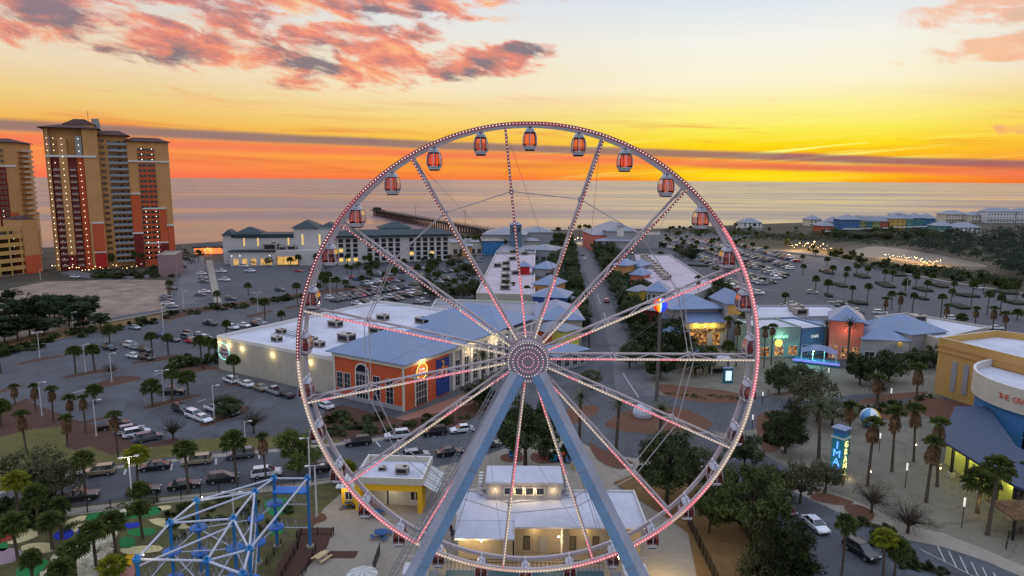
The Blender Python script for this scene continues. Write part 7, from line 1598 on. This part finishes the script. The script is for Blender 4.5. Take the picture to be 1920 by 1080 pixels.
print('FAR CARS', len(FAR))
row(((1410, 570), (1430, 571)), [(1421, 552, 'pickup', 'white', 'white pickup, loose behind the right rim'), (1454, 524, 'pickup', 'white', 'white pickup alone at the edge of the packed lot'), (1549, 509, 'sedan', 'red', 'red car alone in the wide right lot'), (1523, 551, 'suv', 'silver', 'silver car beside a brown palm in the right lot'), (1650, 589, 'suv', 'white', 'white SUV behind the salmon block'), (1577, 573, 'suv', 'black', 'black SUV behind the teal shop roof'), (1562, 574, 'suv', 'silver', 'silver SUV behind the teal shop roof'), (1485, 572, 'sedan', 'silver', 'silver car behind the long white shop roof'), (1785, 600, 'suv', 'white', 'white SUV behind the white roofed store'), (1480, 505, 'suv', 'white', 'white car at the right end of the packed lot'), (1468, 516, 'sedan', 'grey', 'grey car beside the white pickup, packed lot'), (1868, 618, 'sedan', 'white', 'white car behind the yellow hall'), (1835, 542, 'suv', 'white', 'white car far out in the right lot')], 'loose cars of the right lot')
for i, (px, py) in enumerate(((1333, 612), (1340, 618), (1345, 640))): pass
# ---------------------------------------------------------------- light poles
def pole_thing(label, px, py, top, heads=2, m=None, r=.10, lit=False, name='light_pole'):
    p = G(px, py); h = HT(p, px, top); t = thing(name, label, 'light pole', p, rnd.random()*.6); b = MB(); b.bar((0, 0, 0), (0, 0, h), r, m or steelw, 8, r*.7); b.build('pole', t)
    b = MB(); b.bar((0, 0, 0), (0, 0, .5), .28, conc, 8); b.build('base', t)
    for i in range(heads):
        s = -1 if i else 1; b = MB(); b.bar((0, 0, h-.05), (s*.9, 0, h), .04, m or steelw, 4); b.cbox((s*1.05, 0, h), (.6, .35, .14), m or steelw); b.build('lamp_head', t)
        if lit: link('bulb', bulb_me, t, (s*1.05, 0, h-.12), 0, .3); 
    if lit: lamp((p.x, p.y-.4, h-.4), 120, (1, .92, .6), .15)
    return p, h
LP = [(75, 673, 623, 2, 'tall pale light pole on the farthest left island'), (138, 622, 585, 1, 'pale light pole at the bend of the hotel road'), (161, 700, 645, 1, 'pale light pole between the two island palms'), (210, 718, 662, 1, 'pale light pole on the long mulched island'), (308, 755, 694, 2, 'pale light pole on the island beside the black pickup'), (79, 782, 716, 1, 'pale light pole with white base on the mulch bed'), (181, 820, 749, 1, 'pale light pole beside the row of four vehicles'), (402, 788, 722, 1, 'pale light pole beside the white sedans'), (460, 828, 790, 1, 'small lamp post on the street lawn'), (307, 625, 565, 1, 'pale light pole at the hedge near the blue car'), (484, 587, 548, 2, 'pale light pole before the diagonal hedge'), (620, 560, 520, 1, 'pale light pole behind the wheel rim, hotel side'), (345, 582, 545, 1, 'thin light pole at the hotel driveway'), (76, 525, 505, 1, 'light pole before the parking garage'), (302, 510, 455, 1, 'light pole beside the wing tower'), (344, 478, 435, 1, 'tall thin pole beside the hotel canopy'), (1307, 530, 505, 1, 'thin light pole in the packed lot'), (1421, 528, 508, 1, 'light pole in the packed lot near the rim'), (1700, 548, 523, 1, 'light pole at the far side of the right lot'), (880, 505, 480, 1, 'light pole before the blue box store')]
for px, py, top, n, lb in LP: pole_thing(lb, px, py, top, n)
pole_thing('white double headed street lamp, lit, between street and mini golf', 249, 950, 855, 2, None, .14, True)
pole_thing('white lamp pole left of two beside the snack building', 582, 915, 820, 2, None, .14)
pole_thing('white lamp pole right of two beside the snack building', 594, 972, 872, 2, None, .14)
pole_thing('white lamp pole inside the ropes course', 441, 1010, 922, 2, None, .12)
for px, py, top, lb in ((1697, 915, 868, 'white bollard lamp left of the arcade palms'), (1803, 990, 932, 'white bollard lamp in front of the large full palm'), (1648, 846, 812, 'white bollard lamp near the beach ball'), (1669, 760, 728, 'white lamp post in the bed left of the yellow hall'), (1429, 760, 735, 'orange white bollard beside the road right of the rim'), (1410, 808, 778, 'white bollard at the orange mulch bed'), (1552, 720, 690, 'slim lamp post before the playground')):
    p = G(px, py); h = HT(p, px, top); t = thing('lamp_post', lb, 'lamp', p); b = MB(); b.bar((0, 0, 0), (0, 0, h*.75), .06, darkm, 6); b.build('post', t); b = MB(); b.bar((0, 0, h*.72), (0, 0, h), .13, mat('white_lamp_tube', (.9, .9, .85), .5, 0, emit=.6, ecol=(1, .95, .85)), 8); b.build('lamp_tube', t)
for px, py in ((1628, 882), (1713, 832), (1736, 908), (1758, 876), (1851, 975), (1832, 932)):
    p = G(px, py+26); z_ = HT(p, px, py); b = MB(); b.octa((0, 0, 0), .16, bulb); o = b.build('trunk_light', None, loc=(p.x, p.y-.35, z_)); tag(o, 'small warm spotlight strapped to a palm trunk in the right plaza', 'lamp', 'spotlights on the plaza palms')
lamp(tuple(G(1830, 965)+Vector((0, -.5, 2))), 60)
# festoon lights by the marsh restaurant
r_ = random.Random(3); fe = mat('festoon_bulb', (1, .8, .4), .5, 0, emit=4.5, ecol=(1, .66, .26))
def lights(label, P, n, zr, r, grp, e=None):
    for i in range(n):
        u = (i+.5)/n*(len(P)-1); k = min(int(u), len(P)-2); a = P[k]; c_ = P[k+1]; f_ = u-k; g_ = G(a[0]+(c_[0]-a[0])*f_+r_.uniform(-1.5, 1.5), a[1]+(c_[1]-a[1])*f_+r_.uniform(-1, 1)); b = MB(); b.octa((0, 0, 0), r*r_.uniform(.6, 1.2), fe); o = b.build('string_light', None, loc=(g_.x, g_.y, r_.uniform(*zr))); tag(o, label, 'lamp', grp)
        if e and i % 4 == 0: lamp((g_.x, g_.y, zr[1]+.5), e, (1, .6, .25), .4)
lights('warm glowing bulb among the palms at the outdoor restaurant by the right lot', [(1480, 470), (1500, 468), (1530, 467), (1560, 476)], 26, (1.5, 5), .26, 'bulbs of the outdoor restaurant', 5000)
lights('warm glowing bulb of the string along the marsh pond', [(1655, 484), (1690, 486), (1720, 492), (1740, 498), (1766, 498)], 34, (1, 3), .22, 'string lights along the pond', 3500)
lights('tiny warm bulb in the condo garden beside the towers', [(95, 500), (130, 508), (160, 512), (195, 507), (240, 506), (290, 495)], 26, (.8, 3), .28, 'bulbs in the condo garden')
lights('tiny warm bulb beside the far boulevard shops', [(1000, 520), (1040, 500), (1060, 470), (1088, 452), (1180, 470), (1200, 520)], 24, (2.5, 4), .30, 'bulbs of the boulevard shops')
p = G(1086, 455); lamp((p.x, p.y, 4), 2600, (1, .8, .4), .6); p = G(1098, 458); lamp((p.x, p.y, 4), 1800, (1, .45, .15), .6)
# ---------------------------------------------------------------- people
skin = mat('skin', L3(190, 140, 112), .6, .05, 3)
def person(p, rz, shirt, pants, label):
    b = bpy.data.meshes.new('person'); pts = [(0, 0, .95), (0, 0, 1.2), (0, 0, 1.42), (0, 0, 1.52), (0, .01, 1.66), (.10, 0, .9), (.12, .05, .5), (.12, -.02, .08), (.12, .12, .04), (-.10, 0, .9), (-.12, -.06, .5), (-.12, -.1, .08), (-.12, .04, .04), (.19, 0, 1.4), (.26, .02, 1.12), (.24, .12, .9), (-.19, 0, 1.4), (-.26, 0, 1.12), (-.25, .08, .88)]
    ed = [(0, 1), (1, 2), (2, 3), (3, 4), (0, 5), (5, 6), (6, 7), (7, 8), (0, 9), (9, 10), (10, 11), (11, 12), (2, 13), (13, 14), (14, 15), (2, 16), (16, 17), (17, 18)]
    rad = [.15, .15, .13, .06, .11, .10, .07, .05, .045, .10, .07, .05, .045, .06, .048, .035, .06, .048, .035]
    b.from_pydata(pts, ed, []); o = bpy.data.objects.new('person', b); sc.collection.objects.link(o); m = o.modifiers.new('s', 'SKIN'); o.modifiers.new('u', 'SUBSURF').levels = 1
    for i, v in enumerate(b.skin_vertices[0].data): v.radius = (rad[i]*1.05, rad[i]*.85)
    b.skin_vertices[0].data[0].use_root = True
    me = bpy.data.meshes.new_from_object(o.evaluated_get(bpy.context.evaluated_depsgraph_get())); o.modifiers.clear(); o.data = me
    me.materials.clear()
    for mm in (mat('shirt_%d' % shirt[0], L3(*shirt), .9, .1, 3), mat('trousers_%d' % pants[0], L3(*pants), .9, .1, 3), skin, mat('dark_hair', (.02, .015, .01), .8, 0)): me.materials.append(mm)
    for f in me.polygons:
        c = f.center; f.material_index = 3 if c.z > 1.68 or (c.z > 1.58 and c.y < -.02) else 2 if c.z > 1.48 or (abs(c.x) > .2 and c.z < 1.1) else 0 if c.z > .95 else 1
    o.location = p; o.rotation_euler.z = rz; tag(o, label, 'person'); return o
person(G(846, 1004), 1.0, (40, 36, 40), (30, 34, 60), 'person in dark clothes standing at the left corner of the ticket building')
person(G(849, 1012), .3, (60, 80, 120), (24, 28, 44), 'person in a blue top standing just in front of another at the ticket building')
person(G(1466, 852), 2.0, (220, 220, 225), (60, 60, 70), 'person in a white top walking beside the orange mulch bed')
person(G(1244, 700), 2.0, (30, 30, 34), (30, 30, 40), 'person in black standing by the trees left of the plaza kiosk')
person(G(1294, 692), .2, (180, 50, 40), (40, 40, 60), 'person in a red top at the lit kiosk')
person(G(1318, 700), 2.4, (40, 44, 60), (50, 50, 60), 'person in a dark jacket right of the lit kiosk')
